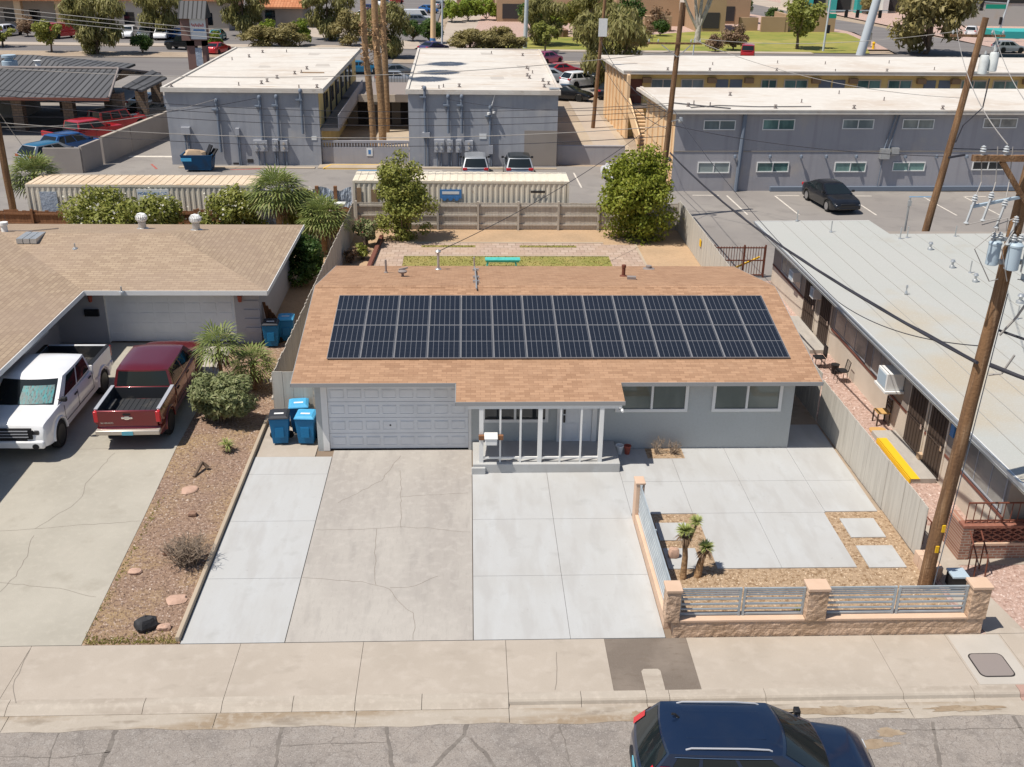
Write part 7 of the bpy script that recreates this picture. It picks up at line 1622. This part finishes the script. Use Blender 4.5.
m = MB(); m.box(5.2, 5.7, 43.47, 43.498, 1.9, 2.25); m.build('notice', 'sign white', Mb_); m = MB(); m.tube([(6.0, 43.4, 4.0), (6.25, 43.4, 4.9)], .03, 6); m.lathe([(0, 0), (.12, 0), (.12, .15), (0, .16)], (5.85, 43.25, 3.6), 8); m.lathe([(0, 0), (.1, 0), (.1, .12), (0, .13)], (6.2, 43.25, 3.7), 8); m.build('floodlight', 'white paint', Mb_)
roofbits(rM, 5.14, [(1.3, 44.2, 1), (2.7, 45.2, 0), (3.8, 45.4, 1), (9.8, 45.6, 1), (10.2, 47.0, 1), (9.9, 48.6, 1), (9.0, 50.2, 1), (8.9, 51.4, 1), (9.4, 53.2, 0), (9.2, 55, 0), (9.1, 56, 1), (9.2, 65.0, 1), (6.5, 66.5, 0), (2.4, 44.6, 0), (10.4, 44.0, 2)])
# court wall of pierced block and the walkway link behind
Cw = thing('court_wall', 'grey block wall with pierced top course between the two grey buildings', 'wall', (-2.8, 44, 0)); m = MB(); m.box(-5.8, .25, 43.85, 44.05, -.05, 1.2); m.box(-5.8, .25, 43.85, 44.05, 1.50, 1.66)
for i in range(31): x = -5.8 + i * .2; m.box(x, x + .09, 43.86, 44.04, 1.201, 1.499)
m.build('wall', 'mauve block', Cw); m = MB(); m.box(-2.72, -2.30, 43.82, 43.848, .6, 1.15); sgn = m.build('sign', 'sign white', Cw); m = MB(); m.box(-2.60, -2.42, 43.812, 43.8195, .72, 1.02); m.build('emblem', 'sign blue', sgn)
Lk = thing('walkway_link', 'two storey link building with upper walkway at the back of the courtyard', 'building', (-2.7, 62, 0)); m = MB(); m.box(-5.8, .28, 60.2, 66, -.05, 2.45); m.build('wall', 'taupe stucco', Lk)
m = MB(); m.box(-5.8, .28, 57.2, 66.2, 2.46, 2.68); m.build('roof', 'bird grey', Lk); m = MB(); m.box(-4.5, .28, 57.1, 57.19, 2.3, 2.9); m.build('fascia', 'pale stucco', Lk)
for x in (-4.9, -3.0, -1.3): m = MB(); m.box(x, x + .95, 60.16, 60.198, 0, 2.05); m.build('door', 'dark recess', Lk)
for x in (-3.7, -.25): m = MB(); m.box(x, x + .45, 60.17, 60.198, 1.6, 2.0); m.build('notice', 'sign white', Lk)
m = MB()
for i in range(20): x = -4.4 + i * .25; m.box(x - .015, x + .015, 66.0, 66.03, 2.68, 3.5)
m.box(-5.7, .25, 65.99, 66.04, 3.5, 3.56); m.build('railing', 'dark metal', Lk)

# right grey apartments and the yellow one behind
Rb = thing('apartment_block', 'long two storey mauve grey building with small white windows at the right', 'building', (30, 41, 0))
tilt = lambda x: 36.0 + (x - 17.4) * .032
# the walls run slightly askew: the building is drawn straight and turned
Rb.location = (17.5, 36.2, 0); m = MB()
def RB(mb, nm, mat, parent=None, **k):
    o = mb.build(nm, mat, parent or Rb, **k)
    if (parent or Rb) is Rb: o.location = (0, 0, 0)
    return o
m.box(0, 34, .0, 9.5, -.05, 4.95); RB(m, 'wall', 'mauve block'); m = MB(); m.box(-.02, -.002, .0, 9.5, 0, 4.94)
for y in (.4, 1.7, 3.2, 4.8, 6.6, 8.4): m.box(-.12, -.0201, y, y + .22, 0, 4.9)
RB(m, 'end_wall', 'orange stucco')
m = MB(); m.slab([(-.35, -.45, 5.14), (34.3, -.45, 5.14), (34.3, 9.9, 5.14), (-.75, 9.9, 5.14)], .2); rR = RB(m, 'roof', 'white roof'); m = MB(); m.box(-.35, 34.3, -.47, -.25, 5.142, 5.22); m.box(-.5, -.3, -.2, 9.9, 5.143, 5.21); m.build('parapet', 'white roof', rR)
roofbits(rR, 5.14, [(2.5, 1.5, 0), (6.5, .6, 1), (9.0, 3.0, 0), (11.6, .5, 1), (15, 4, 0), (17.4, .4, 1), (20, 3.2, 0), (13, 7, 0), (22, 7, 1), (5, 6, 1), (1.0, 1.2, 1), (1.6, 2.2, 0)])
m = MB(); m.tube([(1.0, .5, 5.2), (3, 1.4, 5.2), (5.5, .9, 5.2), (9, 1.1, 5.2)], .03, 5); m.tube([(.2, 2.5, 5.2), (2.0, 1.0, 5.22), (3.5, .2, 5.2)], .04, 5); m.build('cable', 'cable', rR)
m = MB(); m.box(0, 34, -.03, -.002, 2.52, 2.58); RB(m, 'belt_course', 'taupe stucco'); m = MB(); m.box(6.5, 34, -.25, -.003, 0, .28); RB(m, 'base_ledge', 'conduit')
def rwin(x0, x1, z0, z1, gl):
    f = MB(); fw = .06
    f.box(x0, x1, -.06, -.002, z1 - fw, z1); f.box(x0, x1, -.06, -.002, z0, z0 + fw); xm = (x0 + x1) / 2
    for a in (x0, xm - fw / 2, x1 - fw): f.box(a, a + fw, -.058, -.002, z0 + fw, z1 - fw)
    fo = RB(f, 'window', 'white paint'); g = MB(); g.box(x0 + .03, x1 - .03, -.016, -.004, z0 + .03, z1 - .03); g.build('pane', gl, fo)
def R_at(px_, py_):
    d = RT * ((px_ - 512) / FPX) - UP * ((py_ - 383.5) / FPX) + FW; nrm = Vector((-math.sin(.032), math.cos(.032), 0)); t = (Vector((17.5, 36.2, 0)) - CAM).dot(nrm) / d.dot(nrm); p = CAM + d * t - Vector((17.5, 36.2, 0)); return p.x * math.cos(.032) + p.y * math.sin(.032), p.z
for x0, y0, x1, y1, g in ((704, 120, 735, 130, 'teal glass'), (763, 119, 794, 130, 'green glass'), (843, 119, 873, 129, 'teal glass'), (903, 119, 933, 129, 'teal glass'), (984, 118, 1016, 128, 'blind glass'), (698, 162, 729, 173, 'teal glass'), (757, 162, 788, 172, 'green glass'), (835, 162, 865, 172, 'green glass'), (893, 162, 924, 171, 'green glass'), (973, 161, 1003, 170, 'dark glass')):
    a, za = R_at(x0, y0); b, zb2 = R_at(x1, y1); rwin(a, b, zb2, za, g)
for i, x in enumerate((734, 769, 800, 825, 855, 904, 935, 965)):
    a, z = R_at(x, 157); m = MB(); m.lathe([(.0, -.02), (.10, -.02), (.10, .12), (.05, .2), (0, .2)], (a, -.25, z), 8, axis='z'); m.box(a - .04, a + .04, -.2, -.002, z, z + .06); RB(m, 'wall_lamp', 'conduit')
a, z = R_at(884, 155); m = MB(); m.box(a - .35, a + .25, -.35, -.003, z - .2, z + .45); m.box(a + .35, a + .85, -.3, -.003, z + .05, z + .5); bx_ = RB(m, 'meter_box', 'galvanised'); m = MB(); m.tube([(a - .1, -.12, z + .4), (a + .35, -.12, 5.0)], .05, 6); m.tube([(a + .2, -.12, z + .4), (a + .6, -.12, 5.0)], .05, 6); m.tube([(a - .2, -.1, 0), (a - .1, -.1, z - .2)], .03, 6); m.build('pipe', 'conduit', bx_)
a, z = R_at(742, 120); m = MB(); m.tube([(a, -.16, 0), (a + .15, -.16, 5.0)], .14, 8); RB(m, 'drain_pipe', 'conduit')
Rb.rotation_euler = (0, 0, .032)
Yb_ = thing('apartment_block', 'yellow two storey building with a white roof and turquoise windows behind the mauve one', 'building', (33, 60, 0))
Yb_.location = (17.0, 55.5, 0)
def YB(mb, nm, mat, parent=None, **k):
    o = mb.build(nm, mat, parent or Yb_, **k)
    if (parent or Yb_) is Yb_: o.location = (0, 0, 0)
    return o
m = MB(); m.box(0, 40, 0, 10.5, -.05, 4.95); YB(m, 'wall', 'yellow stucco'); m = MB(); m.box(-.02, -.002, -1.2, 10.5, 0, 4.94); m.box(-.002, .2, -1.2, -.002, 0, 4.94)
for y in (.2, 1.9, 3.6, 5.3, 7.0, 8.7): m.box(-.14, -.0201, y, y + .25, 0, 4.9)
YB(m, 'end_wall', 'orange stucco')
m = MB(); m.slab([(-.3, -.7, 5.14), (40.4, -.7, 5.14), (41, 11, 5.14), (-.6, 11, 5.14)], .2); rY = YB(m, 'roof', 'white roof'); m = MB(); m.box(-.3, 40.4, -.72, -.5, 5.142, 5.24); m.build('parapet', 'white roof', rY)
roofbits(rY, 5.14, [(3.4, .2, 1), (6.8, .1, 1), (12.3, .2, 1), (21.4, .1, 1), (17, -.2, 0), (26, 1.5, 0), (14, 5.5, 0), (18, 5, 0), (8, 4, 0), (24, 6, 0), (30, 2, 0)])
m = MB(); m.box(0.2, 40, -1.2, -.002, 2.4, 2.6); gl_ = YB(m, 'gallery', 'taupe stucco'); m = MB(); m.box(.2, 40, -1.2, -1.17, 3.40, 3.45); m.box(.2, 40, -1.2, -1.17, 2.6, 2.7); [m.box(.2 + i * .5, .23 + i * .5, -1.195, -1.175, 2.7, 3.4) for i in range(80)]; m.build('gallery_rail', 'dark metal', gl_)
def Y_at(px_):
    c_, s_ = math.cos(.03), math.sin(.03); d = RT * ((px_ - 512) / FPX) - UP * ((82 - 383.5) / FPX) + FW; n_ = Vector((-s_, c_, 0)); t = (Vector((17, 55.5, 0)) - CAM).dot(n_) / d.dot(n_); p = CAM + d * t - Vector((17, 55.5, 0)); return p.x * c_ + p.y * s_
for x0, x1 in ((651, 675), (681, 704), (761, 777), (784, 808), (857, 881), (888, 912), (961, 987), (993, 1018)):
    a, b = Y_at(x0), Y_at(x1); f = MB(); fw = .08; f.box(a, b, -.06, -.002, 4.45, 4.53); f.box(a, b, -.06, -.002, 2.9, 2.98); xm = (a + b) / 2
    for q in (a, xm - .04, b - .08): f.box(q, q + .08, -.058, -.002, 2.98, 4.45)
    fo = YB(f, 'window', 'pale stucco'); g = MB(); g.box(a + .04, b - .04, -.02, -.004, 2.94, 4.49); g.build('pane', 'green glass' if x0 > 700 else 'teal glass', fo)
for x0 in (716, 730, 819, 833, 924, 939, 630):
    a = Y_at(x0); m = MB(); m.box(a, a + 1.0, -.04, -.002, 2.61, 4.5); YB(m, 'door', 'conduit' if x0 != 630 else 'brown trim')
for x0 in (642, 707, 744, 811, 848, 916, 950, 1022):
    a = Y_at(x0); m = MB(); m.box(a, a + .7, -.4, -.002, 4.25, 4.65); YB(m, 'air_conditioner', 'stain brown')
m = MB()
for (p, q) in (((.1, -1.15, 2.3), (.1, -6.3, .3)),):
    m.bar((p[0] + .06, p[1], p[2] + .4), (q[0] + .06, q[1], q[2] + .4), .12, 1.1)
    for i in range(12): m.box(.2, 1.3, p[1] - .43 * (i + 1), p[1] - .43 * i, 2.3 - .2 * i - .12, 2.3 - .2 * i)
YB(m, 'stair', 'orange stucco'); Yb_.rotation_euler = (0, 0, .03)
m = MB(); m.box(33.5, 47, 73, 76, .0, 3.8); tag(m.build('storage_shed', 'white roof'), 'long pale flat topped shed just behind the yellow building roof', 'shed')

# ------------------------------------------------------------------ left lot: block wall, carport, pylon
Lw = thing('block_wall', 'tan block wall of the left parking lot ending near the container', 'wall', (-20.5, 47, 0)); m = MB()
for i, (a, b) in enumerate((((-21.4, 40.7), (-21.0, 43.3)), ((-20.95, 43.6), (-20.3, 47.8)), ((-20.28, 47.9), (-19.2, 55.5)))): m.bar((a[0], a[1], .85), (b[0], b[1], .85), .2, 1.8)
m.bar((-23.8, 40.6, .8), (-21.4, 40.7, .8), .2, 1.7); m.build('wall', 'block wall grey', Lw)
m = MB(); m.bar((-20.95, 43.6, 1.79), (-19.2, 55.5, 1.79), .28, .08); m.build('wall_cap', 'sidewalk', Lw)
Cp = thing('carport', 'carport with a dark grey tile roof on stone columns at the left', 'carport', (-30, 60, 0)); m = MB(); t_ = .18
zr2, ze2 = 4.25, 2.95
m.slab([(-48, 53.6, ze2), (-23.3, 53.6, ze2), (-24.6, 60.8, zr2), (-48, 60.8, zr2)], t_); m.slab([(-24.6, 60.8, zr2), (-23.3, 68.2, ze2), (-48, 68.2, ze2), (-48, 60.8, zr2)], t_)
rc = m.build('roof', 'dark tile', Cp); m = MB(); m.slab([(-23.4, 57.3, 3.3), (-22.2, 58.4, 2.9), (-22.2, 66.2, 2.9), (-23.4, 66.2, 3.55)], .16); m.build('side_roof', 'dark tile', Cp)
m = MB(); m.add([(-24.1, 57.6, 3.6), (-24.1, 64, 3.6), (-24.3, 60.8, 4.15)], [(0, 1, 2), (2, 1, 0)]); m.build('gable', 'stain brown', Cp)
m = MB(); m.tube([(-48, 60.8, zr2 + .05), (-24.6, 60.8, zr2 + .05)], .12, 8); m.tube([(-23.3, 53.6, ze2 + .05), (-24.6, 60.8, zr2 + .05)], .09, 8); m.tube([(-24.6, 60.8, zr2 + .05), (-23.3, 68.2, ze2 + .05)], .09, 8)
m.build('ridge', 'bird grey', rc); m = MB(); m.box(-48, -23.3, 53.5, 53.58, 2.75, 2.98); m.build('fascia', 'brown trim', Cp)
for x, y in ((-31.3, 56.0), (-27.4, 56.2), (-23.9, 57.6), (-22.9, 60.5), (-35.4, 56.0), (-27.4, 66), (-31.3, 66), (-23, 65.4)): m = MB(); m.box(x - .4, x + .4, y - .4, y + .4, -.05, 2.78); m.build('column', 'stone veneer', Cp)
m = MB(); m.box(-48, -33.5, 62, 66, 0, 2.7); m.build('wall', 'taupe stucco', Cp)
m = MB(); m.tube([(-33.5, 50.2, .25), (-31.2, 50.2, .25)], .22, 10); m.box(-33.4, -33.2, 50.0, 50.4, -.02, .1); m.box(-31.5, -31.3, 50.0, 50.4, -.02, .1); tag(m.build('parking_barrier', 'sign white', smooth=40), 'white barrier tube lying beside the dark carport', 'barrier')
Bo = thing('tiled_roof_building', 'low building with dark tile roof behind the carport at the left edge', 'building', (-42, 74, 0)); m = MB(); m.box(-60, -34, 71, 79, 0, 2.3); m.build('wall', 'taupe stucco', Bo); m = MB(); m.slab([(-60, 69.8, 2.4), (-29, 70.2, 2.4), (-37, 75.2, 3.7), (-60, 75.2, 3.7)], .2); m.slab([(-60, 75.2, 3.7), (-37, 75.2, 3.7), (-29, 80, 2.4), (-60, 80, 2.4)], .2); m.slab([(-29, 70.2, 2.4), (-29, 80, 2.4), (-37, 75.2, 3.7)], .2); rb = m.build('roof', 'dark tile', Bo)
p = at(15, 66, 3.7); m = MB(); m.lathe([(.45, -1), (.45, 0.1), (.65, .15), (.65, .65), (.35, .7), (.35, .9), (.6, .95), (.6, 1.15), (0, 1.2)], (p.x, p.y - 1, 3.6), 12); m.build('roof_fan', 'transformer blue', rb, smooth=40); m = MB(); m.lathe([(.3, -.3), (.2, .3), (.36, .55), (0, .6)], (p.x + 2.0, p.y, 3.65), 10); m.build('roof_vent', 'white paint', rb)
Py = thing('sign_pylon', 'brown sign tower with a dark gabled roof and white sign panel by the road', 'sign', (-27, 95.5, 0)); m = MB(); m.box(-27.6, -26.7, 95.2, 96.6, -.1, 3.2); m.box(-25.9, -25.5, 95.2, 96.6, -.1, 3.2); m.box(-27.6, -25.5, 95.2, 96.6, 2.6, 3.2); m.box(-28.0, -27.0, 94.9, 96.9, 3.2, 5.9); m.box(-27.0, -25.3, 95.1, 96.7, 3.2, 5.9); m.build('tower', 'brown stucco', Py)
m = MB(); m.add([(-28.1, 94.4, 5.6), (-25.0, 94.4, 5.6), (-25.0, 97.4, 5.6), (-28.1, 97.4, 5.6), (-28.1, 95.9, 7.4), (-25.0, 95.9, 7.4)], [(0, 1, 5, 4), (2, 3, 4, 5), (0, 4, 3), (1, 2, 5), (0, 3, 2, 1)]); m.build('roof', 'dark tile', Py)
m = MB(); m.box(-28.12, -28.10, 94.7, 97.1, 5.62, 6.9); 
m = MB(); m.box(-26.98, -25.2, 95.0, 95.099, 3.35, 5.6); sp = m.build('sign_panel', 'sign white', Py); m = MB(); m.tube([(-26.8 + i * .045, 94.99, 4.85 + .17 * math.sin(i * 1.35) + .06 * math.sin(i * .7)) for i in range(32)], .03, 5)
m.build('lettering', 'sign red', sp); m = MB(); m.box(-26.6, -25.35, 94.98, 94.9985, 4.25, 4.42); m.build('lettering', 'sign blue', sp)
m = MB(); m.box(-26.68, -25.95, 95.15, 95.199, .4, 2.4); m.build('lower_panel', 'tarp blue grey', Py)
# ------------------------------------------------------------------ far buildings
def gable(name, label, x0, x1, y0, y1, h, rh, wall, roof, ov=.8, cols=0):
    t = thing(name, label, 'building', ((x0 + x1) / 2, (y0 + y1) / 2, 0)); m = MB(); m.box(x0, x1, y0 + (3 if cols else 0), y1, -.1, h); m.build('wall', wall, t); m = MB(); ym_ = (y0 + y1) / 2
    m.slab([(x0 - ov, y0 - ov, h), (x1 + ov, y0 - ov, h), (x1 - 1, ym_, h + rh), (x0 + 1, ym_, h + rh)], .25); m.slab([(x0 + 1, ym_, h + rh), (x1 - 1, ym_, h + rh), (x1 + ov, y1 + ov, h), (x0 - ov, y1 + ov, h)], .25); m.slab([(x1 + ov, y0 - ov, h), (x1 + ov, y1 + ov, h), (x1 - 1, ym_, h + rh)], .25); m.slab([(x0 - ov, y1 + ov, h), (x0 - ov, y0 - ov, h), (x0 + 1, ym_, h + rh)], .25); m.build('roof', roof, t)
    for i in range(cols): x = lerp(x0 + .6, x1 - .6, i / (cols - 1)); m = MB(); m.box(x - .5, x + .5, y0 - .2, y0 + .8, 0, h - .2); m.build('column', 'orange stucco' if i < cols - 1 else 'pale stucco', t)
    for i in range(int((x1 - x0) / 4)):
        x = x0 + 1.5 + i * 4; m = MB(); m.box(x, x + 1.6, y0 + (3 if cols else 0) - .06, y0 + (3 if cols else 0) - .002, .8, 2.6); m.build('window', 'dark glass', t)
    return t
gable('tile_roof_building', 'orange tile roofed building with a porch at the far left corner', -78, -52, 143, 158, 4.4, 2.6, 'pale stucco', 'orange tile', cols=5)
gable('tile_roof_building', 'pale building with an orange tile roof beyond the median tree', -50.5, -33, 143, 156, 4.6, 2.6, 'pale stucco', 'orange tile')
gable('tile_roof_building', 'small orange roofed building right of the sign pylon', -30, -22.5, 150, 160, 3.2, 1.8, 'taupe stucco', 'orange tile')
gable('tile_roof_building', 'tan building with a red tile roof behind the green hedge', 2.0, 18, 200, 216, 3.6, 2.2, 'tan stucco', 'orange tile')
def blocky(label, boxes, mat):
    t = thing('office_building', label, 'building', (boxes[0][0], boxes[0][2], 0))
    for b in boxes: m = MB(); m.box(b[0], b[1], b[2], b[3], -.1, b[4]); m.build('wall', mat, t)
    for b in boxes:
        m = MB(); m.box(b[0] + 1, b[0] + min(5, b[1] - b[0] - 1), b[2] - .08, b[2] - .002, .5, min(3, b[4] - .8)); m.build('window', 'dark recess', t)
    return t
blocky('tan flat roofed building at the top behind the park evergreens', [(9.5, 23, 166, 180, 7.5), (23, 34, 172, 184, 7.0)], 'tan stucco')
blocky('tan building with low garden walls behind the park lawn', [(30, 41, 160, 178, 6.0), (42.2, 47.0, 150.5, 162, 9.0), (47.2, 55, 166, 180, 6.5), (33.5, 38.0, 150, 152, 2.4)], 'tan stucco')
Gw = thing('garden_wall', 'low tan stucco garden wall at the back right of the park lawn', 'wall', (58, 155, 0)); m = MB(); m.box(53.2, 57.2, 150.9, 151.5, 0, 2.4); m.box(57.2, 57.8, 151, 158, 0, 2.8); m.box(57.8, 66, 152, 152.6, 0, 2.7); m.box(50, 53.2, 153, 153.6, 0, 2.1); m.build('wall', 'tan stucco', Gw)
Fb = thing('store_building', 'far blue and white store building at the top right', 'building', (88, 205, 0)); m = MB(); m.box(74, 110, 200, 214, 0, 9); m.build('wall', 'pale stucco', Fb); m = MB(); m.box(73.8, 110, 199.5, 199.9, 5.5, 9); m.build('fascia', 'transformer blue', Fb)
for x in (75, 80, 85.5, 91, 97): m = MB(); m.box(x, x + 1.2, 197.5, 199.4, 0, 5.4); m.build('column', 'sign teal' if x < 86 else 'white paint', Fb)
for x in (76.5, 82, 87.5, 93): m = MB(); m.box(x, x + 3, 199.9, 199.99, .3, 4.5); m.build('window', 'dark recess', Fb)
m = MB(); m.box(88, 108, 160, 178, 0, 7); 
Gb = thing('store_building', 'grey store building at the far top right corner', 'building', (112, 175, 0)); m = MB(); m.box(92, 125, 168, 185, 0, 7.0); m.build('wall', 'grey roof', Gb); m = MB(); m.box(94, 118, 167.9, 167.99, 4.0, 6.0); m.build('window', 'dark glass', Gb)
Ca = thing('canopy', 'turquoise flat canopy at the right edge beyond the road', 'canopy', (92, 138, 0)); p = at(1012, 33, 3.2); m = MB(); m.box(p.x - 2.4, p.x + 8, p.y - 1.5, p.y + 4, 2.6, 3.5); m.build('roof', 'sign teal', Ca)
for dx in (-1.8, 3, 7): m = MB(); m.box(p.x + dx - .15, p.x + dx + .15, p.y, p.y + .3, 0, 2.6); m.build('post', 'white paint', Ca)
p = at(419, 94 - 70); 
for px_, py_, lab, mt in ((791, 28, 'small red hydrant at the edge of the cross street', 'sign red'), (873, 49, 'yellow hydrant on the corner by the thick pole', 'yellow paint')):
    p = at(px_, py_); m = MB(); m.lathe([(.22, 0), (.18, .2), (.17, .7), (.25, .8), (.15, 1.0), (0, 1.02)], (p.x, p.y, 0), 10); tag(m.build('hydrant', mt), lab, 'hydrant')
p = at(866, 47); Tc = thing('person', 'x', 'x') ; bpy.data.objects.remove(Tc)
m = MB(); m.box(p.x - .5, p.x + .5, p.y - .5, p.y + .5, 0, 2.0); m.box(p.x - .55, p.x + .55, p.y - .55, p.y + .55, 2.001, 2.1); tag(m.build('signal_cabinet', 'galvanised', bevel=.05), 'pale grey signal cabinet beside the thick pole', 'cabinet')
for x in (-4.4, -2.9, -1.4):
    m = MB(); m.box(x, x + 1.2, 44.6 + 1.0, 46.0, 0, .35);
